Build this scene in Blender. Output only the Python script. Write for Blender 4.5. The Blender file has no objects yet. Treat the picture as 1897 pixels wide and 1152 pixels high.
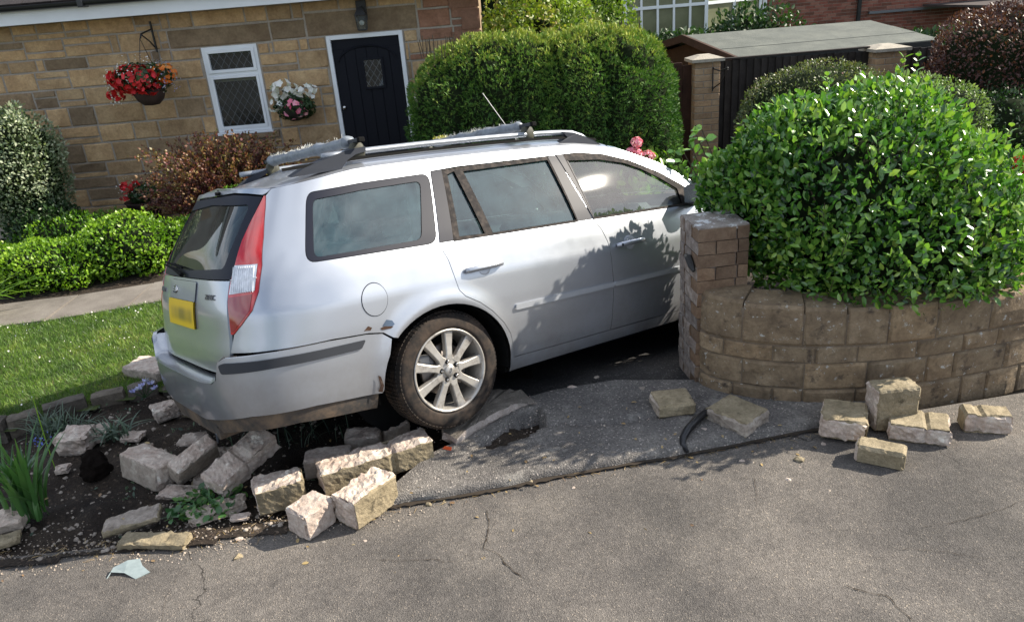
import bpy, bmesh, math, random
import numpy as np
from mathutils import Vector, Matrix, noise
from mathutils.geometry import delaunay_2d_cdt

random.seed(7); RNG = np.random.RandomState(7)
S = bpy.context.scene; COL = S.collection
# ------------------------------------------------------------------ camera, light, exposure
CH = 2.25; FPX = 1400.0
WC = np.array([[0.99664903, -0.08179681, 0.0], [-0.0312989, -0.38135981, 0.92389668], [-0.0755718, -0.92080073, -0.38264203]])
cd = bpy.data.cameras.new('camera'); cam = bpy.data.objects.new('camera', cd); COL.objects.link(cam)
cd.sensor_width = 36; cd.lens = 36*FPX/1897; cd.clip_start = .05; cd.clip_end = 3000
r_, u_, f_ = WC[:, 0], -WC[:, 1], -WC[:, 2]
cam.matrix_world = Matrix(((r_[0], u_[0], f_[0], 0), (r_[1], u_[1], f_[1], 0), (r_[2], u_[2], f_[2], CH), (0, 0, 0, 1)))
S.camera = cam
SUN = Vector((.97, .235, 0)).normalized(); ELEV = math.radians(34)
sd = Vector((SUN.x*math.cos(ELEV), SUN.y*math.cos(ELEV), math.sin(ELEV)))
w = bpy.data.worlds.new('World'); S.world = w; w.use_nodes = True
nt = w.node_tree; bg = nt.nodes['Background']; sky = nt.nodes.new('ShaderNodeTexSky')
sky.sky_type = 'NISHITA'; sky.sun_disc = False; sky.sun_elevation = ELEV
sky.sun_rotation = math.atan2(sd.x, sd.y); sky.air_density = 1.0; sky.dust_density = .6; sky.ozone_density = 1.0
# thin broken cloud over the whole sky
tc = nt.nodes.new('ShaderNodeTexCoord'); mpn = nt.nodes.new('ShaderNodeMapping'); mpn.inputs['Scale'].default_value = (1.2, 1.2, 3.6); nt.links.new(tc.outputs['Generated'], mpn.inputs[0])
cn = nt.nodes.new('ShaderNodeTexNoise'); cn.inputs['Scale'].default_value = 1.6; cn.inputs['Detail'].default_value = 7; cn.inputs['Roughness'].default_value = .6; nt.links.new(mpn.outputs[0], cn.inputs['Vector'])
cr = nt.nodes.new('ShaderNodeValToRGB'); cr.color_ramp.elements[0].position = .44; cr.color_ramp.elements[1].position = .60; nt.links.new(cn.outputs[0], cr.inputs[0])
cx_ = nt.nodes.new('ShaderNodeMix'); cx_.data_type = 'RGBA'; nt.links.new(cr.outputs[0], cx_.inputs[0]); nt.links.new(sky.outputs[0], cx_.inputs[6]); cx_.inputs[7].default_value = (9.3, 9.9, 11., 1)
nt.links.new(cx_.outputs[2], bg.inputs[0]); bg.inputs[1].default_value = .075
sl = bpy.data.lights.new('sun', 'SUN'); so = bpy.data.objects.new('sun', sl); COL.objects.link(so)
sl.energy = 5.0; sl.angle = math.radians(.5); sl.color = (1, .915, .78)
so.rotation_euler = sd.to_track_quat('Z', 'Y').to_euler(); so.location = (6, 2, 8)
S.view_settings.view_transform = 'Standard'; S.view_settings.look = 'None'
S.view_settings.exposure = 1.1; S.view_settings.gamma = 1
S.render.engine = 'CYCLES'; S.cycles.max_bounces = 8; S.cycles.transparent_max_bounces = 12

def ray(u, v):
    return WC @ np.array([(u-948.5)/FPX, (v-576)/FPX, 1.])
def G(u, v, z=0.):                    # point of the horizontal plane z seen at a photo position
    d = ray(u, v); t = (z-CH)/d[2]; return Vector((d[0]*t, d[1]*t, z))
def Yp(u, v, y):                      # point of the upright plane y
    d = ray(u, v); t = y/d[1]; return Vector((d[0]*t, y, CH+d[2]*t))

# ------------------------------------------------------------------ objects
ORG = {}
def tag(o, label=None, cat=None, group=None, kind=None):
    if label: o['label'] = label
    if cat: o['category'] = cat
    if group: o['group'] = group
    if kind: o['kind'] = kind
    return o
def thing(name, loc, label, cat, group=None, rot=0):
    o = bpy.data.objects.new(name, None); COL.objects.link(o); o.location = loc; o.rotation_euler = (0, 0, rot)
    o.empty_display_size = .1
    ORG[o.name] = Vector(loc); return tag(o, label, cat, group)
def link(name, me, parent=None):
    o = bpy.data.objects.new(name, me); COL.objects.link(o)
    if parent: o.parent = parent; ORG[o.name] = ORG.get(parent.name, Vector())
    return o
def mk(name, V, F, mat, parent=None, smooth=False, fm=None, vn=None):
    """V world coordinates (or the thing's own when its origin is registered as zero)"""
    V = np.asarray(V, float).reshape(-1, 3)
    off = np.array(ORG.get(parent.name, Vector())) if parent else np.zeros(3)
    me = bpy.data.meshes.new(name); me.from_pydata((V-off).tolist(), [], [list(map(int, f)) for f in F])
    for m in (mat if isinstance(mat, (list, tuple)) else [mat]): me.materials.append(m)
    if fm is not None: me.polygons.foreach_set('material_index', list(fm))
    if smooth: me.polygons.foreach_set('use_smooth', [True]*len(me.polygons))
    me.update()
    if vn is not None:
        vn = np.asarray(vn, float); bad = np.linalg.norm(vn, axis=1) < .5
        if bad.any():
            g = np.zeros(len(V)*3, np.float32); me.vertices.foreach_get('normal', g) if False else None
            for i in np.nonzero(bad)[0]: vn[i] = me.vertices[int(i)].normal[:]
        me.normals_split_custom_set_from_vertices(vn.tolist())
    return link(name, me, parent)
def mkbm(name, bm, mat, parent=None, smooth=False):
    off = ORG.get(parent.name, Vector()) if parent else Vector()
    bmesh.ops.translate(bm, verts=bm.verts, vec=-off)
    me = bpy.data.meshes.new(name); bm.to_mesh(me); bm.free()
    for m in (mat if isinstance(mat, (list, tuple)) else [mat]): me.materials.append(m)
    if smooth: me.polygons.foreach_set('use_smooth', [True]*len(me.polygons))
    return link(name, me, parent)
def box(lo, hi, bevel=0, bm=None, mtx=None, cuts=0):
    bm2 = bmesh.new(); r = bmesh.ops.create_cube(bm2, size=1)
    lo = Vector(lo); hi = Vector(hi)
    for v in bm2.verts: v.co = Vector([(lo[i]+hi[i])/2+v.co[i]*(hi[i]-lo[i]) for i in range(3)])
    if bevel: bmesh.ops.bevel(bm2, geom=bm2.edges[:], offset=bevel, segments=1, affect='EDGES')
    if mtx: bmesh.ops.transform(bm2, matrix=mtx, verts=bm2.verts)
    if bm is None: return bm2
    me = bpy.data.meshes.new('t'); bm2.to_mesh(me); bm2.free(); bm.from_mesh(me); bpy.data.meshes.remove(me); return bm
def tube(pts, rad, n=8, bm=None, cap=True):
    bm = bm or bmesh.new(); pts = [Vector(p) for p in pts]; rings = []
    rad = rad if hasattr(rad, '__len__') else [rad]*len(pts)
    for i, p in enumerate(pts):
        d = (pts[min(i+1, len(pts)-1)]-pts[max(i-1, 0)]).normalized()
        a = d.orthogonal().normalized() if i == 0 else (prev-d*prev.dot(d)).normalized()
        prev = a; b = d.cross(a)
        rings.append([bm.verts.new(p+(a*math.cos(t)+b*math.sin(t))*rad[i]) for t in [2*math.pi*k/n for k in range(n)]])
    for r0, r1 in zip(rings, rings[1:]):
        for k in range(n): bm.faces.new((r0[k], r0[(k+1) % n], r1[(k+1) % n], r1[k]))
    if cap: bm.faces.new(rings[0][::-1]); bm.faces.new(rings[-1])
    return bm
def lathe(prof, n=48, axis='Y', close=False):
    """prof (r, t): radius and position along the axis"""
    V = []; F = []
    for r, t in prof:
        for k in range(n):
            a = 2*math.pi*k/n
            V.append((r*math.cos(a), t, r*math.sin(a)) if axis == 'Y' else (r*math.cos(a), r*math.sin(a), t))
    m = len(prof)
    for i in range(m-1):
        for k in range(n):
            a, b = i*n+k, i*n+(k+1) % n
            F.append((a, b, b+n, a+n))
    return np.array(V), F
def nz(v, s=1., o=0.): return noise.noise(Vector(v)*s+Vector((o, o*1.7, -o)))
def smoothstep(a, b, x):
    t = max(0., min(1., (x-a)/(b-a))); return t*t*(3-2*t)

# ------------------------------------------------------------------ materials
def new_mat(name):
    m = bpy.data.materials.new(name); m.use_nodes = True
    return m, m.node_tree, m.node_tree.nodes['Principled BSDF']
def nd(nt, t, **kw):
    n = nt.nodes.new(t)
    for k, v in kw.items():
        if k in n.inputs.keys(): n.inputs[k].default_value = v
        else: setattr(n, k, v)
    return n
def ramp(nt, src, stops, interp='LINEAR'):
    r = nt.nodes.new('ShaderNodeValToRGB'); r.color_ramp.interpolation = interp
    e = r.color_ramp.elements
    while len(e) < len(stops): e.new(.5)
    for i, (p, c) in enumerate(stops): e[i].position = p; e[i].color = (*c, 1) if len(c) == 3 else c
    nt.links.new(src, r.inputs[0]); return r.outputs[0]
def mixc(nt, fac, a, b, mode='MIX'):
    m = nt.nodes.new('ShaderNodeMix'); m.data_type = 'RGBA'; m.blend_type = mode
    if isinstance(fac, (int, float)): m.inputs[0].default_value = fac
    else: nt.links.new(fac, m.inputs[0])
    for i, x in ((6, a), (7, b)):
        if isinstance(x, tuple): m.inputs[i].default_value = (*x, 1)
        else: nt.links.new(x, m.inputs[i])
    return m.outputs[2]
def coords(nt, kind='Object'):
    return nt.nodes.new('ShaderNodeTexCoord').outputs[kind]
def g3(v): return (v, v, v)
def rough_mat(name, cols, scale=6, detail=6, rough=.85, bump=.4, bscale=60, bdist=.004, objrand=.0, lichen=None, speck=None, dark=None, spec=.3, world=False):
    """mineral surface: ramp of colours on noise, per-object value change, optional lichen and specks"""
    m, nt, b = new_mat(name); L = nt.links.new
    co = coords(nt, 'Object')
    if world: co = nd(nt, 'ShaderNodeNewGeometry').outputs['Position']
    n1 = nd(nt, 'ShaderNodeTexNoise', Scale=scale, Detail=detail, Roughness=.65); L(co, n1.inputs['Vector'])
    oi = nt.nodes.new('ShaderNodeObjectInfo')
    add = nd(nt, 'ShaderNodeVectorMath', operation='ADD'); L(co, add.inputs[0])
    if not world: L(oi.outputs['Random'], add.inputs[1])
    L(add.outputs[0], n1.inputs['Vector'])
    k = len(cols); c = ramp(nt, n1.outputs[0], [(.3+.4*i/max(1, k-1), cols[i]) for i in range(k)])
    if objrand:
        c2 = ramp(nt, oi.outputs['Random'], [(0, g3(1-objrand)), (.5, (1, 1, 1)), (1, (1+objrand, 1+objrand*.8, 1+objrand*.5))])
        c = mixc(nt, 1., c, c2, 'MULTIPLY')
    n2 = nd(nt, 'ShaderNodeTexNoise', Scale=bscale, Detail=5, Roughness=.7); L(add.outputs[0], n2.inputs['Vector'])
    c = mixc(nt, .55, c, ramp(nt, n2.outputs[0], [(.25, g3(.45)), (.55, g3(1.)), (.8, g3(1.35))]), 'MULTIPLY')
    if speck:
        vo = nd(nt, 'ShaderNodeTexVoronoi', Scale=speck[0]); L(add.outputs[0], vo.inputs['Vector'])
        f = ramp(nt, vo.outputs['Distance'], [(speck[1], (1, 1, 1)), (speck[1]+.08, (0, 0, 0))])
        c = mixc(nt, f, c, speck[2])
    if dark:
        n3 = nd(nt, 'ShaderNodeTexNoise', Scale=dark[0], Detail=5, Roughness=.7); L(add.outputs[0], n3.inputs['Vector'])
        c = mixc(nt, ramp(nt, n3.outputs[0], [(dark[1], (0, 0, 0)), (dark[1]+.12, (1, 1, 1))]), c, dark[2])
    if lichen:
        n3 = nd(nt, 'ShaderNodeTexNoise', Scale=lichen[0], Detail=7, Roughness=.75); L(add.outputs[0], n3.inputs['Vector'])
        c = mixc(nt, ramp(nt, n3.outputs[0], [(lichen[1], (0, 0, 0)), (lichen[1]+.04, (1, 1, 1))]), c, lichen[2])
    L(c, b.inputs['Base Color']); b.inputs['Roughness'].default_value = rough
    b.inputs['Specular IOR Level'].default_value = spec
    bu = nd(nt, 'ShaderNodeBump', Strength=bump, Distance=bdist); L(n2.outputs[0], bu.inputs['Height']); L(bu.outputs[0], b.inputs['Normal'])
    return m
def plain(name, col, rough=.5, metal=0., spec=.5, coat=0., var=.0, bump=0., scale=30):
    m, nt, b = new_mat(name); L = nt.links.new
    b.inputs['Roughness'].default_value = rough; b.inputs['Metallic'].default_value = metal
    b.inputs['Specular IOR Level'].default_value = spec; b.inputs['Coat Weight'].default_value = coat
    n = nd(nt, 'ShaderNodeTexNoise', Scale=scale, Detail=5, Roughness=.6); L(coords(nt), n.inputs['Vector'])
    v = max(var, .04)
    c = ramp(nt, n.outputs[0], [(.3, tuple(x*(1-v) for x in col)), (.7, tuple(min(1, x*(1+v)) for x in col))])
    L(c, b.inputs['Base Color'])
    if bump:
        bu = nd(nt, 'ShaderNodeBump', Strength=bump, Distance=.002); L(n.outputs[0], bu.inputs['Height']); L(bu.outputs[0], b.inputs['Normal'])
    return m
def leaf_mat(name, cols, rough=.45, trans=.25, spec=.5):
    m, nt, b = new_mat(name); L = nt.links.new
    a = nd(nt, 'ShaderNodeAttribute', attribute_name='tint')
    k = len(cols); c = ramp(nt, a.outputs['Fac'], [(i/max(1, k-1), cols[i]) for i in range(k)])
    L(c, b.inputs['Base Color']); b.inputs['Roughness'].default_value = rough; b.inputs['Specular IOR Level'].default_value = spec
    if trans:
        t = nt.nodes.new('ShaderNodeBsdfTranslucent'); c2 = mixc(nt, 1., c, (1.3, 1.5, .6), 'MULTIPLY'); L(c2, t.inputs[0])
        mx = nd(nt, 'ShaderNodeMixShader'); mx.inputs[0].default_value = trans
        L(b.outputs[0], mx.inputs[1]); L(t.outputs[0], mx.inputs[2]); L(mx.outputs[0], nt.nodes['Material Output'].inputs[0])
    return m

def ground_mat(name, cols, agg, aggscale, cracks=False, bump=.6, worn=None, rough=.9):
    m, nt, b = new_mat(name); L = nt.links.new
    co = nd(nt, 'ShaderNodeNewGeometry').outputs['Position']
    n1 = nd(nt, 'ShaderNodeTexNoise', Scale=1.3, Detail=8, Roughness=.62); L(co, n1.inputs['Vector'])
    c = ramp(nt, n1.outputs[0], [(.38, cols[0]), (.5, cols[1]), (.62, cols[2])])
    vo = nd(nt, 'ShaderNodeTexVoronoi', Scale=aggscale, Randomness=1.); L(co, vo.inputs['Vector'])
    sx = nd(nt, 'ShaderNodeSeparateColor'); L(vo.outputs['Color'], sx.inputs[0])
    c = mixc(nt, 1., c, ramp(nt, sx.outputs[0], [(0, g3(.66)), (.35, g3(.86)), (.7, g3(1.05)), (.94, g3(1.15)), (.99, agg), (1, agg)]), 'MULTIPLY')
    n4 = nd(nt, 'ShaderNodeTexNoise', Scale=28, Detail=4, Roughness=.7); L(co, n4.inputs['Vector'])
    c = mixc(nt, .5, c, ramp(nt, n4.outputs[0], [(.3, g3(.6)), (.7, g3(1.3))]), 'MULTIPLY')
    if worn:
        n3 = nd(nt, 'ShaderNodeTexNoise', Scale=5, Detail=7, Roughness=.75); L(co, n3.inputs['Vector'])
        c = mixc(nt, ramp(nt, n3.outputs[0], [(worn[0], (0, 0, 0)), (worn[0]+.07, (1, 1, 1))]), c, worn[1])
    h = vo.outputs['Distance']
    if cracks:
        ds = nd(nt, 'ShaderNodeTexNoise', Scale=2.2, Detail=5, Roughness=.6); L(co, ds.inputs['Vector'])
        mv = nd(nt, 'ShaderNodeMix', data_type='VECTOR'); mv.inputs[0].default_value = .35
        L(co, mv.inputs[4]); L(ds.outputs['Color'], mv.inputs[5])
        vc = nd(nt, 'ShaderNodeTexVoronoi', Scale=1.15, feature='DISTANCE_TO_EDGE'); L(mv.outputs[1], vc.inputs['Vector'])
        n5 = nd(nt, 'ShaderNodeTexNoise', Scale=.9, Detail=2); L(co, n5.inputs['Vector'])
        msk = ramp(nt, n5.outputs[0], [(.50, (0, 0, 0)), (.58, (1, 1, 1))])
        ln = ramp(nt, vc.outputs['Distance'], [(0, (1, 1, 1)), (.004, (0, 0, 0))])
        f = mixc(nt, 1., ln, msk, 'MULTIPLY')
        c = mixc(nt, f, c, (.02, .018, .016))
    L(c, b.inputs['Base Color']); b.inputs['Roughness'].default_value = rough; b.inputs['Specular IOR Level'].default_value = .25
    bu = nd(nt, 'ShaderNodeBump', Strength=bump, Distance=.004); L(h, bu.inputs['Height'])
    L(bu.outputs[0], b.inputs['Normal']); return m

# ------------------------------------------------------------------ foliage
LEAF = (np.array([(0, 0, 0), (.3, .24, .06), (.68, .22, .05), (1, 0, -.06), (.68, -.22, .05), (.3, -.24, .06), (.5, 0, -.02)]), [(0, 6, 2, 1), (6, 3, 2), (0, 5, 4, 6), (6, 4, 3)])
SMALL = (np.array([(0, 0, 0), (.45, .26, .05), (1, 0, 0), (.45, -.26, .05)]), [(0, 2, 1), (0, 3, 2)])
BLADE = (np.array([(0, -.03, 0), (0, .03, 0), (.55, .022, .03), (.55, -.022, .03), (1, 0, -.06)]), [(0, 3, 2, 1), (3, 4, 2)])
PETAL = (np.array([(0, 0, 0)]+[(math.cos(a)*(.5 if k % 2 else .36), math.sin(a)*(.5 if k % 2 else .36), .16) for k, a in enumerate(np.linspace(0, 2*math.pi, 11)[:-1])]), [(0, 1+k, 1+(k+1) % 10) for k in range(10)])
SPRIG = (np.array([(0, 0, 0), (.5, .14, .1), (1, 0, 0), (.5, -.14, .1), (.1, 0, 0), (.7, .5, .0), (.45, .35, .08), (.7, -.5, 0), (.45, -.35, .08), (.2, .05, 0), (.2, -.05, 0)]), [(0, 1, 2, 3), (4, 6, 5), (4, 9, 5), (4, 7, 8), (4, 10, 7)])
def unit(a): return a/np.maximum(np.linalg.norm(a, axis=-1, keepdims=True), 1e-9)
def scatter(name, P, D, N, size, T, mat, parent=None, tint=None, wid=1., kind=None):
    """one mesh of many leaves: D direction along the leaf, N its face normal"""
    P = np.asarray(P, float); n = len(P); D = unit(np.asarray(D, float)); N = np.asarray(N, float)
    N = unit(N-D*np.sum(N*D, 1, keepdims=True)); B = np.cross(N, D)
    size = np.broadcast_to(np.asarray(size, float), (n,))
    tv, tf = T; k = len(tv)
    V = P[:, None, :]+size[:, None, None]*(tv[None, :, 0:1]*D[:, None, :]+wid*tv[None, :, 1:2]*B[:, None, :]+tv[None, :, 2:3]*N[:, None, :])
    V = V.reshape(-1, 3)
    off = np.array(ORG.get(parent.name, Vector())) if parent else np.zeros(3)
    V -= off
    me = bpy.data.meshes.new(name); me.vertices.add(len(V)); me.vertices.foreach_set('co', V.astype(np.float32).ravel())
    loops = []; starts = []; tot = []; s = 0
    for f in tf: starts.append(s); tot.append(len(f)); loops += list(f); s += len(f)
    lo = (np.array(loops)[None]+np.arange(n)[:, None]*k).ravel()
    st = (np.array(starts)[None]+np.arange(n)[:, None]*s).ravel()
    me.loops.add(len(lo)); me.loops.foreach_set('vertex_index', lo.astype(np.int32))
    me.polygons.add(len(st)); me.polygons.foreach_set('loop_start', st.astype(np.int32))
    me.polygons.foreach_set('loop_total', np.tile(tot, n).astype(np.int32))
    if tint is None: tint = RNG.rand(n)
    at = me.attributes.new('tint', 'FLOAT', 'POINT'); at.data.foreach_set('value', np.repeat(np.clip(tint, 0, 1), k).astype(np.float32))
    me.materials.append(mat); me.update(calc_edges=True); me.validate()
    o = link(name, me, parent)
    if kind: o['kind'] = kind
    return o
def rdir(n, up=0.): 
    d = RNG.randn(n, 3); d[:, 2] += up; return unit(d)
def lump(P, s, o=0): return np.array([noise.noise(Vector(p)*s+Vector((o, o, o))) for p in P])
# ------------------------------------------------------------------ material library
ASPH = ground_mat('asphalt_road', [(.078, .072, .067), (.110, .100, .091), (.150, .135, .120)], (1.9, 1.8, 1.65), 215, cracks=True, bump=.7)
PAVE = ground_mat('old_pavement', [(.095, .088, .083), (.135, .125, .116), (.19, .175, .158)], (2.6, 2.5, 2.4), 140, bump=.8, worn=(.565, (.19, .178, .162)))
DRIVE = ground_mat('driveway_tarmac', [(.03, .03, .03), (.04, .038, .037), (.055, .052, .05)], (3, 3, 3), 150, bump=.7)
SOIL = ground_mat('soil', [(.018, .013, .010), (.03, .022, .016), (.05, .038, .028)], (3, 3, 3), 90, bump=1., worn=(.66, (.14, .12, .10)))
TURF = rough_mat('turf', [(.03, .045, .012), (.05, .07, .018), (.08, .085, .03)], scale=3, bscale=80, bump=1., world=True)
FLAG = rough_mat('path_slab', [(.13, .115, .10), (.18, .16, .14), (.22, .20, .175)], scale=4, bscale=90, bump=.4, objrand=.12)
SAND = rough_mat('sandstone', [(.30, .195, .105), (.42, .285, .155), (.52, .37, .21)], scale=5, bscale=35, bump=.7, bdist=.010, objrand=.22)
SANDD = rough_mat('sandstone_dark', [(.19, .13, .078), (.25, .18, .11), (.31, .225, .14)], scale=5, bscale=35, bump=.7, bdist=.008, objrand=.2)
SANDR = rough_mat('sandstone_red', [(.20, .10, .065), (.25, .13, .085), (.30, .16, .11)], scale=5, bscale=35, bump=.7, bdist=.008, objrand=.2)
MORT = rough_mat('mortar', [(.30, .265, .22), (.40, .355, .30)], scale=8, bscale=90, bump=.5)
WALLS = rough_mat('walling_block', [(.125, .09, .058), (.215, .158, .10), (.30, .23, .15)], scale=7, bscale=55, bump=.9, bdist=.007, objrand=.2, lichen=(24, .605, (.42, .42, .39)), dark=(9, .57, (.06, .045, .034)))
EDGM = rough_mat('edging_dark', [(.05, .042, .034), (.09, .077, .062), (.14, .12, .10)], scale=10, bscale=60, bump=1., bdist=.006, objrand=.2, lichen=(22, .64, (.35, .35, .33)))
WALLC = rough_mat('wall_core', [(.13, .10, .073), (.19, .15, .11)], scale=8, bscale=70, bump=.8)
BLKW = rough_mat('block_weathered', [(.17, .14, .09), (.26, .215, .14), (.36, .30, .205)], scale=12, bscale=80, bump=1., bdist=.006, objrand=.12, dark=(14, .60, (.06, .05, .032)))
BLKB = rough_mat('block_broken', [(.37, .285, .235), (.48, .395, .335), (.62, .55, .475)], scale=14, bscale=60, bump=1., bdist=.008, objrand=.10, lichen=(10, .60, (.68, .63, .55)))
BLKG = rough_mat('block_grey', [(.22, .185, .15), (.33, .28, .235), (.45, .40, .34)], scale=12, bscale=60, bump=1., bdist=.006, objrand=.15)
BRKO = rough_mat('brick_orange', [(.13, .085, .055), (.18, .12, .08), (.24, .17, .115)], scale=9, bscale=80, bump=.6, objrand=.25, dark=(12, .63, (.10, .06, .04)))
BRKL = rough_mat('brick_lichen', [(.17, .135, .115), (.25, .21, .185), (.36, .33, .31)], scale=20, bscale=60, bump=1., bdist=.006, objrand=.2, dark=(18, .57, (.10, .085, .075)))
BUFF = rough_mat('brick_buff', [(.30, .19, .11), (.40, .27, .16), (.46, .33, .21)], scale=8, bscale=80, bump=.5, objrand=.18)
CAPS = rough_mat('cap_stone', [(.30, .27, .22), (.42, .38, .31)], scale=14, bscale=90, bump=.7, speck=(90, .15, (.2, .18, .15)))
REDB = rough_mat('red_brick', [(.16, .05, .035), (.22, .075, .05), (.26, .10, .07)], scale=6, bscale=50, bump=.4)
WHITE = plain('white_upvc', (.74, .77, .80), .35, spec=.5, scale=4)
BLACKP = plain('black_gutter', (.012, .014, .018), .3)
DOORB = plain('black_door_paint', (.008, .009, .014), .6, spec=.15, bump=.1, scale=60)
CHROME = plain('chrome', (.6, .6, .6), .2, metal=1.)
IRON = plain('black_iron', (.012, .012, .012), .5)
FENCE = rough_mat('dark_fence_timber', [(.018, .014, .012), (.032, .026, .022), (.05, .042, .036)], scale=6, bscale=50, bump=.5, objrand=.25)
GATEM = rough_mat('brown_gate_timber', [(.03, .012, .007), (.045, .019, .011), (.06, .026, .016)], scale=6, bscale=50, bump=.4, objrand=.15)
FELT = rough_mat('roofing_felt', [(.075, .083, .072), (.105, .113, .098), (.14, .148, .125)], scale=3, bscale=150, bump=.5, speck=(160, .1, (.3, .3, .26)))
FELTE = rough_mat('felt_edge', [(.02, .022, .02), (.035, .036, .034)], scale=6, bscale=50)
SHEDW = rough_mat('shed_timber', [(.045, .024, .016), (.075, .040, .026)], scale=6, bscale=40, bump=.4)
ROOFT = rough_mat('roof_tile', [(.035, .03, .032), (.06, .05, .05)], scale=5, bscale=40, bump=.5, objrand=.3)
TERRA = rough_mat('dark_pot', [(.03, .02, .017), (.06, .035, .028)], scale=8, bscale=60)
PLASTICG = plain('green_black_plastic', (.015, .02, .014), .5)
BARK = rough_mat('bark', [(.06, .045, .03), (.11, .085, .06)], scale=20, bscale=90, bump=.8)
def glass_mat(name, tint, film=(.5, .6, .6), filmw=.06, rough=.02, ior=1.5):
    m, nt, b = new_mat(name); L = nt.links.new; nt.nodes.remove(b)
    t = nt.nodes.new('ShaderNodeBsdfTransparent'); t.inputs[0].default_value = (*tint, 1)
    g = nd(nt, 'ShaderNodeBsdfGlossy', Roughness=rough); d = nt.nodes.new('ShaderNodeBsdfDiffuse'); d.inputs[0].default_value = (*film, 1)
    n = nd(nt, 'ShaderNodeTexNoise', Scale=4, Detail=6, Roughness=.7); L(coords(nt), n.inputs['Vector'])
    fm = ramp(nt, n.outputs[0], [(.3, g3(filmw*.4)), (.7, g3(filmw*1.6))])
    m1 = nd(nt, 'ShaderNodeMixShader'); L(fm, m1.inputs[0]); L(t.outputs[0], m1.inputs[1]); L(d.outputs[0], m1.inputs[2])
    fr = nd(nt, 'ShaderNodeFresnel', IOR=ior); m2 = nd(nt, 'ShaderNodeMixShader'); L(fr.outputs[0], m2.inputs[0])
    L(m1.outputs[0], m2.inputs[1]); L(g.outputs[0], m2.inputs[2]); L(m2.outputs[0], nt.nodes['Material Output'].inputs[0]); return m
GLASSH = glass_mat('house_glass', (.75, .8, .78), filmw=.02)
ROOMD = plain('dark_room', (.02, .018, .016), .9)
LEAD = plain('lead_strip', (.13, .14, .15), .5, metal=.4)

# ------------------------------------------------------------------ terrain
def kerb_y(x):
    xs = [-30, -2.48, -1.6, -.99, -.61, -.26, .24, .83, 1.55, 2.2, 2.9, 4.5, 30]
    ys = [2.7, 2.87, 2.90, 2.98, 3.07, 3.11, 3.21, 3.29, 3.43, 3.50, 3.60, 4.1, 12]
    return float(np.interp(x, xs, ys))
CARM = Matrix(((.79665321, -.60392781, -.02479651, -.86360277), (.59334565, .77355398, .22260994, 4.18691411), (-.11525889, -.19205583, .97459219, -.0213), (0, 0, 0, 1)))
CINV = CARM.inverted()
def sink(x, y, z):
    """ground pressed down where the car sits on it"""
    p = CINV @ Vector((x, y, z))
    if -1.35 < p.x < 4.0 and abs(p.y) < 1.15:
        # height of the wheels' plane there
        zz = (CARM @ Vector((p.x, p.y, -.0))).z
        k = smoothstep(1.15, .95, abs(p.y))*smoothstep(-1.35, -1.15, p.x)*smoothstep(4., 3.7, p.x)
        if zz < z: z = z+(zz-z)*k
    return z
def grid(name, x0, x1, y0, y1, st, fz, mat, keep=None, parent=None, kind='structure', smooth=True):
    nx = int(round((x1-x0)/st)); ny = int(round((y1-y0)/st)); V = []; F = []
    for j in range(ny+1):
        for i in range(nx+1):
            x = x0+(x1-x0)*i/nx; y = y0+(y1-y0)*j/ny; V.append((x, y, fz(x, y)))
    for j in range(ny):
        for i in range(nx):
            cx = x0+(x1-x0)*(i+.5)/nx; cy = y0+(y1-y0)*(j+.5)/ny
            if keep is None or keep(cx, cy):
                a = j*(nx+1)+i; F.append((a, a+1, a+nx+2, a+nx+1))
    o = mk(name, V, F, mat, parent, smooth)
    if kind: o['kind'] = kind
    return o
# road: one sheet, laid against the kerb line
def road():
    xs = np.concatenate([np.linspace(-30, -3, 10), np.linspace(-2.9, 5, 80), np.linspace(5.3, 30, 10)]); V = []; F = []
    rows = 14
    for i, x in enumerate(xs):
        ky = kerb_y(x)
        for j in range(rows):
            t = j/(rows-1); y = ky+.05-(ky+26)*t**2.2
            V.append((x, y, .0+.012*nz((x, y, 0), .8)*min(1, t*8)+.03*max(0, ky-y)*.6))
    for i in range(len(xs)-1):
        for j in range(rows-1):
            a = i*rows+j; F.append((a, a+1, a+rows+1, a+rows))
    o = mk('road', V, F, ASPH, None, True); o['kind'] = 'structure'; return o
RD = road()
def crack(pts, wd=.006):
    P = resamp_px(pts); V = []; F = []
    for i, p in enumerate(P):
        t = (P[min(i+1, len(P)-1)]-P[max(i-1, 0)]).normalized(); n = Vector((-t.y, t.x, 0)); ww = wd*.5*(.3+abs(nz((p.x, p.y, 0), 30))*1.7)*(1 if 0 < i < len(P)-1 else .1); j = n*.012*nz((p.x, p.y, 4), 22)
        zz = .012*nz((p.x, p.y, 0), .8)*min(1, 1)+.03*max(0, kerb_y(p.x)-p.y)*.6
        V += [p+j+n*ww*.5+Vector((0, 0, zz+.004)), p+j-n*ww*.5+Vector((0, 0, zz+.004))]
        if i: F.append((2*i-2, 2*i-1, 2*i+1, 2*i))
    mk('crack', V, F, CRK, RD)
def resamp_px(pts):
    out = []
    for a, b in zip(pts, pts[1:]):
        for k in range(9): out.append(G(a[0]+(b[0]-a[0])*k/9, a[1]+(b[1]-a[1])*k/9, 0))
    return out+[G(*pts[-1], 0)]
CRK = plain('crack_dirt', (.042, .034, .027), .95, spec=.1)
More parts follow.
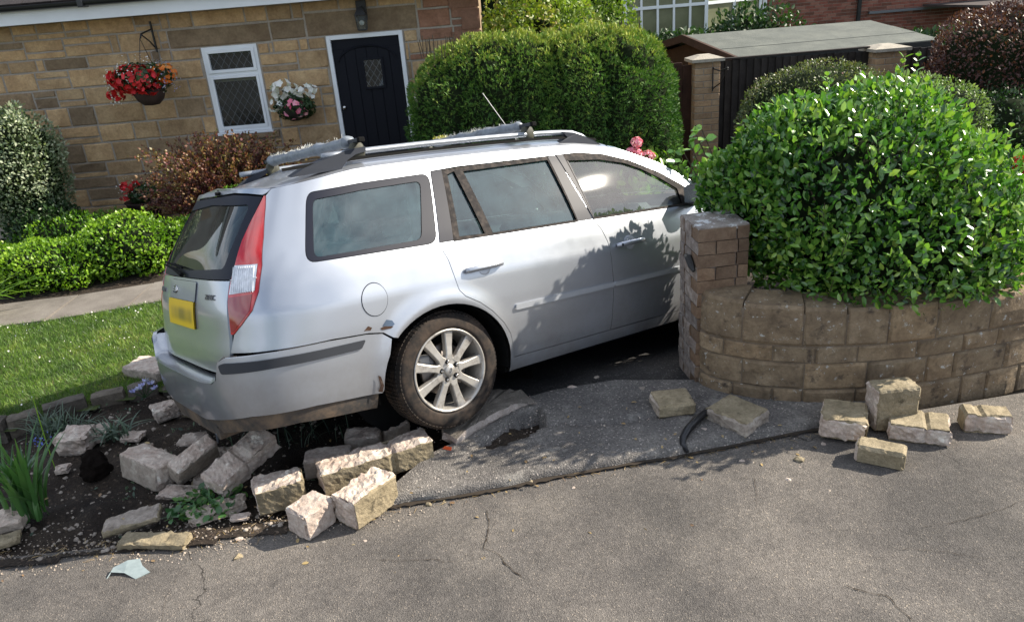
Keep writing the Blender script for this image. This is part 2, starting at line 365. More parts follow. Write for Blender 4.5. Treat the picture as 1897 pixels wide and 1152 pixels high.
for kx in (0,):
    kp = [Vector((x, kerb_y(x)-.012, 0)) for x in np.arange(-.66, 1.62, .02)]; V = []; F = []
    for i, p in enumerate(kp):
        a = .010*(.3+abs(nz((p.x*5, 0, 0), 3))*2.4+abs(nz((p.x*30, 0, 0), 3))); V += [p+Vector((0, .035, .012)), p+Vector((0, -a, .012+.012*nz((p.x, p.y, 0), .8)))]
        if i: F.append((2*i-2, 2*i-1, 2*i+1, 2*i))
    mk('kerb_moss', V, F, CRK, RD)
crack([(903, 945), (905, 975), (898, 1018), (925, 1030), (938, 1050), (968, 1075)], .012)
crack([(1565, 1092), (1600, 1102), (1640, 1112), (1665, 1135), (1690, 1156)], .011)
crack([(1840, 1045), (1800, 1040), (1740, 1030), (1660, 1022)], .005)
crack([(700, 1040), (760, 1043), (800, 1038), (840, 1046)], .006)
crack([(330, 1060), (322, 1085), (308, 1110), (300, 1156)], .004)
crack([(1395, 880), (1400, 910), (1402, 945)], .006)
crack([(1700, 985), (1790, 970), (1860, 950), (1900, 930)], .005)
mk('ground', [(-600, -600, -.75), (600, -600, -.75), (600, 900, -.75), (-600, 900, -.75)], [(0, 1, 2, 3)], TURF)['kind'] = 'structure'
# pavement crossover slab between the kerb line and the drive, with a rounded worn lip
HOLE = [(885, 832), (920, 800), (965, 770), (1000, 762), (1010, 785), (985, 808), (950, 822), (915, 834)]
HP = [G(u, v, .03) for u, v in HOLE]
def inpoly(x, y, P):
    c = False; n = len(P)
    for i in range(n):
        a, b = P[i], P[i-1]
        if (a[1] > y) != (b[1] > y) and x < (b[0]-a[0])*(y-a[1])/(b[1]-a[1])+a[0]: c = not c
    return c
def pave():
    V = []; F = []; xs = np.arange(-.70, 1.95, .02); rows = 34
    def back(x): return float(np.interp(x, [-.7, -.5, -.3, -.1, .2, .6, 1.1, 1.95], [3.12, 3.42, 3.58, 3.9, 4.02, 4.08, 4.0, 3.66]))
    for x in xs:
        ky = kerb_y(x)+.012*nz((x*6, 0, 0)); bk = back(x)
        for j in range(rows):
            if j == 0: y, z = ky, -.02
            elif j == 1: y, z = ky+.004, .028
            elif j == 2: y, z = ky+.022, .046
            else:
                y = ky+.03+(max(bk, ky+.08)-ky-.03)*(j-2)/(rows-3); z = .050+.008*nz((x, y, 3), 3)
                if .02 < x < 1.1: z -= (.03+.03*nz((x, 2, 0), 4))*math.exp(-((y-(3.62+.02*x+.04*nz((x, 0, 0), 3)))/.03)**2)
                if inpoly(x, y, HP): z = -.10+.03*nz((x, y, 0), 20)
            V.append((x, y, z))
    for i in range(len(xs)-1):
        for j in range(rows-1):
            a = i*rows+j; F.append((a, a+1, a+rows+1, a+rows)[::-1])
    o = mk('pavement', V, F, PAVE, None, True); o['kind'] = 'structure'
pave()
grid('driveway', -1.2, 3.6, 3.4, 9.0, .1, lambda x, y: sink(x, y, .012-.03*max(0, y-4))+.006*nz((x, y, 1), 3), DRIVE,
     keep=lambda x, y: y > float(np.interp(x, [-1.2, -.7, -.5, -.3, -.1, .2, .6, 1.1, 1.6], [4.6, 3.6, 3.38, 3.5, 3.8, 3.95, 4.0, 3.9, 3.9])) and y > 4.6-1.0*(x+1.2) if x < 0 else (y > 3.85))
def edge_y(x): return float(np.interp(x, [-8, -3.16, -2.79, -2.37, -1.6, -.8], [3.1, 4.10, 4.33, 4.50, 4.85, 5.3]))
def bed_z(x, y):
    z = -.035+.05*nz((x, y, 0), 2.2)+.035*nz((x, y, 5), 7)+.02*nz((x, y, 9), 19)
    k = smoothstep(0, .16, y-kerb_y(x)); return sink(x, y, z*k+.006*(1-k)+.02*(1-k)*abs(nz((x, y, 3), 14)))
grid('flower_bed_soil', -8, .1, 2.6, 5.4, .04, bed_z, SOIL, keep=lambda x, y: kerb_y(x)-.02 < y < edge_y(x)+.12 and (x < -.62 or y > kerb_y(x)+.06) and (x > -4.2 or True))
def lawn_z(x, y): return sink(x, y, .03+.015*nz((x, y, 0), 1.2))
def path_lo(x): return float(np.interp(x, [-9, -4.29, -3.69, -3.12, -1.5], [5.6, 5.90, 6.02, 6.20, 6.7]))
def path_hi(x): return path_lo(x)+.62
grid('lawn', -9, -.9, 3, 7.2, .1, lawn_z, TURF, keep=lambda x, y: edge_y(x) < y < path_lo(x)+.06)
grid('border_soil', -9, 3.2, 5.8, 9.1, .12, lambda x, y: sink(x, y, .02+.03*nz((x, y, 0), 4)), SOIL, keep=lambda x, y: y > path_hi(x)-.05 if x < -1.5 else (y > 7.2))
# raised bed behind the curved wall, ground beyond it, and land past the gate
def wall_y(x): return float(np.interp(x, WX, WY))
WX = [1.06, 1.12, 1.34, 1.61, 1.90, 2.21, 2.50, 2.87, 3.4, 4.0, 5.0]; WY = [4.02, 3.87, 3.73, 3.64, 3.61, 3.62, 3.66, 3.74, 3.95, 4.3, 5.2]
grid('raised_bed_soil', 1.3, 9, 3.7, 9.5, .12, lambda x, y: .36+.03*nz((x, y, 0), 4) if x > 1.5+.35*(y-3.7) else .36, SOIL, keep=lambda x, y: y > wall_y(x)+.06 and x > 1.3+.33*max(0, y-4.2))
grid('back_garden_ground', -3, 40, 9.0, 40, 1.0, lambda x, y: -.02, TURF, keep=lambda x, y: x > -.1)

# path of flagstones
PATH = tag(mk('path', [(-9, 5.5, .0), (-1.3, 6.6, .0), (-1.3, 7.3, .0), (-9, 6.4, .0)], [(0, 1, 2, 3)], MORT), kind='structure')
x = -8.2
fr = random.Random(3)
while x < -1.6:
    L = fr.uniform(.56, .66); a = x+.006; b_ = x+L-.006; dz = fr.uniform(0, .006)
    v = [(a+.02, path_lo(a)+.008), (b_, path_lo(b_)+.008), (b_-.0, path_hi(b_)-.01), (a+.0, path_hi(a)-.01)]
    V = [(p, q, .035+dz) for p, q in v]+[(p, q, -.02) for p, q in v]
    o = mk('flagstone', V, [(0, 1, 2, 3), (0, 4, 5, 1), (1, 5, 6, 2), (2, 6, 7, 3), (3, 7, 4, 0)], FLAG, PATH); x += L

# lawn grass and clover
def ptsin(n, x0, x1, y0, y1, cond, z):
    P = []
    X = RNG.uniform(x0, x1, n*3); Yy = RNG.uniform(y0, y1, n*3)
    for a, b in zip(X, Yy):
        if cond(a, b): P.append((a, b, z(a, b)))
        if len(P) >= n: break
    return np.array(P)
P = ptsin(80000, -6, -1.6, 4.0, 6.4, lambda x, y: edge_y(x)+.05 < y < path_lo(x)+.02, lawn_z)
GRASS = leaf_mat('grass_blade', [(.045, .10, .014), (.09, .17, .026), (.16, .25, .04), (.30, .29, .10)], rough=.5, trans=.3)
patch = np.array([.5*noise.noise(Vector((p[0]*1.8, p[1]*1.8, 0)))+.5*noise.noise(Vector((p[0]*6, p[1]*6, 4))) for p in P])
D = RNG.randn(len(P), 3)*.55; D[:, 2] = 1
scatter('lawn_grass', P, D, RNG.randn(len(P), 3), RNG.uniform(.018, .05, len(P)), BLADE, GRASS, tint=np.clip(.35+patch*.9+RNG.randn(len(P))*.18, 0, 1), wid=1.6)
tag(bpy.data.objects['lawn_grass'], 'mown green grass with dry patches between path and flower bed', 'grass', kind='stuff')
CLOV = plain('clover_white', (.75, .74, .68), .7)
P = ptsin(230, -5.5, -1.9, 4.2, 6.2, lambda x, y: edge_y(x)+.1 < y < path_lo(x)-.05 and nz((x, y, 0), 1.6) > -.05, lawn_z); P[:, 2] += .045
o = scatter('clover_heads', P, rdir(len(P), 3), rdir(len(P)), RNG.uniform(.006, .016, len(P)), PETAL, CLOV); tag(o, 'tiny white clover heads and petals dotted over the lawn', 'clover flowers', kind='stuff')

# ------------------------------------------------------------------ stone cottage
H = thing('stone_cottage', (-3, 9, 0), 'sandstone cottage with black front door, white leaded window and white fascia', 'house')
HX0, HX1, ZT = -7.0, -.10, 2.42
WINR = (-3.215, -2.60, 1.05, 1.985); DOORR = (-1.815, -.965, -.05, 2.0)
FR = {2: (0, .5, 1), 3: (0, .07, .93, 1), 4: (0, .06, .5, .94, 1), 5: (0, .05, .36, .66, .95, 1)}
FR[3] = (0, .12, .88, 1)
def rough_block(name, x0, x1, z0, z1, y, mat, parent, seed, depth=.06, face=-1, amp=.010, nx=4, nz_=3):
    """stone with a tooled, uneven face looking along -y"""
    V = []; F = []; q = random.Random(seed); o = q.uniform(0, 50)
    for j in range(nz_+1):
        for i in range(nx+1):
            ex = min(i, nx-i); ez = min(j, nz_-j); e = 1 if (ex and ez) else 0
            x = x0+(x1-x0)*FR[nx][i]+(0 if ex else (1 if i == 0 else -1)*.003); z = z0+(z1-z0)*FR[nz_][j]+(0 if ez else (1 if j == 0 else -1)*.003)
            V.append((x+q.uniform(-1, 1)*.003, y-(.012+amp*(nz((x, z, 0), 7, o)+.5*nz((x, z, 0), 19, o)))*e-.004*(1-e), z+q.uniform(-1, 1)*.003))
    for j in range(nz_):
        for i in range(nx):
            a = j*(nx+1)+i; F.append((a, a+1, a+nx+2, a+nx+1))
    b0 = len(V); per = [i for i in range(nx+1)]+[(j+1)*(nx+1)-1 for j in range(1, nz_+1)]+[nz_*(nx+1)+i for i in range(nx-1, -1, -1)]+[j*(nx+1) for j in range(nz_-1, 0, -1)]
    for k in per: V.append((V[k][0], y+depth, V[k][2]))
    m = len(per)
    for k in range(m): F.append((per[k], b0+k, b0+(k+1) % m, per[(k+1) % m]))
    return mk(name, V, F, mat, parent)
def facade():
    q = random.Random(11); z = -.08; si = 0
    rects = [(WINR[0]-.01, WINR[1]+.01, WINR[2]-.01, WINR[3]+.005), (DOORR[0]-.01, DOORR[1]+.01, -1, DOORR[3]+.005)]
    lint = [(-3.55, -2.42, 1.995, 2.19), (-2.02, -.78, 2.008, 2.25)]
    for l in lint: rough_block('lintel', l[0]+.006, l[1]-.006, l[2], l[3], 9, SANDD, H, 5+si); si += 1
    rough_block('window_sill_stone', -3.30, -2.52, .955, 1.038, 8.97, SANDD, H, 77)
    blocks = rects+[(l[0]-.002, l[1]+.002, l[2]-.01, l[3]+.008) for l in lint]+[(-3.31, -2.51, .95, 1.04)]
    while z < ZT:
        h = q.choice([.13, .17, .2, .22]); z1 = min(z+h, ZT); h = z1-z
        if h < .05: break
        x = HX0-q.uniform(0, .2)
        while x < HX1-.01:
            L = q.uniform(.24, .58) if h > .12 else q.uniform(.15, .45); x1 = min(x+L, HX1)
            if HX1-x1 < .12: x1 = HX1
            parts = [(x, x1, z, z1)]
            if h > .16 and q.random() < .28:
                zs = z+h*q.choice([.36, .62]); parts = [(x, x1, z, zs), (x, x1, zs, z1)]
            elif q.random() < .10 and x1-x > .3:
                xs = x+.09; parts = [(x, xs, z, z1), (xs, x1, z, z1)]
            for (a, b, c, d) in parts:
                segs = [(a, b, c, d)]
                for r in blocks:
                    new = []
                    for (a2, b2, c2, d2) in segs:
                        if b2 <= r[0] or a2 >= r[1] or d2 <= r[2] or c2 >= r[3]: new.append((a2, b2, c2, d2)); continue
                        if a2 < r[0]: new.append((a2, r[0], c2, d2))
                        if b2 > r[1]: new.append((r[1], b2, c2, d2))
                        m0, m1 = max(a2, r[0]), min(b2, r[1])
                        if d2 > r[3]+.03: new.append((m0, m1, r[3], d2))
                        if c2 < r[2]-.03: new.append((m0, m1, c2, r[2]))
                    segs = new
                for (a2, b2, c2, d2) in segs:
                    if b2-a2 < .03 or d2-c2 < .03 or b2 < -5.9: continue
                    g = .0075; mt = SAND
                    if b2 > HX1-.35 and q.random() < .6: mt = SANDR
                    elif q.random() < .13: mt = SANDD
                    rough_block('stone', a2+g, b2-g, c2+g, d2-g, 9, mt, H, si, nx=5, nz_=4, amp=.013); si += 1
            x = x1
        z = z1
facade()
# mortar backing: facade with openings, side wall and rear of the house
bm = bmesh.new()
for r in [(HX0, WINR[0], -.8, ZT+.1), (WINR[0], WINR[1], -.8, WINR[2]), (WINR[0], WINR[1], WINR[3], ZT+.1), (WINR[1], DOORR[0], -.8, ZT+.1), (DOORR[0], DOORR[1], DOORR[3], ZT+.1), (DOORR[0], DOORR[1], -.8, -.05), (DOORR[1], HX1-.02, -.8, ZT+.1)]:
    box((r[0], 9.0, r[2]), (r[1], 9.22, r[3]), bm=bm)
mkbm('mortar_wall', bm, MORT, H)
for k in range(11):                     # flank stones of the corner, seen edge on
    z0 = -.08+k*.225
    V = []; rough_block('quoin', -.30 if k % 2 else -.42, HX1+.012, z0+.008, z0+.217, 8.985, SANDR, H, 300+k, nx=3, nz_=2)
mkbm('side_wall', box((HX1-.25, 9.23, -.8), (HX1-.004, 14, ZT+.1)), SANDD, H)
# roof, fascia, soffit, gutter
mkbm('fascia', box((-9, 8.69, 2.365), (.15, 8.715, 2.515), .002), WHITE, H)
mkbm('soffit', box((-9, 8.72, 2.375), (.15, 9.0, 2.39)), WHITE, H)
mkbm('roof', box((-9, 0, -.03), (.2, 4.5, 0), mtx=Matrix.Translation((0, 8.62, 2.56)) @ Matrix.Rotation(math.radians(32), 4, 'X')), ROOFT, H)
for k in range(24):
    for j in range(2):
        x0 = -6.9+k*.3+(.15 if j else 0)
        mt = Matrix.Translation((0, 8.62, 2.575)) @ Matrix.Rotation(math.radians(32), 4, 'X')
        mkbm('roof_tile', box((x0+.002, -.02+j*.28, -.01+.012*j), (x0+.296, .30+j*.28, .006+.012*j), mtx=mt), ROOFT, H)
bm = bmesh.new(); n = 9
pr = [(8.63+.055*math.cos(a), 2.545+.05*math.sin(a)) for a in np.linspace(math.pi, 2*math.pi, n)]
V = []; F = []
for x in (-9, .15):
    for (y, z) in pr+[(y, z+.003) for y, z in pr[::-1]]: V.append((x, y, z))
m = 2*n
for k in range(m): F.append((k, (k+1) % m, m+(k+1) % m, m+k))
mk('gutter', V, F, BLACKP, H, True)
for gx in (-4.2, -2.6, -1.0):
    mkbm('gutter_bracket', box((gx-.03, 8.57, 2.485), (gx+.03, 8.70, 2.56), .005), BLACKP, H)
# window with leaded lights
def leaded(x0, x1, z0, z1, y, parent, step=.085, r=.0028):
    bm = bmesh.new()
    cx, cz = (x0+x1)/2, (z0+z1)/2; sl_ = 1.45
    for s in (1, -1):
        for k in range(-12, 13):
            # line z-cz = s*sl*(x-cx-k*step)
            pts = []
            for x in (x0, x1):
                z = cz+s*sl_*(x-cx-k*step)
                if z0 <= z <= z1: pts.append((x, z))
            for z in (z0, z1):
                x = cx+k*step+(z-cz)/(s*sl_)
                if x0 < x < x1: pts.append((x, z))
            if len(pts) >= 2 and (Vector(pts[0])-Vector(pts[1])).length > .02:
                tube([(pts[0][0], y, pts[0][1]), (pts[1][0], y, pts[1][1])], r, 4, bm, cap=False)
    return mkbm('lead_lattice', bm, LEAD, parent)
def frame(x0, x1, z0, z1, y0, y1, t, bm):
    box((x0, y0, z0), (x0+t, y1, z1), .002, bm); box((x1-t, y0, z0), (x1, y1, z1), .002, bm)
    box((x0+t, y0, z0), (x1-t, y1, z0+t), .002, bm); box((x0+t, y0, z1-t), (x1-t, y1, z1), .002, bm)
bm = bmesh.new(); x0, x1, z0, z1 = WINR
frame(x0, x1, z0, z1, 8.99, 9.06, .035, bm); zm = z0+.62
box((x0+.035, 8.99, zm), (x1-.035, 9.06, zm+.035), .002, bm)
WN = mkbm('window', bm, WHITE, H)
bm = bmesh.new(); frame(x0+.035, x1-.035, zm+.035, z1-.035, 8.975, 9.02, .034, bm); mkbm('top_sash', bm, WHITE, WN)
bm = bmesh.new(); frame(x0+.035, x1-.035, z0+.035, zm, 8.98, 9.02, .03, bm); mkbm('lower_sash', bm, WHITE, WN)
mkbm('pane', box((x0+.06, 9.01, z0+.06), (x1-.06, 9.014, zm-.02)), GLASSH, WN)
mkbm('pane', box((x0+.06, 9.01, zm+.06), (x1-.06, 9.014, z1-.06)), GLASSH, WN)
leaded(x0+.066, x1-.066, z0+.066, zm-.03, 9.005, WN); leaded(x0+.07, x1-.07, zm+.07, z1-.07, 9.005, WN)
mkbm('sill', box((x0-.02, 8.95, z0-.03), (x1+.02, 9.05, z0-.002), .004), WHITE, WN)
mkbm('room', box((x0-.1, 9.2, z0-.2), (x1+.1, 9.9, z1+.1)), ROOMD, WN)
mkbm('blind', box((x0+.05, 9.08, zm-.07), (x1-.05, 9.10, zm-.01)), plain('cream_blind', (.5, .45, .35), .8), WN)
# door
x0, x1, z0, z1 = DOORR
bm = bmesh.new(); box((x0, 8.97, -.05), (x0+.045, 9.06, z1), .003, bm); box((x1-.045, 8.97, -.05), (x1, 9.06, z1), .003, bm); box((x0+.045, 8.97, z1-.045), (x1-.045, 9.06, z1), .003, bm)
mkbm('door_frame', bm, WHITE, H)
DR = mkbm('door', box((x0+.047, 9.0, -.03), (x1-.047, 9.045, z1-.047)), DOORB, H)
dw = (x1-x0-.094)/6
for k in range(6):
    mkbm('door_board', box((x0+.047+k*dw+.003, 8.992, 0), (x0+.047+(k+1)*dw-.003, 9.0, z1-.15), .003), DOORB, DR)
bm = bmesh.new(); cx = (x0+x1)/2
tube([(cx+.33*math.cos(a), 8.989, 1.70+.17*math.sin(a)) for a in np.linspace(.1, math.pi-.1, 14)], .012, 6, bm)
mkbm('door_arch', bm, DOORB, DR)
wx0, wx1, wz0, wz1 = cx-.07+.02, cx+.15, 1.42, 1.72
bm = bmesh.new(); frame(wx0-.02, wx1+.02, wz0-.02, wz1+.02, 8.975, 8.992, .025, bm); mkbm('door_window_frame', bm, DOORB, DR)
mkbm('door_glass', box((wx0, 8.984, wz0), (wx1, 8.988, wz1)), GLASSH, DR); leaded(wx0+.004, wx1-.004, wz0+.004, wz1-.004, 8.982, DR, .075, .003)
bm = bmesh.new(); V, F = lathe([(0, 8.965), (.02, 8.967), (.022, 8.978), (.012, 8.99)], 14); 
mk('door_knob', [(v[0]+x0+.085, v[1], v[2]+1.22) for v in V], F, CHROME, DR, True)
mkbm('doorstep', box((x0-.15, 8.6, -.2), (x1+.15, 8.985, -.04), .01), FLAG, H)
# lantern above the door
LT = thing('door_lantern', (-1.375, 8.9, 2.2), 'black wall lantern with clear glass above the front door', 'lantern')
mkbm('wall_plate', box((-1.43, 8.94, 2.13), (-1.32, 8.985, 2.34), .006), IRON, LT)
V = []; F = []
def frust(x, y, z0, z1, a, b, n=4, ph=math.pi/4):
    V = [(x+a*math.cos(ph+2*math.pi*k/n), y+a*math.sin(ph+2*math.pi*k/n), z0) for k in range(n)]+[(x+b*math.cos(ph+2*math.pi*k/n), y+b*math.sin(ph+2*math.pi*k/n), z1) for k in range(n)]
    return V, [(k, (k+1) % n, n+(k+1) % n, n+k) for k in range(n)]+[tuple(range(n))[::-1], tuple(range(n, 2*n))]
V, F = frust(-1.375, 8.86, 2.19, 2.27, .09, .03); mk('lantern_cap', V, F, IRON, LT)
V, F = frust(-1.375, 8.86, 2.045, 2.188, .06, .078); mk('lantern_glass', V, F, GLASSH, LT)
bm = bmesh.new()
for k in range(4):
    a = math.pi/4+k*math.pi/2; tube([(-1.375+.062*math.cos(a), 8.86+.062*math.sin(a), 2.04), (-1.375+.080*math.cos(a), 8.86+.080*math.sin(a), 2.19)], .005, 5, bm)
box((-1.42, 8.815, 2.03), (-1.33, 8.905, 2.044), .003, bm); mkbm('lantern_cage', bm, IRON, LT)
bm = bmesh.new(); bmesh.ops.create_uvsphere(bm, u_segments=12, v_segments=8, radius=.028, matrix=Matrix.Translation((-1.375, 8.86, 2.11))); mkbm('bulb', bm, plain('bulb_white', (.8, .8, .8), .2), LT, True)
mkbm('lantern_arm', box((-1.385, 8.86, 2.26), (-1.365, 8.95, 2.28)), IRON, LT)
# ------------------------------------------------------------------ car
def car_paint():
    m, nt, b = new_mat('silver_paint'); L = nt.links.new
    n = nd(nt, 'ShaderNodeTexNoise', Scale=3, Detail=8, Roughness=.7); co = coords(nt); L(co, n.inputs['Vector'])
    sx = nd(nt, 'ShaderNodeSeparateXYZ'); L(co, sx.inputs[0])
    # road dirt: more of it low on the body
    mr = nd(nt, 'ShaderNodeMapRange'); mr.inputs[1].default_value = .75; mr.inputs[2].default_value = .25; L(sx.outputs['Z'], mr.inputs[0])
    ml = nd(nt, 'ShaderNodeMath', operation='MULTIPLY'); L(mr.outputs[0], ml.inputs[0]); L(ramp(nt, n.outputs[0], [(.35, g3(0)), (.75, g3(.75))]), ml.inputs[1])
    c = mixc(nt, ml.outputs[0], (.43, .455, .50), (.22, .19, .165)); L(c, b.inputs['Base Color'])
    b.inputs['Metallic'].default_value = .74; b.inputs['Coat Weight'].default_value = .7; b.inputs['Coat Roughness'].default_value = .06
    fl = nd(nt, 'ShaderNodeTexNoise', Scale=700, Detail=1); L(co, fl.inputs['Vector'])
    bu = nd(nt, 'ShaderNodeBump', Strength=.05, Distance=.0006); L(fl.outputs[0], bu.inputs['Height']); L(bu.outputs[0], b.inputs['Normal'])
    L(ramp(nt, n.outputs[0], [(.3, g3(.30)), (.8, g3(.42))]), b.inputs['Roughness'])
    return m
PAINT = car_paint()
def dirty(name, col, rough=.6, dirt=(.16, .12, .09), a=.45, sc=6, spec=.4):
    m, nt, b = new_mat(name); L = nt.links.new
    n = nd(nt, 'ShaderNodeTexNoise', Scale=sc, Detail=8, Roughness=.75); L(coords(nt), n.inputs['Vector'])
    L(mixc(nt, ramp(nt, n.outputs[0], [(a, (0, 0, 0)), (a+.25, (1, 1, 1))]), col, dirt), b.inputs['Base Color'])
    b.inputs['Roughness'].default_value = rough; b.inputs['Specular IOR Level'].default_value = spec*.6; return m
TRIM = dirty('grey_trim', (.035, .038, .045), .5, (.09, .075, .06), .6)
VALM = dirty('dirty_valance', (.045, .042, .04), .75, (.17, .12, .08), .42, 5)
PILB = dirty('pillar_film', (.014, .016, .026), .45, (.04, .039, .042), .66, 14, .2)
RUBB = dirty('dusty_rubber', (.020, .018, .018), .75, (.085, .070, .060), .45, 22, .2)
TYREM = dirty('tyre_rubber', (.022, .020, .019), .8, (.075, .055, .042), .44, 7, .2)
ALLOY = dirty('brake_dusted_alloy', (.42, .40, .37), .38, (.13, .10, .08), .50, 16, .6); ALLOY.node_tree.nodes['Principled BSDF'].inputs['Metallic'].default_value = .55
BLK = plain('black_cavity', (.008, .008, .008), .9, spec=.1)
SEAT = plain('seat_fabric', (.05, .055, .065), .9, spec=.1, var=.2, scale=60)
DASH = plain('dashboard', (.03, .03, .032), .7)
LINER = plain('pale_headlining', (.35, .35, .33), .9)
CGLASS = glass_mat('car_side_glass', (.42, .56, .54), film=(.26, .44, .48), filmw=.09, ior=2.1)
CGLASSF = glass_mat('car_front_glass', (.72, .84, .80), film=(.7, .76, .76), filmw=.04, ior=2.1)
CGLASSR = glass_mat('car_rear_glass', (.34, .42, .40), film=(.30, .34, .32), filmw=.10, ior=1.55)
REDL = plain('red_lens', (.52, .012, .012), .12, coat=1., var=.2, scale=8)
REDD = plain('dark_red_lens', (.25, .008, .010), .14, coat=1., var=.15, scale=8)
CLRL = plain('clear_ribbed_lens', (.62, .64, .68), .18, coat=1., var=.2, scale=50)
PLATE = None

XM = -.3
_pz = [.0, .15, .25, .35, .5, .65, .79, .83, .9, .97, 1.05, 1.15, 1.25, 1.35, 1.42, 1.46, 1.50]
_pw = [.78, .80, .855, .878, .895, .905, .909, .901, .888, .870, .838, .792, .742, .690, .650, .620, .58]
_rz = [.0, .15, .30, .42, .55, .62, .66, .8, .95, 1.05, 1.2, 1.32, 1.40, 1.5]
_rx = [-1.0, -1.02, -1.06, -1.075, -1.08, -1.078, -1.07, -1.06, -1.02, -.98, -.89, -.81, -.765, -.70]
_zt = np.arange(0, 1.5, .005)
def _sm(xp, fp, sig):
    y = np.interp(_zt, xp, fp); k = np.arange(-40, 41)*.005; g = np.exp(-.5*(k/sig)**2); g /= g.sum()
    return np.convolve(np.pad(y, 40, mode='edge'), g, 'valid')
PWs = _sm(_pz, _pw, .016); RXs = _sm(_rz, _rx, .03)
AC = (-.02, .30)
def W(u, z, off=0., bump=False):
    """body surface point; u runs along the flank (= x) and round the tail, the seam of nose and tail handled alike"""
    w_ = float(np.interp(z, _zt, PWs)); xr = float(np.interp(z, _zt, RXs))
    for wc in (0., 2.754):
        d = math.hypot(u-(wc+AC[0]), z-AC[1])
        w_ += .016*math.exp(-((d-.40)/.055)**2)*(1 if z < .9 else 0)*smoothstep(.88, .80, z)
    zz = 0
    if bump: w_ += .016; xr -= .075
    w_ += off; n = 4.2
    if u > 2.9:
        th = math.pi/2-(u-2.9); c, s = math.cos(th), math.sin(th); n = 3.2
        r = (abs(c)**n+abs(s)**n)**(-1/n); return (2.9+(.80+off)*c*r, -w_*s*r, z+zz)
    if u >= XM: return (u, -w_*(1-.012*max(0, u-1.2)**2), z+zz)
    th = math.pi/2-(XM-u)
    if th < -math.pi/2: return (XM+(-math.pi/2-th), w_, z)
    c, s = math.cos(th), math.sin(th); r = (abs(c)**n+abs(s)**n)**(-1/n)
    tap = 1-.05*(c*r)**2*(.4+.6*min(1, max(0, (z-.6)/.7)))
    return (XM-(XM-xr+off)*c*r, -w_*s*r*tap, z+zz)
UC = XM-math.pi/2
def mir(u): return 2*UC-u
CAR = bpy.data.objects.new('estate_car', None); COL.objects.link(CAR); CAR.matrix_world = CARM; ORG[CAR.name] = Vector()
tag(CAR, 'silver estate car with padded roof bars, stranded nose down over the smashed garden wall', 'car')

def resamp(P, st=.03, close=True):
    out = []; n = len(P)
    for i in range(n if close else n-1):
        a = Vector(P[i]); b = Vector(P[(i+1) % n]); k = max(1, int(math.ceil((b-a).length/st)))
        for j in range(k): out.append(a.lerp(b, j/k))
    if not close: out.append(Vector(P[-1]))
    return out
def area(P): return .5*sum(P[i-1][0]*P[i][1]-P[i][0]*P[i-1][1] for i in range(len(P)))
def inset(P, g):
    n = len(P); out = []; s = 1 if area(P) > 0 else -1
    for i in range(n):
        a = (P[i]-P[i-1]).normalized(); b = (P[(i+1) % n]-P[i]).normalized()
        na = Vector((-a.y, a.x)); nb = Vector((-b.y, b.x)); m = na+nb
        if m.length < 1e-4: m = na
        m.normalize(); k = 1/max(.5, m.dot(na)); out.append(P[i]+m*g*s*k)
    return out
def roundp(P, r=.03, seg=4):
    out = []; n = len(P); P = [Vector(p) for p in P]
    for i in range(n):
        a, b, c = P[i-1], P[i], P[(i+1) % n]; d1 = (a-b); d2 = (c-b); q = min(r, d1.length*.45, d2.length*.45)
        p0 = b+d1.normalized()*q; p1 = b+d2.normalized()*q
        for k in range(seg+1):
            t = k/seg; out.append(p0.lerp(b, t).lerp(b.lerp(p1, t), t))
    return out
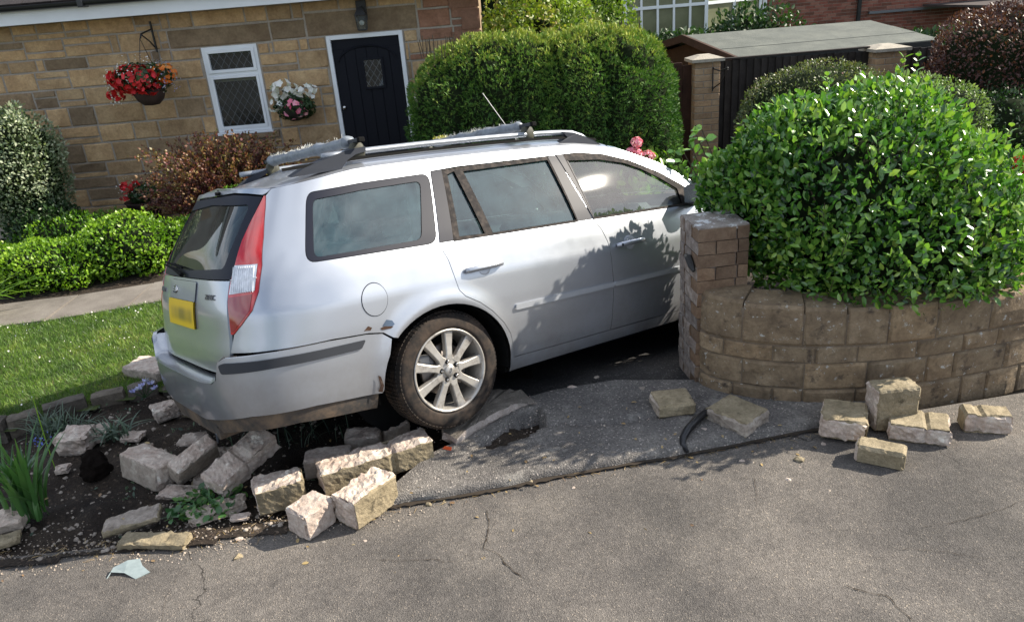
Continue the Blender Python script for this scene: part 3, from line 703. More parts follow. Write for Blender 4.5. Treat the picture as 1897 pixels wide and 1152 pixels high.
def surf_patch(outer, holes=(), off=0., thick=.015, gap=.0025, st=.03, est=.015, mirror=False, bump=False, flip=False, extra=None):
    """triangulate a region of the (u, z) sheet and lift it onto the body; returns V, F"""
    loops = [inset(resamp(outer, est), gap)]+[inset(resamp(h, est), -gap) for h in holes]
    pts = []; edges = []
    for lp in loops:
        b = len(pts); pts += [Vector((p[0], p[1])) for p in lp]; edges += [(b+i, b+(i+1) % len(lp)) for i in range(len(lp))]
    xs = [p.x for p in loops[0]]; zs = [p.y for p in loops[0]]
    LP = np.array([(p.x, p.y) for lp in loops for p in lp])
    def pip(X, Z, P):
        c = np.zeros(X.shape, bool)
        for i in range(len(P)):
            a, b = P[i], P[i-1]
            if a[1] != b[1]: c ^= ((a[1] > Z) != (b[1] > Z)) & (X < (b[0]-a[0])*(Z-a[1])/(b[1]-a[1])+a[0])
        return c
    gx = np.arange(min(xs)+st*.5, max(xs), st); gz = np.arange(min(zs)+st*.4, max(zs), st*.62)
    if len(gx) and len(gz):
        X, Z = [a.ravel() for a in np.meshgrid(gx, gz)]; ok = pip(X, Z, loops[0])
        for h in loops[1:]: ok &= ~pip(X, Z, h)
        X, Z = X[ok], Z[ok]
        for x, z in zip(X, Z):
            if np.min((LP[:, 0]-x)**2+(LP[:, 1]-z)**2) > (st*.42)**2: pts.append(Vector((x, z)))
    r = delaunay_2d_cdt(pts, edges, [], 0, 1e-6)
    vv, ff = r[0], r[2]; tri = []
    for f in ff:
        tri.append(list(f))
    if tri:
        VA = np.array([(p.x, p.y) for p in vv]); CC = np.array([VA[f].mean(0) for f in tri]); ok = pip(CC[:, 0], CC[:, 1], loops[0])
        for h in loops[1:]: ok &= ~pip(CC[:, 0], CC[:, 1], h)
        tri = [f for f, k in zip(tri, ok) if k]
    V = [W(p.x, p.y, off, bump) for p in vv]; F = tri
    # orientation: outward
    if F:
        a, b, c = [Vector(V[i]) for i in F[0][:3]]; nn = (b-a).cross(c-a); ctr = (a+b+c)/3-Vector((.9, 0, .7))
        if nn.dot(Vector((ctr.x*.2, ctr.y, 0))+Vector((0, 0, 0))) < 0: F = [f[::-1] for f in F]
    if thick:
        for lp in loops:
            b = len(V); n = len(lp)
            for p in lp: V.append(W(p.x, p.y, off, bump))
            for p in lp: V.append(W(p.x, p.y, off-thick, bump))
            for i in range(n): F.append((b+i, b+(i+1) % n, b+n+(i+1) % n, b+n+i))
    N = [wn(p.x, p.y, bump) for p in vv]
    if thick:
        for lp in loops:
            nn_ = [wn(p.x, p.y, bump) for p in lp]; N += nn_+nn_
    if mirror: V = [(x, -y, z) for x, y, z in V]; F = [f[::-1] for f in F]; N = [(x, -y, z) for x, y, z in N]
    V = VL(V); V.N = N
    return V, F
class VL(list): N = None
def wn(u, z, bump=False):
    h = .006; a = np.array(W(u+h, z, 0, bump))-np.array(W(u-h, z, 0, bump)); b = np.array(W(u, z+h, 0, bump))-np.array(W(u, z-h, 0, bump)); n = np.cross(a, b); l = np.linalg.norm(n)
    if l < 1e-12: return (0, 0, 0)
    n /= l; p = W(u, z); 
    if n[0]*(p[0]-.9)*.2+n[1]*p[1] < 0: n = -n
    return tuple(n)
def join(*VF):
    V = VL(); F = []; V.N = []
    for v, f in VF:
        b = len(V); V += list(v); V.N += list(getattr(v, 'N', None) or [(0, 0, 0)]*len(v)); F += [tuple(i+b for i in q) for q in f]
    return V, F
def patch(name, outer, holes=(), mat=None, parent=None, **kw):
    V, F = surf_patch(outer, holes, **kw); return mk(name, V, F, mat, parent or CAR, True, vn=V.N)

# outlines on the sheet (metres along the flank, metres above the ground)
DE = [(.02, .986), (.053, .899), (.07, .791), (.081, .736), (.114, .698), (.2, .65), (.276, .59), (.351, .509), (.396, .437), (.414, .34), (.423, .294)]
BL = [(1.048, 1.395), (1.085, 1.176), (1.131, .98), (1.174, .92), (1.201, .843), (1.213, .73), (1.219, .566), (1.207, .415), (1.195, .292)]
ARC = [(AC[0]+.408*math.cos(a), AC[1]+.375*math.sin(a)) for a in np.linspace(math.pi*.985, math.pi*.02, 26)]
RT = [(.136, 1.361), (.151, 1.385), (.179, 1.396), (.62, 1.403), (1.03, 1.412)]
REAR_DOOR = DE[::-1]+[(.027, .992)]+RT+BL+[(.80, .291)]
FT = [(1.062, 1.408), (1.244, 1.412), (1.441, 1.388), (1.647, 1.335), (1.877, 1.235), (2.04, 1.14), (2.25, 1.00)]
FRONT_DOOR = [(u, z) for u, z in FT]+[(2.26, .9), (2.25, .6), (2.24, .292), (1.7, .291)]+BL[::-1]
QWIN = roundp([(-.80, 1.312), (.122, 1.352), (.012, .992), (-.815, .992)], .055, 5)
def zt(u):
    if u > XM-math.pi*1.01 and u < mir(-.9): u = mir(u)
    return float(np.interp(u, [UC, -1.6, -1.2, -1.05, -.9, -.52, -.18, .145, .62, 1.03, 1.26, 1.59, 1.9, 2.15, 2.35, 2.6, 3.0, 3.4, 3.7, 4.47],
                           [1.375, 1.372, 1.362, 1.352, 1.362, 1.395, 1.418, 1.432, 1.445, 1.452, 1.448, 1.405, 1.292, 1.15, 1.015, .975, .93, .87, .80, .72]))
LIGHT_R = [(-1.086, 1.322), (-1.07, 1.266), (-1.047, 1.134), (-1.038, 1.005), (-1.054, .892), (-1.087, .81), (-1.149, .747), (-1.205, .70)]
LIGHT_L = [(-1.222, .70), (-1.224, .781), (-1.232, .853), (-1.228, .899), (-1.21, .97), (-1.196, 1.028), (-1.183, 1.123), (-1.152, 1.206), (-1.10, 1.322)]
BJ = [(-1.235, .612), (-1.0, .618), (-.72, .624), (-.50, .616), (-.40, .602), (-.345, .570)]
us = list(np.linspace(2.30, -1.0, 60))
A0 = [a for a in ARC if True]
body_outer = BJ+[p for p in ARC if p[1] < .61 and p[0] < AC[0]][-1:][:0]+[p for p in ARC if p[0] > -.33]+[(.392, .212), (1.1, .216), (2.32, .22), (2.33, .6), (2.335, .98)]+[(u, zt(u)) for u in us]+[(-1.05, 1.352)]+LIGHT_R
parts = []
for mr in (False, True):
    parts.append(surf_patch(body_outer, [REAR_DOOR, FRONT_DOOR, QWIN], mirror=mr, thick=.02, gap=.0018))
# front wings and nose
wing = [(2.335, .22), (2.37, .22)]+[(2.754+AC[0]+.408*math.cos(a), AC[1]+.375*math.sin(a)) for a in np.linspace(math.pi*.96, math.pi*.03, 22)]+[(3.25, .22), (2.9+math.pi/2, .22)]+[(u, zt(u)) for u in np.linspace(2.9+math.pi/2, 2.34, 36)]
HEADL = roundp([(3.32, .80), (3.95, .70), (3.95, .60), (3.45, .64)], .03); GRIL = roundp([(4.05, .68), (2.9+math.pi/2-.0, .68), (2.9+math.pi/2-.0, .52), (4.08, .52)], .01)
for mr in (False, True):
    parts.append(surf_patch(wing, [HEADL, GRIL[:]], mirror=mr, thick=.02))
# roof cap and bonnet: cross sections from one upper edge to the other
def cap(us_, k=15, hmax=.075):
    V = []; F = []
    for u in us_:
        p0 = Vector(W(u, zt(u), -.002)); yw = abs(p0.y); h = hmax*smoothstep(0, .45, yw) if u > 2 or u < -.3 else hmax
        if u < -.3: h = hmax*smoothstep(-1.3, -.2, p0.x*1.0-.2)*1.0
        z0 = p0.z; row = []
        for j in range(k+1):
            t = j/k; q = 1-abs(2*t-1)            # 0 at the edges, 1 in the middle
            s = -1 if t < .5 else 1
            B = [Vector((yw, 0)), Vector((yw-min(.035, yw*.2), h*.55)), Vector((yw*.62, h)), Vector((0, h))]
            a = q; P = B[0]*(1-a)**3+B[1]*3*a*(1-a)**2+B[2]*3*a*a*(1-a)+B[3]*a**3
            row.append((p0.x, s*P.x, z0+P.y))
        V += row
    n = k+1
    for i in range(len(us_)-1):
        for j in range(k):
            a = i*n+j; F.append((a, a+1, a+n+1, a+n))
    return V, F
ur = list(np.linspace(1.52, XM, 22))+[XM-d for d in np.linspace(.05, math.pi/2-.02, 26)]
vF = cap(ur); parts.append((vF[0], [f[::-1] for f in vF[1]]))
uh = list(np.linspace(2.42, 2.9, 10))+[2.9+d for d in np.linspace(.06, math.pi/2-.02, 22)]
parts.append(cap(uh, hmax=.05))
V, F = join(*parts); mk('body', V, F, PAINT, CAR, True, vn=V.N)
V, F = cap(list(np.linspace(1.53, 2.41, 16)), hmax=.07); mk('windscreen', V, F, CGLASSF, CAR, True)

# doors
RH = [(.027, .992), (.136, 1.361), (.323, 1.374), (1.040, 1.390), (1.124, .992)]
RD_GLASS = [(.34, 1.345), (.966, 1.366), (.996, 1.0), (.376, 1.0)]
FIXG = [(.232, 1.336), (.282, 1.35), (.322, 1.003), (.158, 1.007)]
FH = [(1.050, 1.392), (1.244, 1.395), (1.441, 1.372), (1.647, 1.318), (1.877, 1.218), (2.04, 1.12), (2.19, 1.01), (2.19, .985), (1.132, .99)]
F_GLASS = [(1.118, 1.352), (1.388, 1.340), (1.587, 1.303), (1.709, 1.258), (1.854, 1.18), (1.975, 1.10), (1.966, 1.000), (1.137, .999)]
def door(side, rear):
    mr = side == 'left'
    kw = dict(mirror=mr)
    if rear:
        D_ = patch('door', REAR_DOOR, [RH], PAINT, **kw, thick=.03)
        patch('pillar_trim', [(.029, .992), (.137, 1.360), (.210, 1.366), (.116, .992)], [], PILB, D_, gap=.001, off=.002, **kw)
        patch('pillar_trim', [(.981, 1.386), (1.046, 1.392), (1.122, .990), (1.005, .990)], [], PILB, D_, gap=.001, off=.003, **kw)
        patch('window_seal', [(.21, 1.364), (.323, 1.370), (.979, 1.386), (1.004, .988), (.118, .988)], [RD_GLASS, FIXG], RUBB, D_, gap=.0005, off=.004, thick=.014, **kw)
        patch('door_window', RD_GLASS, [], CGLASS, D_, gap=-.004, off=-.010, thick=0, **kw)
        patch('quarter_light', FIXG, [], CGLASS, D_, gap=-.004, off=-.010, thick=0, **kw)
        hx, hz = .262, .832
    else:
        D_ = patch('door', FRONT_DOOR, [FH], PAINT, **kw, thick=.03)
        patch('pillar_trim', [(1.052, 1.392), (1.108, 1.392), (1.125, .992), (1.1225, .99)][:0] or [(1.053, 1.391), (1.109, 1.393), (1.128, 1.34), (1.142, .992), (1.134, .990), (1.095, 1.18)], [], PILB, D_, gap=.0005, off=.003, **kw)
        patch('window_seal', [(1.108, 1.390)]+FH[1:-1]+[(1.136, .988)], [F_GLASS], RUBB, D_, gap=.0005, off=.004, thick=.014, **kw)
        patch('door_window', F_GLASS, [], CGLASSF, D_, gap=-.004, off=-.010, thick=0, **kw)
        hx, hz = 1.385, .815
    s = 1 if mr else -1
    # recess cup and pull handle
    def onb(u, z, o): p = W(u, z, o); return Vector((p[0], p[1]*(1 if s < 0 else -1), p[2]))
    cupv = []; 
    ring = [(hx+.052*math.cos(a)*(.8 if math.sin(a) < 0 else 1), hz+.044*math.sin(a)) for a in np.linspace(0, 2*math.pi, 25)[:-1]]
    V = [onb(u, z, .0015) for u, z in ring]+[onb(hx+(u-hx)*.86, hz+(z-hz)*.86, -.001) for u, z in ring]+[onb(hx+(u-hx)*.55, hz+(z-hz)*.5, -.006+.0075) for u, z in ring]
    # the cup is a shallow dish standing on the skin
    F = [(k, (k+1) % 24, 24+(k+1) % 24, 24+k) for k in range(24)]+[(24+k, 24+(k+1) % 24, 48+(k+1) % 24, 48+k) for k in range(24)]+[tuple(range(48, 72))]
    V = [onb(u, z, .0012) for u, z in ring]+[onb(hx+(u-hx)*.9, hz+(z-hz)*.9, .003) for u, z in ring]+[onb(hx+(u-hx)*.6, hz+(z-hz)*.5, .0012) for u, z in ring]
    mk('handle_cup', V, F, plain('cup_silver', (.45, .47, .52), .45, metal=.6), D_, True)  # silver cup, slightly paler than the body paint
    bm = bmesh.new(); L = .118
    pts = [onb(hx-L-.005, hz-.004, .008), onb(hx-L+.012, hz-.002, .022), onb(hx-.05, hz+.002, .034), onb(hx+.05, hz+.004, .036), onb(hx+L-.015, hz+.004, .026), onb(hx+L, hz+.004, .008)]
    tube(pts, [.013, .0155, .015, .0145, .014, .010], 10, bm); mkbm('door_handle', bm, PAINT, D_, True)
    if not rear:
        bm = bmesh.new(); tube([onb(hx-L+.018, hz-.002, .030), onb(hx-L+.018, hz-.002, .040)], .0085, 12, bm); mkbm('lock', bm, TRIM, D_)
    # rub strip
    u0, u1 = (.443, 1.212) if rear else (1.228, 2.235)
    st_ = roundp([(u0, .592), (u1, .594), (u1, .563), (u0, .563)], .01, 3)
    patch('rub_strip', st_, [], plain('silver_strip', (.42, .44, .47), .4, metal=.5), D_, off=.013, thick=.014, gap=0, mirror=mr)
for sd_ in ('right', 'left'):
    door(sd_, True); door(sd_, False)
# quarter windows: black border ring and clear glass
QC = roundp([(-.752, 1.276), (.052, 1.315), (-.068, 1.022), (-.766, 1.012)], .035, 4)
for mr in (False, True):
    q = patch('rear_quarter_window', QWIN, [QC], PILB, mirror=mr, off=-.001, thick=.006, gap=.0015)
    patch('quarter_glass', QC, [], CGLASS, q, mirror=mr, off=-.006, thick=0, gap=-.002)
# tailgate
TG = [(-1.24, .505)]+[(u, .505) for u in np.linspace(-1.4, mir(-1.4), 12)]+[(mir(-1.24), .505), (mir(-1.236), .69), (mir(-1.238), .85), (mir(-1.226), .944)]+[(u, .944) for u in np.linspace(mir(-1.3), -1.3, 14)]+[(-1.226, .944), (-1.238, .85), (-1.236, .69)]
TGO = patch('tailgate', TG, [], PAINT, thick=.02, gap=.002)
GL_L = [(u, z) for u, z in LIGHT_L if z > .95]
RG = [(-1.222, .950)]+GL_L[:-1]+[(-1.112, 1.318)]+[(u, 1.322+.022*min(1, abs(u+1.10)*3)) for u in np.linspace(-1.25, mir(-1.25), 14)]+[(mir(-1.112), 1.318)]+[(mir(u), z) for u, z in GL_L[:-1]][::-1]+[(mir(-1.222), .95)]+[(u, .95) for u in np.linspace(mir(-1.35), -1.35, 12)]
RGH = roundp([(-1.30, 1.02), (-1.245, 1.15), (-1.215, 1.275), (mir(-1.215), 1.29), (mir(-1.245), 1.15), (mir(-1.30), 1.0)], .04)
RGH = roundp([(-1.285, 1.00), (-1.20, 1.285), (UC, 1.305), (mir(-1.20), 1.285), (mir(-1.285), 1.00), (UC, .985)], .035)
patch('rear_window_border', RG, [RGH], PILB, TGO, off=-.001, thick=.01, gap=.0012)
patch('rear_window', RGH, [], CGLASSR, TGO, off=-.008, thick=0, gap=-.003)
# strip above the glass with the washer jet
LIP = [(-1.052, 1.35), (-1.09, 1.332), (-1.113, 1.325)]+[(u, 1.330+.022*min(1, abs(u+1.10)*3)) for u in np.linspace(-1.25, mir(-1.25), 14)]+[(mir(-1.113), 1.325), (mir(-1.09), 1.332), (mir(-1.052), 1.35)]+[(u, zt(u)) for u in np.linspace(mir(-1.2), -1.2, 14)]
patch('rear_roof_edge', LIP, [], PAINT, thick=.015, gap=.0008)
p = W(UC+.1, 1.36, .012); mkbm('washer_jet', box((p[0]-.014, p[1]-.012, p[2]-.008), (p[0]+.012, p[1]+.012, p[2]+.01), .003), BLK, CAR)
# handle panel, badge, plate
HPN = roundp([(-1.605, .935), (mir(-1.605)+.0, .935), (mir(-1.605), .835), (-1.605, .835)], .015)
patch('handle_panel', HPN, [], PAINT, TGO, off=.007, thick=.008, gap=0)
m, nt_, b = new_mat('number_plate'); L_ = nt_.links.new
co = coords(nt_); sx = nd(nt_, 'ShaderNodeSeparateXYZ'); L_(co, sx.inputs[0])
cb = nd(nt_, 'ShaderNodeCombineXYZ'); L_(sx.outputs['Y'], cb.inputs[0]); L_(sx.outputs['Z'], cb.inputs[1])
n_ = nd(nt_, 'ShaderNodeTexNoise', Scale=7, Detail=1); mp = nd(nt_, 'ShaderNodeMapping'); mp.inputs['Location'].default_value = (3.1, 1.7, .3); mp.inputs['Scale'].default_value = (1., .3, 1); L_(cb.outputs[0], mp.inputs[0]); L_(mp.outputs[0], n_.inputs['Vector'])
def band(sock, a, b2, e):
    r = nd(nt_, 'ShaderNodeMapRange', interpolation_type='SMOOTHSTEP'); r.inputs[1].default_value = a; r.inputs[2].default_value = a+e; L_(sock, r.inputs[0])
    r2 = nd(nt_, 'ShaderNodeMapRange', interpolation_type='SMOOTHSTEP'); r2.inputs[1].default_value = b2; r2.inputs[2].default_value = b2-e; L_(sock, r2.inputs[0])
    mm = nd(nt_, 'ShaderNodeMath', operation='MULTIPLY'); L_(r.outputs[0], mm.inputs[0]); L_(r2.outputs[0], mm.inputs[1]); return mm.outputs[0]
f1 = band(sx.outputs['Z'], .715, .815, .035); f2 = band(sx.outputs['Y'], -.235, .22, .06)
mm = nd(nt_, 'ShaderNodeMath', operation='MULTIPLY'); L_(f1, mm.inputs[0]); L_(f2, mm.inputs[1])
m2 = nd(nt_, 'ShaderNodeMath', operation='MULTIPLY'); L_(mm.outputs[0], m2.inputs[0]); L_(ramp(nt_, n_.outputs[0], [(.35, g3(.35)), (.6, g3(.8))]), m2.inputs[1])
L_(mixc(nt_, m2.outputs[0], (.72, .48, .015), (.16, .13, .03)), b.inputs['Base Color']); b.inputs['Roughness'].default_value = .35
PLM = m
PL = roundp([(-1.61, .838), (mir(-1.61), .838), (mir(-1.61), .702), (-1.61, .702)], .008)
patch('number_plate', PL, [], PLM, TGO, off=.012, thick=.010, gap=0)
def text_mesh(txt, size, ext=.001):
    c = bpy.data.curves.new('t', 'FONT'); c.body = txt; c.size = size; c.extrude = ext; c.align_x = 'CENTER'; c.align_y = 'CENTER'; c.offset = size*.008
    o = bpy.data.objects.new('t', c); me = bpy.data.meshes.new_from_object(o)
    V = [tuple(v.co) for v in me.vertices]; F = [tuple(p.vertices) for p in me.polygons]
    bpy.data.objects.remove(o); bpy.data.curves.remove(c); bpy.data.meshes.remove(me); return V, F
def onface(V, u, z, off):
    """local x to the reader's right on the tail (towards -y is the car's right = picture right), y up"""
    out = []
    for x, y, zz in V:
        out.append(W(u+x/ .95, z+y, off+zz))
    return out
BLUE = plain('badge_blue', (.02, .03, .10), .25, coat=1.)
ov = [(.045*math.cos(a), .019*math.sin(a), 0) for a in np.linspace(0, 2*math.pi, 29)[:-1]]
V = onface(ov, -2.02, .886, .013)+onface([(0, 0, 0)], -2.02, .886, .014); bd = mk('badge', V, [(k, (k+1) % 28, 28) for k in range(28)], BLUE, TGO)
V = onface([(x*1.1, y*1.1, z) for x, y, z in ov], -2.02, .886, .0095)+onface(ov, -2.02, .886, .0135); mk('badge_rim', V, [(k, (k+1) % 28, 28+(k+1) % 28, 28+k) for k in range(28)], CHROME, bd)
v, f = text_mesh('Ford', .030); mk('badge_lettering', onface(v, -2.02, .886, .0155), f, CHROME, bd)
v, f = text_mesh('ZETEC', .034, .002); mk('model_lettering', onface(v, -1.40, .868, .004), f, plain('lettering_grey', (.12, .12, .13), .3, metal=.6), TGO)
v, f = text_mesh('MONDEO', .032, .002); mk('model_lettering', onface(v, -2.36, .868, .004), f, bpy.data.materials['lettering_grey'], TGO)
# wiper across the foot of the rear glass
bm = bmesh.new(); tube([W(UC, .965, .02), W(UC-.18, .995, .03), W(UC-.42, 1.01, .028)], [.012, .008, .005], 6, bm); tube([W(UC-.02, 1.0, .022), W(UC-.48, 1.022, .022)], .006, 5, bm); mkbm('rear_wiper', bm, BLK, TGO)
# tail lights
for mr in (False, True):
    LO = LIGHT_L+LIGHT_R
    base = patch('tail_light', LO, [], REDL, mirror=mr, off=.004, thick=.02, gap=.002)
    patch('clear_lens', [(-1.222, .884), (-1.070, .897), (-1.058, 1.015), (-1.196, 1.016)], [], CLRL, base, mirror=mr, off=.0065, thick=.003, gap=.001, st=.02)
    patch('lower_lens', [(-1.215, .712), (-1.22, .79), (-1.226, .872), (-1.085, .884), (-1.098, .81), (-1.155, .755), (-1.198, .715)], [], REDD, base, mirror=mr, off=.0062, thick=.003, gap=.001)
    bm = bmesh.new(); sg = -1 if mr else 1
    for k in range(11):
        u = -1.205+k*.0125; p0 = W(u, .892, .0085); p1 = W(u+.004, 1.008, .0085)
        tube([(p0[0], p0[1]*sg, p0[2]), (p1[0], p1[1]*sg, p1[2])], .0022, 4, bm)
    p0 = W(-1.212, .951, .0085); p1 = W(-1.062, .955, .0085); tube([(p0[0], p0[1]*sg, p0[2]), (p1[0], p1[1]*sg, p1[2])], .003, 4, bm)
    mkbm('lens_ribs', bm, CLRL, base)
# fuel flap
fc = (-.435, .773); FLP = [(fc[0]+.088*math.cos(a), fc[1]+.080*math.sin(a)) for a in np.linspace(0, 2*math.pi, 33)[:-1]]
patch('fuel_flap', FLP, [], PAINT, off=.0035, thick=.004, gap=.001)
patch('fuel_flap_gap', [(fc[0]+.091*math.cos(a), fc[1]+.083*math.sin(a)) for a in np.linspace(0, 2*math.pi, 33)[:-1]], [], BLK, off=.0008, thick=0, gap=0)
# rear bumper
BT = [(-.350, .566), (-.40, .600), (-.50, .614), (-.72, .622), (-1.0, .616), (-1.19, .608), (-1.235, .585), (-1.262, .50), (-1.30, .478)]
ARB = [a for a in ARC if a[0] < -.352]
bt = BT+[(u, .474) for u in np.linspace(-1.40, mir(-1.40), 14)]+[(mir(u), z) for u, z in BT[::-1]]
bb = [(mir(u), z) for u, z in ARB[::-1]]+[(mir(-.44), .30), (mir(-.8), .325), (mir(-1.1), .32), (mir(-1.3), .29)]+[(u, .262) for u in np.linspace(mir(-1.5), -1.5, 10)]+[(-1.3, .29), (-1.1, .32), (-.8, .325), (-.44, .302)]+ARB
SB = roundp([(-1.222, .574), (-1.19, .584), (-.93, .590), (-.505, .590), (-.535, .550), (-.93, .546), (-1.21, .532)], .012, 3)
V1 = surf_patch(bt+bb, [], bump=True, thick=.02, gap=.0015)
# fade the extra depth in along the flank so that it meets the wing
def fade(V):
    return [(x, y*(1-.016/.9*(1-smoothstep(-.40, -.95, x))*1.0) if x > -1 else y, z) for x, y, z in V]
shelf = []; sf = []
ul = [-1.225]+list(np.linspace(-1.27, mir(-1.27), 30))+[mir(-1.225)]
for u in ul:
    z = float(np.interp(abs(u-UC), [0, .47, .57, .609, .64], [.474, .474, .478, .50, .59]))
    shelf += [W(u, z-.001, 0, True), W(u, z+.012, -.035, True), W(u, z+.004, -.03)]
for i in range(len(ul)-1):
    a = i*3; sf += [(a, a+1, a+4, a+3), (a+1, a+2, a+5, a+4)]
V, F = join((fade(V1[0]), V1[1]), (shelf, sf)); BMP = mk('rear_bumper', V, F, PAINT, CAR, True)
for mr in (False, True):
    v, f = surf_patch(SB, [], bump=True, off=.008, thick=.012, gap=0, mirror=mr); mk('bumper_strip', fade(v) if not mr else [(x, -y2, z) for (x, y2, z) in fade([(x, -y, z) for x, y, z in v])], f, TRIM, BMP, True)
VO = [(-.46, .312), (-.8, .335), (-1.1, .332), (-1.3, .305)]+[(u, .275) for u in np.linspace(-1.5, mir(-1.5), 10)]+[(mir(-1.3), .305), (mir(-1.1), .332), (mir(-.8), .335), (mir(-.46), .312), (mir(-.47), .225), (mir(-.9), .255), (mir(-1.2), .235)]+[(u, .175) for u in np.linspace(mir(-1.5), -1.5, 8)]+[(-1.2, .235), (-.9, .255), (-.47, .225)]
v, f = surf_patch(VO, [], bump=True, off=-.008, thick=.02, gap=0); mk('rear_valance', fade(v), f, VALM, BMP, True)
# scrapes and chipped paint with rust at the bumper joint and behind the wheel
RUST = dirty('rust', (.055, .03, .02), .9, (.20, .16, .13), .5, 40)
for pts in ([(-.402, .640), (-.372, .664), (-.335, .655), (-.322, .634), (-.352, .624), (-.395, .622)],):
    patch('scuffed_paint', pts, [], plain('torn_metal', (.12, .16, .22), .35, metal=.7), off=.002, thick=.002, gap=0)
patch('rust_spot', [(-.42, .628), (-.392, .634), (-.332, .626), (-.35, .617), (-.408, .618)], [], RUST, off=.003, thick=.002, gap=0)
patch('rust_spot', [(-.530, .632), (-.50, .652), (-.475, .640), (-.487, .628)], [], RUST, off=.0015, thick=.001, gap=0)
patch('rust_spot', [(-.462, .40), (-.448, .392), (-.436, .345), (-.446, .31), (-.470, .318), (-.456, .345)], [], RUST, bump=True, off=-.006, thick=.001, gap=0)
# sill seam, wheel arch liners, floor
for mr in (1, -1):
    for wx in (0., 2.754):
        V = []; F = []; n = 22
        for k in range(n):
            a = math.pi*1.05-k*(math.pi*1.1)/(n-1)
            for y in (.865, .50): V.append((wx+AC[0]+.412*math.cos(a), -mr*y, AC[1]+.379*math.sin(a)))
        for k in range(n-1): F.append((2*k, 2*k+1, 2*k+3, 2*k+2))
        b0 = len(V)
        V += [(wx+AC[0]+.42*math.cos(a), -mr*.50, AC[1]+.385*math.sin(a)) for a in np.linspace(0, 2*math.pi, 24)]; F.append(tuple(range(b0, b0+24)))
        mk('wheel_arch_liner', V, F, BLK, CAR)
bm = bmesh.new(); box((.40, -.80, .20), (2.30, .80, .26), bm=bm); box((-.85, -.6, .26), (-.45, .6, .34), bm=bm); box((-.45, -.49, .26), (.45, .49, .36), bm=bm); box((2.2, -.49, .2), (3.4, .49, .5), bm=bm); mkbm('underbody', bm, BLK, CAR)
bm = bmesh.new(); tube([(-1.10, -.42, .20), (-.9, -.42, .22), (-.4, -.40, .23)], .035, 12, bm); mkbm('exhaust', bm, VALM, CAR)
# interior
bm = bmesh.new()
for y in (.37, -.37):
    box((1.05, y-.25, .42), (1.60, y+.25, .58), .05, bm); box((.93, y-.24, .50), (1.08, y+.24, 1.02), .05, bm, None); box((.93, y-.13, 1.05), (1.03, y+.13, 1.22), .04, bm)
box((.15, -.62, .42), (.62, .62, .56), .05, bm); box((.0, -.62, .50), (.14, .62, .98), .05, bm)
for y in (.4, 0, -.4): box((.0, y-.11, 1.0), (.09, y+.11, 1.12), .03, bm)
box((-.95, -.70, .60), (0, .70, .63), 0, bm)
mkbm('seats', bm, SEAT, CAR)
bm = bmesh.new(); box((1.93, -.72, .62), (2.25, .72, .98), .07, bm); box((1.86, -.56, .80), (2.05, -.22, 1.02), .05, bm); mkbm('dashboard', bm, DASH, CAR)
bm = bmesh.new(); cx, cz = Vector((1.72, -.38, .93)), .19
ax = Vector((-.42, 0, .9)).normalized(); e1 = Vector((0, 1, 0)); e2 = ax.cross(e1)
ax = Vector((-.88, 0, .47)).normalized(); e2 = ax.cross(e1)
tube([cx+(e1*math.cos(a)+e2*math.sin(a))*.185 for a in np.linspace(0, 2*math.pi, 30)], .016, 8, bm, cap=False)
for a in (0, math.pi, -math.pi/2): tube([cx, cx+(e1*math.cos(a)+e2*math.sin(a))*.18], .018, 6, bm)
tube([cx-ax*.005, cx+ax*.02], [.07, .06], 14, bm); tube([cx, cx-ax*.25], .03, 8, bm); mkbm('steering_wheel', bm, BLK, CAR, True)
for mr in (1, -1):
    for pl in ([(.06, mr*.58, 1.33), (-.02, mr*.74, .95)], [(1.07, mr*.56, 1.35), (1.10, mr*.73, .95)]):
        bm = bmesh.new(); tube(pl, .03, 8, bm); mkbm('inner_pillar', bm, LINER, CAR, True)
bm = bmesh.new(); tube([(-.88, .05, .70), (-.86, .03, .95), (-.74, -.05, 1.18), (-.66, -.12, 1.27)], .010, 6, bm)
mkbm('dangling_belt', bm, LINER, CAR, True)
# painted rim sheltering the belt and pillar feet

# shopping and odds and ends in the boot
bm = bmesh.new(); bmesh.ops.create_icosphere(bm, subdivisions=3, radius=.22, matrix=Matrix.Translation((-.62, -.45, .74)) @ Matrix.Diagonal((1, .9, 1.1, 1)))
for v_ in bm.verts: v_.co += v_.normal*.03*nz(v_.co, 9)
mkbm('boot_bag', bm, plain('white_bag', (.6, .62, .66), .6), CAR, True)
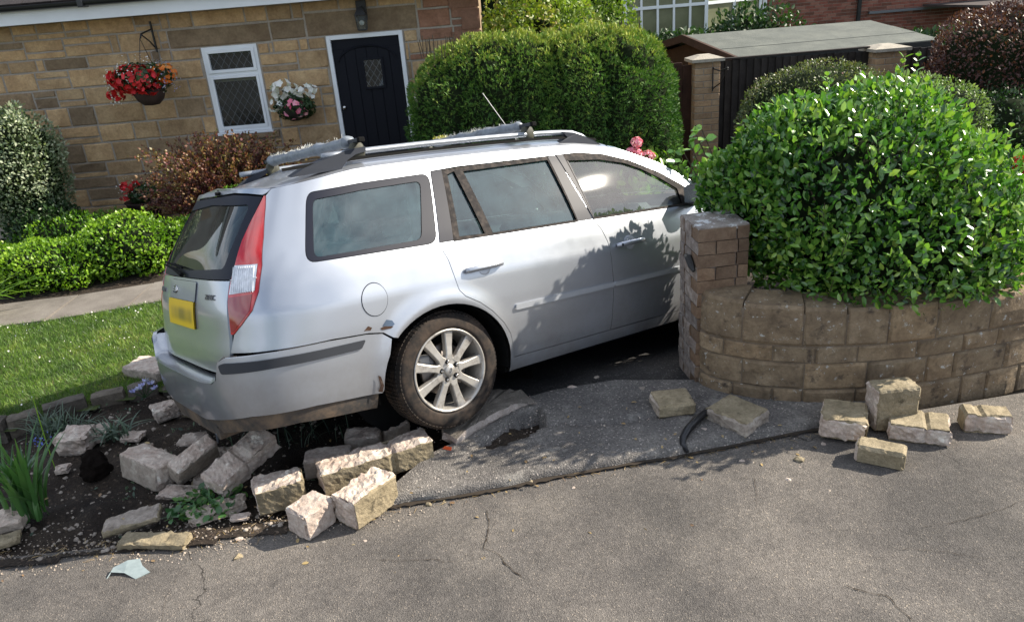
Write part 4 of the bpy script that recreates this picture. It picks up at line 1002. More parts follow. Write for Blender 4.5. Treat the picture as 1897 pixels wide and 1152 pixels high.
# wheels
def wheel(x, s, z=.316):
    """one road wheel at the car's right (s=-1) or left (s=1)"""
    def T(V): return [(x+v[0], s*v[1], z+v[2]) for v in V]
    prof = [(.20, .70), (.222, .672), (.26, .662), (.292, .668), (.306, .682), (.3145, .70), (.316, .765), (.3145, .835), (.306, .852), (.300, .862), (.285, .869), (.262, .872), (.250, .871), (.240, .872), (.232, .868), (.223, .858), (.214, .84)]
    V, F = lathe(prof, 72); ty = mk('tyre', T(V), F, TYREM, CAR, True); ty['label'] = ty.get('label', 'road tyre with dusty sidewall')
    bm = bmesh.new()     # tread blocks and shoulder cuts
    for k in range(84):
        a0 = 2*math.pi*k/84; a1 = a0+2*math.pi/84*.72
        for (y0, y1, r0, r1) in ((.845, .862, .3075, .3015), (.800, .838, .3165, .3150), (.768, .793, .3175, .3172), (.735, .762, .3172, .3175), (.690, .728, .3150, .3165)):
            q = []
            for (a, y, r) in ((a0, y0, r0), (a1, y0, r0), (a1, y1, r1), (a0, y1, r1)):
                q.append((a, y, r))
            vs = [bm.verts.new(T([((r+.0035)*math.cos(a), y, (r+.0035)*math.sin(a))])[0]) for a, y, r in q]+[bm.verts.new(T([((r-.004)*math.cos(a), y, (r-.004)*math.sin(a))])[0]) for a, y, r in q]
            bm.faces.new(vs[:4])
            for i in range(4): bm.faces.new((vs[i], vs[(i+1) % 4], vs[4+(i+1) % 4], vs[4+i]))
    t_ = mkbm('tread', bm, TYREM, ty); t_['kind'] = 'stuff'
    # rim: lip, barrel, spokes
    V, F = lathe([(.224, .862), (.2225, .868), (.216, .869), (.2085, .862), (.206, .845), (.199, .83), (.195, .78), (.19, .70)], 72)
    rim = mk('rim', T(V), F, ALLOY, CAR, True)
    if s < 0 and x < 1: rim['label'] = 'nine spoke alloy wheel rim dulled by brake dust'
    for k in range(9):
        a = math.radians(84+k*40)
        ca, sa = math.cos(a), math.sin(a)
        def pt(r, t, y): return (r*ca-t*sa, y, r*sa+t*ca)
        # outline: broad at the rim, waisted, flaring at the hub; chamfered edges
        rows = [(.058, .028, .858), (.085, .0185, .859), (.13, .0195, .856), (.18, .0235, .856), (.2115, .027, .858)]
        V = []
        for r, h, y in rows: V += [pt(r, -h-.003, y-.03), pt(r, -h, y-.004), pt(r, -h+.005, y), pt(r, h-.005, y), pt(r, h, y-.004), pt(r, h+.003, y-.03)]
        F = [(i*6+j, i*6+j+1, i*6+6+j+1, i*6+6+j) for i in range(4) for j in range(5)]
        mk('spoke', T(V), F, ALLOY, rim)
    V, F = lathe([(.0, .866), (.028, .866), (.031, .862), (.033, .852), (.036, .851), (.060, .857), (.068, .855), (.070, .83)], 36); mk('hub', T(V), F, ALLOY, rim, True)
    for k in range(5):
        a = math.radians(100+k*72); 
        V, F = lathe([(0, .869), (.0065, .869), (.0085, .866), (.0085, .852)], 12)
        V2 = [(v[0]+.0505*math.cos(a), v[1], v[2]+.0505*math.sin(a)) for v in V]; mk('wheel_nut', T(V2), F, CHROME, rim)
        V, F = lathe([(.0085, .858), (.0135, .8585), (.014, .85)], 14); V2 = [(v[0]+.0505*math.cos(a), v[1], v[2]+.0505*math.sin(a)) for v in V]; mk('nut_seat', T(V2), F, BLK, rim)
    if s < 0:
        ca = math.radians(75)
        ring = [(.017*math.cos(t), .0085*math.sin(t)) for t in np.linspace(0, 2*math.pi, 25)[:-1]]
        rot = lambda p: (p[0]*math.cos(ca)-p[1]*math.sin(ca), p[0]*math.sin(ca)+p[1]*math.cos(ca))
        V = [(rot(p)[0], .8675, rot(p)[1]) for p in ring]; c_ = mk('cap_badge', T(V), [tuple(range(24))], plain('badge_grey', (.25, .25, .25), .4, metal=.4), rim)
        v, f = text_mesh('Ford', .013, .0003)
        V = [(rot((-p[0]*-1, p[1]))[0], .868+p[2], rot(p)[1]) for p in v]; mk('cap_lettering', T(V), f, BLK, c_)
    V, F = lathe([(.0, .80), (.135, .80), (.138, .795), (.138, .77), (0, .77)], 40); bd_ = mk('brake_disc', T(V), F, plain('brake_disc_metal', (.18, .16, .15), .4, metal=.8), CAR, True)
    mkbm('caliper', box(Vector((x-.16, min(s*.76, s*.82), z+.01)), Vector((x-.085, max(s*.76, s*.82), z+.10)), .01), plain('caliper_grey', (.22, .22, .22), .5), CAR)
    V, F = lathe([(0, .69), (.195, .69)], 24); mk('wheel_back', T(V), F, BLK, CAR)
wheel(0, -1); wheel(0, 1, .30); wheel(2.754, -1, .316); wheel(2.754, 1, .36)
# mirrors
for s in (-1, 1):
    bm = bmesh.new(); bmesh.ops.create_icosphere(bm, subdivisions=3, radius=1)
    for v_ in bm.verts:
        c = v_.co; k = (abs(c.x)**4+abs(c.y)**4+abs(c.z)**4)**(-.25); c *= k; v_.co = Vector((2.02+c.x*.06, s*(.955+c.y*.095), 1.055+c.z*.07))
    tube([(2.10, s*.82, .99), (2.05, s*.90, 1.01)], .03, 8, bm)
    mi = mkbm('door_mirror', bm, plain('mirror_black', (.012, .013, .016), .35), CAR, True)
    mk('mirror_glass', [(1.957, s*.885, 1.0), (1.957, s*1.03, 1.0), (1.957, s*1.03, 1.11), (1.957, s*.885, 1.11)], [(0, 1, 2, 3)], CHROME, mi)
# roof rails: foot blades and a long bowed bar each side
RAILM = plain('rail_silver_grey', (.26, .28, .31), .38, metal=.5)
RAILD = dirty('rail_foot_grey', (.028, .032, .042), .6, (.05, .05, .055), .65, 6, .25)
def rz(x, y):
    z = zt(x); h = .075; return z+h*.5
for s in (-1, 1):
    bm = bmesh.new()
    X = np.linspace(-.44, 1.42, 26)
    pts = []
    for x in X:
        t = (x+.44)/1.86; lift = .062*min(1, (1-abs(2*t-1))*5)**.5 if t > .5 else .062
        if t > .9: lift = .062*math.sqrt(max(0, (1-t)/.1))+.004
        yy = abs(W(x, zt(x))[1])-.045
        pts.append((x, s*yy, zt(x)+.018+lift))
    tube(pts, [.0165]*24+[.018, .015], 10, bm)
    rl = mkbm('roof_rail', bm, RAILM, CAR, True)
    # rear foot: long triangular blade
    def yy(x): return abs(W(x, zt(x))[1])-.024
    prof = [(-.62, -.006), (-.55, .026), (-.42, .058), (-.30, .082), (-.20, .088), (-.20, .064), (-.26, .056), (-.31, .034), (-.34, .006), (-.35, -.006)]
    if s > 0: prof = [(-.48, -.006), (-.42, .03), (-.32, .06), (-.20, .09), (-.20, .07), (-.27, .05), (-.33, .02), (-.35, -.006)]
    V = [(x, s*(yy(x)+.004), zt(x)+.012+h) for x, h in prof]+[(x, s*(yy(x)-.05), zt(x)+.02+h) for x, h in prof]; n = len(prof)
    mk('rail_foot', V, [tuple(range(n)), tuple(range(2*n-1, n-1, -1))]+[(k, (k+1) % n, n+(k+1) % n, n+k) for k in range(n)], RAILD, rl)
    prof = [(1.18, .072), (1.30, .062), (1.42, .030), (1.50, -.006), (1.16, -.006), (1.14, .0), (1.22, .035)]
    V = [(x, s*(yy(x)+.002), zt(x)+.012+h) for x, h in prof]+[(x, s*(yy(x)-.045), zt(x)+.02+h) for x, h in prof]; n = len(prof)
    mk('rail_foot', V, [tuple(range(n)), tuple(range(2*n-1, n-1, -1))]+[(k, (k+1) % n, n+(k+1) % n, n+k) for k in range(n)], RAILD, rl)
    # dark roof ditch beside the rail
    V = []; F = []
    for k, x in enumerate(np.linspace(-.66 if s < 0 else -.40, 1.45, 30)):
        V += [(x, s*(yy(x)-.001), zt(x)+.040), (x, s*(yy(x)-.005), zt(x)+.056)]
        if k: F.append((2*k-2, 2*k-1, 2*k+1, 2*k))
    mk('roof_ditch_strip', V, F, BLK, CAR)
ANT = bmesh.new(); tube([(1.30, 0, zt(1.3)+.07), (1.29, 0, zt(1.3)+.10)], .016, 8, ANT); tube([(1.29, 0, zt(1.3)+.10), (1.06, .02, zt(1.3)+.42)], .0028, 5, ANT)
mkbm('aerial', ANT, plain('aerial_metal', (.3, .3, .3), .4, metal=.6), CAR)
# padded crossbars: things in their own right, clamped to the rails
PAD = plain('grey_tape_padding', (.17, .19, .215), .42, var=.3, bump=.5, scale=25)
FLF = plain('frayed_fibre', (.48, .48, .44), .9)
MOSS = plain('yellow_moss', (.45, .42, .06), .9)
CLAMP = dirty('clamp_olive_black', (.045, .045, .035), .6, (.10, .095, .06), .5, 20)
def crossbar(x, label, yy_, padlo, padhi, tiltz=0):
    c = bpy.data.objects.new('roof_bar', None); COL.objects.link(c); c.matrix_world = CARM @ Matrix.Translation((x, 0, 0)); ORG[c.name] = Vector()
    tag(c, label, 'roof bar', 'padded roof bars across the car')
    zb = zt(x)+.018+.062+.055
    mkbm('steel_bar', box((-.016, -yy_-.06, zb-.011), (.016, yy_+.06, zb+.011), .004), TRIM, c)
    for s in (-1, 1):
        mkbm('bar_end_cap', box((-.018, s*(yy_+.06)-.012, zb-.013), (.018, s*(yy_+.06)+.012, zb+.013), .004), BLK, c)
        bm = bmesh.new(); bmesh.ops.create_icosphere(bm, subdivisions=3, radius=1)
        for v_ in bm.verts:
            q = v_.co; k = (abs(q.x)**3.5+abs(q.y)**3.5+abs(q.z)**3.5)**(-1/3.5); q = q*k
            tp = 1-.25*max(0, q.z); v_.co = Vector((q.x*.042*tp+.006, s*(yy_-.012+q.y*.030*tp), zb-.045+q.z*.043))
        mkbm('clamp', bm, CLAMP, c, True)
    n = 44; V = []; F = []; m_ = 14; o = x*9
    for i in range(n):
        y = padlo+(padhi-padlo)*i/(n-1); e = min(i, n-1-i)
        r = .032+.006*nz((y, 0, o), 9)+.004*nz((y, 3, o), 30); r += .006*(1 if (i % 14) < 2 else 0)
        if e == 0: r *= .55
        for k in range(m_):
            a = 2*math.pi*k/m_; rr = r*(1+.16*nz((math.cos(a), math.sin(a), y*14), 1.6, o))
            V.append((rr*1.05*math.cos(a), y, zb+rr*.9*math.sin(a)))
    for i in range(n-1):
        for k in range(m_): a = i*m_+k; b2 = i*m_+(k+1) % m_; F.append((a, b2, b2+m_, a+m_))
    F += [tuple(range(m_))[::-1], tuple(range((n-1)*m_, n*m_))]
    mk('padding', V, F, PAD, c, True)
    q = random.Random(int(x*100)+50); P = []
    for k in range(300):
        y = padlo+(padhi-padlo)*q.choice([q.random(), .97*q.random()**.15, q.gauss(.5, .05)]); a = q.uniform(.3, 2.6); P.append((.034*math.cos(a), y, zb+.032*math.sin(a)))
    P = np.array(P); D = rdir(len(P), .8)
    scatter('frayed_tufts', P, D, rdir(len(P)), RNG.uniform(.008, .03, len(P)), BLADE, FLF, c, wid=2., kind='stuff')
    if x > .4:
        P = np.array([(q.gauss(0, .02), padhi-.02-q.random()*.12, zb+.03+q.gauss(0, .006)) for k in range(120)])
        scatter('moss', P, rdir(120, .5), rdir(120), .014, SMALL, MOSS, c, kind='stuff')
    return c
def ry(x): return abs(W(x, zt(x))[1])-.045
crossbar(-.24, 'rear roof bar wrapped in frayed grey tape, nearer the tailgate', ry(-.24), -ry(-.24)+.055, ry(-.24)-.04)
crossbar(.92, 'front roof bar wrapped in grey tape with yellow moss on it', ry(.92), -ry(.92)+.055, ry(.92)-.12)
# nose details
for mr in (False, True): patch('headlight', HEADL, [], CLRL, mirror=mr, off=-.002, thick=.01, gap=.001)
patch('grille', GRIL, [], BLK, off=-.01, thick=0); patch('grille', GRIL, [], BLK, off=-.01, thick=0, mirror=True)
# ------------------------------------------------------------------ curved garden wall and brick pier
CW = thing('curved_garden_wall', (2.0, 3.65, 0), 'curved walling-block garden wall with rounded lichened top, right of the brick pier', 'wall')
wp = [Vector((x, y, 0)) for x, y in zip(WX, WY)]
def wall_path(n=400):
    # smooth through the plan points
    xs = np.array(WX); ys = np.array(WY); t = np.linspace(0, 1, len(xs)); T = np.linspace(0, 1, n)
    def sm(a):
        b = np.interp(T, t, a); k = np.ones(31)/31; return np.convolve(np.pad(b, 15, mode='edge'), k, 'valid')
    X, Y_ = sm(xs), sm(ys); X[0], Y_[0] = xs[0], ys[0]
    d = np.r_[0, np.cumsum(np.hypot(np.diff(X), np.diff(Y_)))]; return X, Y_, d
PX, PY, PD = wall_path()
def wpt(s, off, z):
    x = np.interp(s, PD, PX); y = np.interp(s, PD, PY); x2 = np.interp(s+.02, PD, PX); y2 = np.interp(s+.02, PD, PY)
    t = Vector((x2-x, y2-y, 0)); t = t.normalized() if t.length > 1e-6 else Vector((1, 0, 0)); n = Vector((t.y, -t.x, 0))    # outward = to the road
    return Vector((x, y, z))+n*off
def top_h(s): return .60+.05*math.exp(-s/.5)-.03*smoothstep(.8, 2.2, s)
q = random.Random(5)
FR5 = (0, .045, .35, .65, .955, 1); FR4 = (0, .08, .5, .92, 1)
def wall_block(s0, s1, z0, z1, top=False, seed=0):
    nx, nz_ = 5, 4; V = []; F = []; o = seed*3.1; end = s0 < .02
    def P(s, z, e):
        b = .008*(nz((s*9, z*9, o), 1)+.8*nz((s*26, z*26, o), 1)); d = .008+b if e else -.003
        if top and z > z1-.03: d -= .02*((z-(z1-.03))/.03)
        if end and s < s0+.05: d -= .02*(1-(s-s0)/.05)
        return wpt(s, d, z)
    for j in range(nz_+1):
        for i in range(nx+1):
            s = s0+(s1-s0)*FR5[i]; z = z0+(z1-z0)*FR4[j]+q.uniform(-1, 1)*.002
            V.append(P(s, z, 0 < i < nx and 0 < j < nz_ + (1 if top else 0)))
    for j in range(nz_):
        for i in range(nx): a = j*(nx+1)+i; F.append((a, a+1, a+nx+2, a+nx+1))
    b0 = len(V); per = list(range(nx+1))+[(j+1)*(nx+1)-1 for j in range(1, nz_+1)]+[nz_*(nx+1)+i for i in range(nx-1, -1, -1)]+[j*(nx+1) for j in range(nz_-1, 0, -1)]
    for k in per:
        j = k//(nx+1); i = k % (nx+1); s = s0+(s1-s0)*FR5[i]; z = V[k].z
        V.append(wpt(s, -.10 if not top else -.21, z+(.012 if (top and j == nz_) else 0)))
    m = len(per)
    for k in range(m): F.append((per[k], b0+k, b0+(k+1) % m, per[(k+1) % m]))
    F.append(tuple(range(b0, b0+m))[::-1])
    return mk('block', V, F, WALLS, CW, False)
zs = [.0, .125, .285, .385]; sd = 0; smax = 4.2
for ci in range(4):
    z0 = zs[ci]; s = .0
    while s < smax:
        L = q.choice([.16, .22, .28, .33]) if ci < 2 else q.choice([.22, .27, .32]); s1 = min(s+L, smax)
        hh = top_h((s+s1)/2)
        z1 = zs[ci+1] if ci < 3 else hh
        if ci == 0: z0 = -.06
        wall_block(s+.003, s1-.003, z0+.003, z1-.003, ci == 3, sd); sd += 1; s = s1
V = []; F = []; n = 90
for i in range(n):
    s = smax*i/(n-1); h = top_h(s)-.02
    for off, z in ((-.004, -.1), (-.004, h-.02), (-.20, h-.01), (-.20, -.1)): V.append(wpt(s+.006, off, z))
for i in range(n-1):
    for k in range(4): a = i*4+k; b2 = i*4+(k+1) % 4; F.append((a, b2, b2+4, a+4))
F += [(0, 1, 2, 3)]
mk('mortar_core', V, F, WALLC, CW)

# the pier: brick, its drive-side face spalled and whitened, lichened top
PI_ = thing('brick_pier', (1.2, 4.05, 0), 'short square brick pier beside the car, whitened on the drive side', 'brick pier')
pc = Vector((1.058, 3.975, 0)); fx = Vector((.93, -.37, 0)).normalized(); fx = Vector((.985, .17, 0)).normalized(); fy = Vector((-.17, .985, 0)).normalized()
fy = Vector((-.08, .997, 0)).normalized(); fx = Vector((fy.y, -fy.x, 0))
def pier_brick(a0, a1, b0, b1, z0, z1, mt, seed, amp=.003, name='brick'):
    bm = box((0, 0, 0), (1, 1, 1)); bmesh.ops.subdivide_edges(bm, edges=bm.edges[:], cuts=1, use_grid_fill=True); o = seed*1.7
    for v in bm.verts:
        p = Vector((a0+(a1-a0)*v.co.x, b0+(b1-b0)*v.co.y, z0+(z1-z0)*v.co.z)); p += Vector((nz(p, 25, o), nz(p, 25, o+9), nz(p, 25, o+5)))*amp
        v.co = pc+fx*p.x+fy*p.y+Vector((0, 0, p.z))
    if isinstance(mt, list):
        bm.normal_update()
        for f in bm.faces:
            if f.normal.dot(fy) < -.7: f.material_index = 1
    return mkbm(name, bm, mt, PI_)
ch = .0765; nb = 13; W_ = .29; D_ = .31
for k in range(nb):
    z0 = k*ch+.0015; z1 = (k+1)*ch-.003; odd = k % 2
    # drive side (a=0) bricks run along b; road side (b=0) along a
    e = q.uniform(-.003, .004)
    if odd: side = [(0, .215), (.225, D_)]; front = [(.108, .225), (.235, W_)]
    else: side = [(.108, .225), (.235, D_)]; front = [(0, .215), (.225, W_)]
    for b0, b1 in side: pier_brick(-.002+e, .10, b0, min(b1, D_), z0, z1, [BRKL, BRKO], 100+k*3+int(b0*10), .007)
    for a0, a1 in front: pier_brick(a0 if a0 else .0, min(a1, W_), -.002, .10, z0, z1, BRKO if not (a0 == 0 and odd) else BRKO, 200+k*3+int(a0*10), .003)
mk_core = box((.012, .012, 0), (W_-.004, D_-.004, nb*ch-.01))
for v in mk_core.verts: v.co = pc+fx*v.co.x+fy*v.co.y+Vector((0, 0, v.co.z))
mkbm('mortar_core', mk_core, BRKL, PI_)
bm = bmesh.new(); bmesh.ops.create_grid(bm, x_segments=8, y_segments=8, size=.5)
for v in bm.verts:
    a = (v.co.x+.5)*W_; b2 = (v.co.y+.5)*D_; v.co = pc+fx*a+fy*b2+Vector((0, 0, nb*ch+.004+.006*nz((a, b2, 0), 20)))
ext = bmesh.ops.extrude_face_region(bm, geom=bm.faces[:]); bmesh.ops.translate(bm, verts=[g for g in ext['geom'] if isinstance(g, bmesh.types.BMVert)], vec=(0, 0, -.02))
LICH = rough_mat('lichened_top', [(.20, .17, .15), (.30, .27, .24)], scale=10, bscale=70, bump=.9, lichen=(14, .53, (.55, .56, .56)))
mkbm('mortar_cap', bm, LICH, PI_)
bm = bmesh.new(); p0 = pc+fy*.10+Vector((0, 0, .80))-fx*.02
tube([p0+fy*.05, p0+fx*.0, p0-fy*.05-Vector((0, 0, .03)), p0-fy*.09-Vector((0, 0, .05))+fx*.0], [.012, .022, .020, .008], 7, bm); mkbm('gate_hinge_stub', bm, IRON, PI_)

# ------------------------------------------------------------------ fallen walling blocks
def rough_prism(L, Wd, Hh, seed, amp=.012, rnd=.014, nx=9, ny=5, nzz=5, notch=None, brk=(), taper=0):
    """irregular block: x 0..L, y 0..Wd, z 0..Hh. brk: sides that are broken rough"""
    bm = bmesh.new(); bmesh.ops.create_cube(bm, size=1)
    for v in bm.verts: v.co += Vector((.5, .5, .5))
    bmesh.ops.subdivide_edges(bm, edges=[e for e in bm.edges if abs(e.verts[0].co.x-e.verts[1].co.x) > .5], cuts=nx-1, use_grid_fill=True)
    bmesh.ops.subdivide_edges(bm, edges=[e for e in bm.edges if abs(e.verts[0].co.y-e.verts[1].co.y) > .5], cuts=ny-1, use_grid_fill=True)
    bmesh.ops.subdivide_edges(bm, edges=[e for e in bm.edges if abs(e.verts[0].co.z-e.verts[1].co.z) > .5], cuts=nzz-1, use_grid_fill=True)
    bm.normal_update(); o = seed*5.3; rr = random.Random(seed)
    fmat = {}
    for f in bm.faces:
        n = f.normal; k = max(range(3), key=lambda i: abs(n[i])); key = ('x', 'y', 'z')[k]+('+' if n[k] > 0 else '-'); f.material_index = 1 if key in brk else 0
    for v in bm.verts:
        c = v.co.copy(); p = Vector((c.x*L, c.y*Wd, c.z*Hh)); d = Vector((0, 0, 0))
        edge = sum(1 for i in range(3) if c[i] < .001 or c[i] > .999)
        ctr = Vector((L/2, Wd/2, Hh/2)); 
        if edge >= 2:
            for i in range(3):
                if c[i] < .001: d[i] += rnd*rr.uniform(.3, 1.1)*(.6 if edge == 2 else 1)
                if c[i] > .999: d[i] -= rnd*rr.uniform(.3, 1.1)*(.6 if edge == 2 else 1)
        for i, nm in enumerate('xyz'):
            for sg, cond in (('-', c[i] < .001), ('+', c[i] > .999)):
                if cond:
                    a = amp*(1.5 if nm+sg in brk else .5)
                    d[i] += (1 if sg == '-' else -1)*a*(.4+.8*nz(p, 7, o)+.6*nz(p, 20, o)+.45*nz(p, 48, o)+.3*nz(p, 95, o))
        if notch:
            g = abs(p.x-notch*L)
            if g < .012 and (c.z > .999 or c.y < .001): d.z -= .012 if c.z > .999 else 0; d.y += .010 if c.y < .001 else 0
        if taper: p.y = ctr.y+(p.y-ctr.y)*(1-taper*c.x)
        v.co = p+d
    return bm
BLOCKS = 'walling blocks fallen from the broken wall'
def fallen(label, a, b, depth, height, z0=.03, seed=1, brk=('y-', 'x-'), mats=None, pitch=0, roll=0, yaw=0, amp=.010, notch=None, rnd=.014, name='fallen_block', cat='fallen block', taper=0, zb=None, Lf=None, group=BLOCKS):
    A = G(*a, z0); B = G(*b, z0 if zb is None else zb); d = B-A; L = Lf or d.length; dh = Vector((d.x, d.y, 0)).normalized()
    X = d.normalized(); Yv = Vector((-dh.y, dh.x, 0)); Z = X.cross(Yv).normalized(); Yv = Z.cross(X)
    m = Matrix((X, Yv, Z)).transposed().to_4x4()
    bm = rough_prism(L, depth, height, seed, amp, rnd, notch=notch, brk=brk, nx=max(5, int(L/.016)), ny=max(4, int(depth/.016)), nzz=max(3, int(height/.016)), taper=taper)
    loc = (A+B)/2
    mm = Matrix.Translation(A) @ m @ Matrix.Rotation(math.radians(yaw), 4, 'Z') @ Matrix.Rotation(math.radians(roll), 4, 'X') @ Matrix.Rotation(math.radians(pitch), 4, 'Y')
    bmesh.ops.transform(bm, matrix=Matrix.Translation(-loc) @ mm, verts=bm.verts)
    o = mkbm(name, bm, mats or [BLKW, BLKB], None); o.location = loc
    return tag(o, label, cat, group)
PK = [BLKB, BLKB]; GY = [BLKG, BLKB]; ALLB = ('x-', 'x+', 'y-', 'z+')
fallen('small pale block lowest of the blocks on the road at left', (572, 1008), (628, 968), .155, .15, .0, 1, ALLB, [BLKB, BLKB], amp=.006, rnd=.02)
fallen('big rough-topped block at the road edge, right of the pale one', (662, 990), (745, 930), .16, .17, .0, 2, ('z+', 'x-', 'y+'), amp=.012)
fallen('long row of three blocks still mortared together, lying below the rear wheel', (600, 925), (812, 856), .155, .145, .02, 3, ('z+', 'x-', 'x+'), notch=.62, amp=.013)
fallen('olive faced rough-topped block between the leaning lump and the long row', (477, 962), (572, 937), .16, .155, .0, 4, ('z+', 'x-'), amp=.013)
fallen('pinkish lump of two blocks leaning steeply up against the rubble', (418, 930), (500, 872), .15, .13, .0, 5, ALLB, [BLKB, BLKB], zb=.0, pitch=-16, roll=18, Lf=.40, notch=.5, amp=.013)
fallen('grey flat-sided block leaning in the soil left of the pinkish lump', (335, 905), (402, 862), .10, .15, -.03, 6, ('z+', 'x+'), GY, pitch=-12, roll=26, Lf=.27, amp=.007)
fallen('grey block lying alone in the middle of the flower bed', (222, 885), (293, 910), .17, .16, -.03, 7, ('z+', 'x+'), GY, roll=-8, pitch=4, amp=.009)
fallen('flat broken lump of mortar in front of the grey leaning block', (283, 930), (374, 934), .13, .035, -.01, 8, ALLB, GY, amp=.018, rnd=.03, group='broken mortar and stone on the bed')
fallen('shaded block lying behind the long mortared row', (567, 892), (655, 880), .13, .125, -.01, 9, ('z+',), GY, amp=.006)
fallen('dim block half hidden in shade left of the rear tyre', (640, 848), (708, 842), .13, .12, -.02, 10, ('z+',), GY, amp=.012)
fallen('dark block wedged under the rear tyre', (716, 828), (765, 808), .14, .10, -.01, 11, ('z+',), GY, amp=.012)
fallen('thin flat stone lying under the small pale block', (530, 955), (622, 950), .12, .03, .0, 12, ('z+',), GY, amp=.007)
fallen('square block in the shade between the pier and the drive', (1218, 779), (1292, 770), .20, .085, .03, 13, ('x-',), [BLKW, BLKG], amp=.010, rnd=.02)
fallen('big brown block lying on the pavement right of the black curved strip', (1381, 816), (1444, 793), .27, .095, .03, 14, ('y-', 'x-', 'x+'), [BLKW, BLKG], amp=.010, rnd=.022, yaw=14)
fallen('pale block with its long side to the wall, leftmost of the right-hand heap', (1515, 812), (1606, 824), .24, .12, .02, 15, ('y-', 'x-'), amp=.011, rnd=.022)
fallen('upright pair of blocks standing on end against the curved wall', (1617, 803), (1700, 795), .14, .25, .01, 16, ('x-',), amp=.010, rnd=.016)
fallen('double block with a mortar groove across its top, right of the upright pair', (1640, 818), (1762, 834), .20, .105, .0, 17, ('y-', 'x+', 'x-'), notch=.60, amp=.011, rnd=.02)
fallen('brown block lying furthest out on the road, right side', (1580, 858), (1674, 878), .115, .105, .0, 18, ('x-',), amp=.008, rnd=.018)
fallen('two-part block lying alone at the far right by the wall', (1782, 805), (1876, 811), .13, .12, .0, 19, ('y-', 'x+'), notch=.33, amp=.010, rnd=.018)
fallen('square grey stone on the lawn left of the bumper', (228, 700), (296, 712), .22, .09, .02, 20, ('z+',), GY, amp=.010, group='stones beside the lawn')
# broken footing of the wall and mortar debris along the road edge
FOOT = 'footings and slivers left along the broken wall line'
fallen('long flat stone plank with shadow beneath, lying at the road edge on the left', (215, 1022), (345, 1024), .10, .055, .0, 31, ('z+', 'x+'), [BLKW, BLKW], amp=.012, group=FOOT)
fallen('brown sloping footing stone behind the flat plank', (190, 1000), (300, 975), .13, .05, .0, 32, ('z+',), [BLKW, BLKG], pitch=-4, amp=.012, group=FOOT)
fallen('pinkish broken footing slab in front of the pinkish lump', (350, 985), (466, 945), .13, .05, .0, 33, ALLB, [BLKB, BLKG], amp=.018, rnd=.02, group=FOOT)
fallen('thin pale flake of mortar lying right of the broken footing', (425, 972), (466, 966), .06, .03, .0, 34, ALLB, [BLKB, BLKB], amp=.008, group=FOOT)
fallen('grey footing stone at the left edge of the picture', (-25, 1000), (45, 985), .16, .07, .0, 35, ('z+',), GY, amp=.014, group=FOOT)
fallen('brown edge stone lowest at the left edge of the picture', (-20, 1030), (42, 1010), .10, .05, .0, 36, ('z+',), [BLKW, BLKW], amp=.012, group=FOOT)
BED = 'broken mortar and stone on the bed'
for i, (lb, a, b, d, h, z, mt) in enumerate([
    ('pale broken stone heap right of the strap-leaved plant', (105, 850), (165, 845), .18, .13, -.03, GY),
    ('low pale fragment beside the black clod', (160, 828), (200, 822), .14, .08, -.03, GY),
    ('flat pale fragment halfway up the bed', (215, 825), (262, 822), .12, .04, -.02, GY),
    ('wide flat fragment in the shade behind the leaning block', (328, 832), (378, 826), .14, .035, -.02, GY),
    ('jagged fragment half hidden by the strap leaves', (95, 885), (130, 880), .08, .05, -.01, PK),
    ('pale slab against the bed edging below the bumper', (290, 790), (340, 772), .14, .10, -.05, GY),
    ('long brown slab lying under the bumper corner', (330, 775), (410, 782), .14, .05, -.05, [BLKW, BLKG]),
    ('small square chip under the bumper by the hanging bracket', (255, 838), (285, 834), .06, .03, -.02, GY),
    ('sloping dark stone under the bumper right of the grey slab', (425, 900), (440, 830), .20, .04, -.03, [BLKW, BLKG]),
    ('flat light fragment at the foot of the olive faced block', (395, 968), (440, 958), .08, .03, .0, PK)]):
    fallen(lb, a, b, d, h, z, 50+i, ALLB, mt, amp=.016, rnd=.025, group=BED, name='stone_fragment', cat='stone fragment')
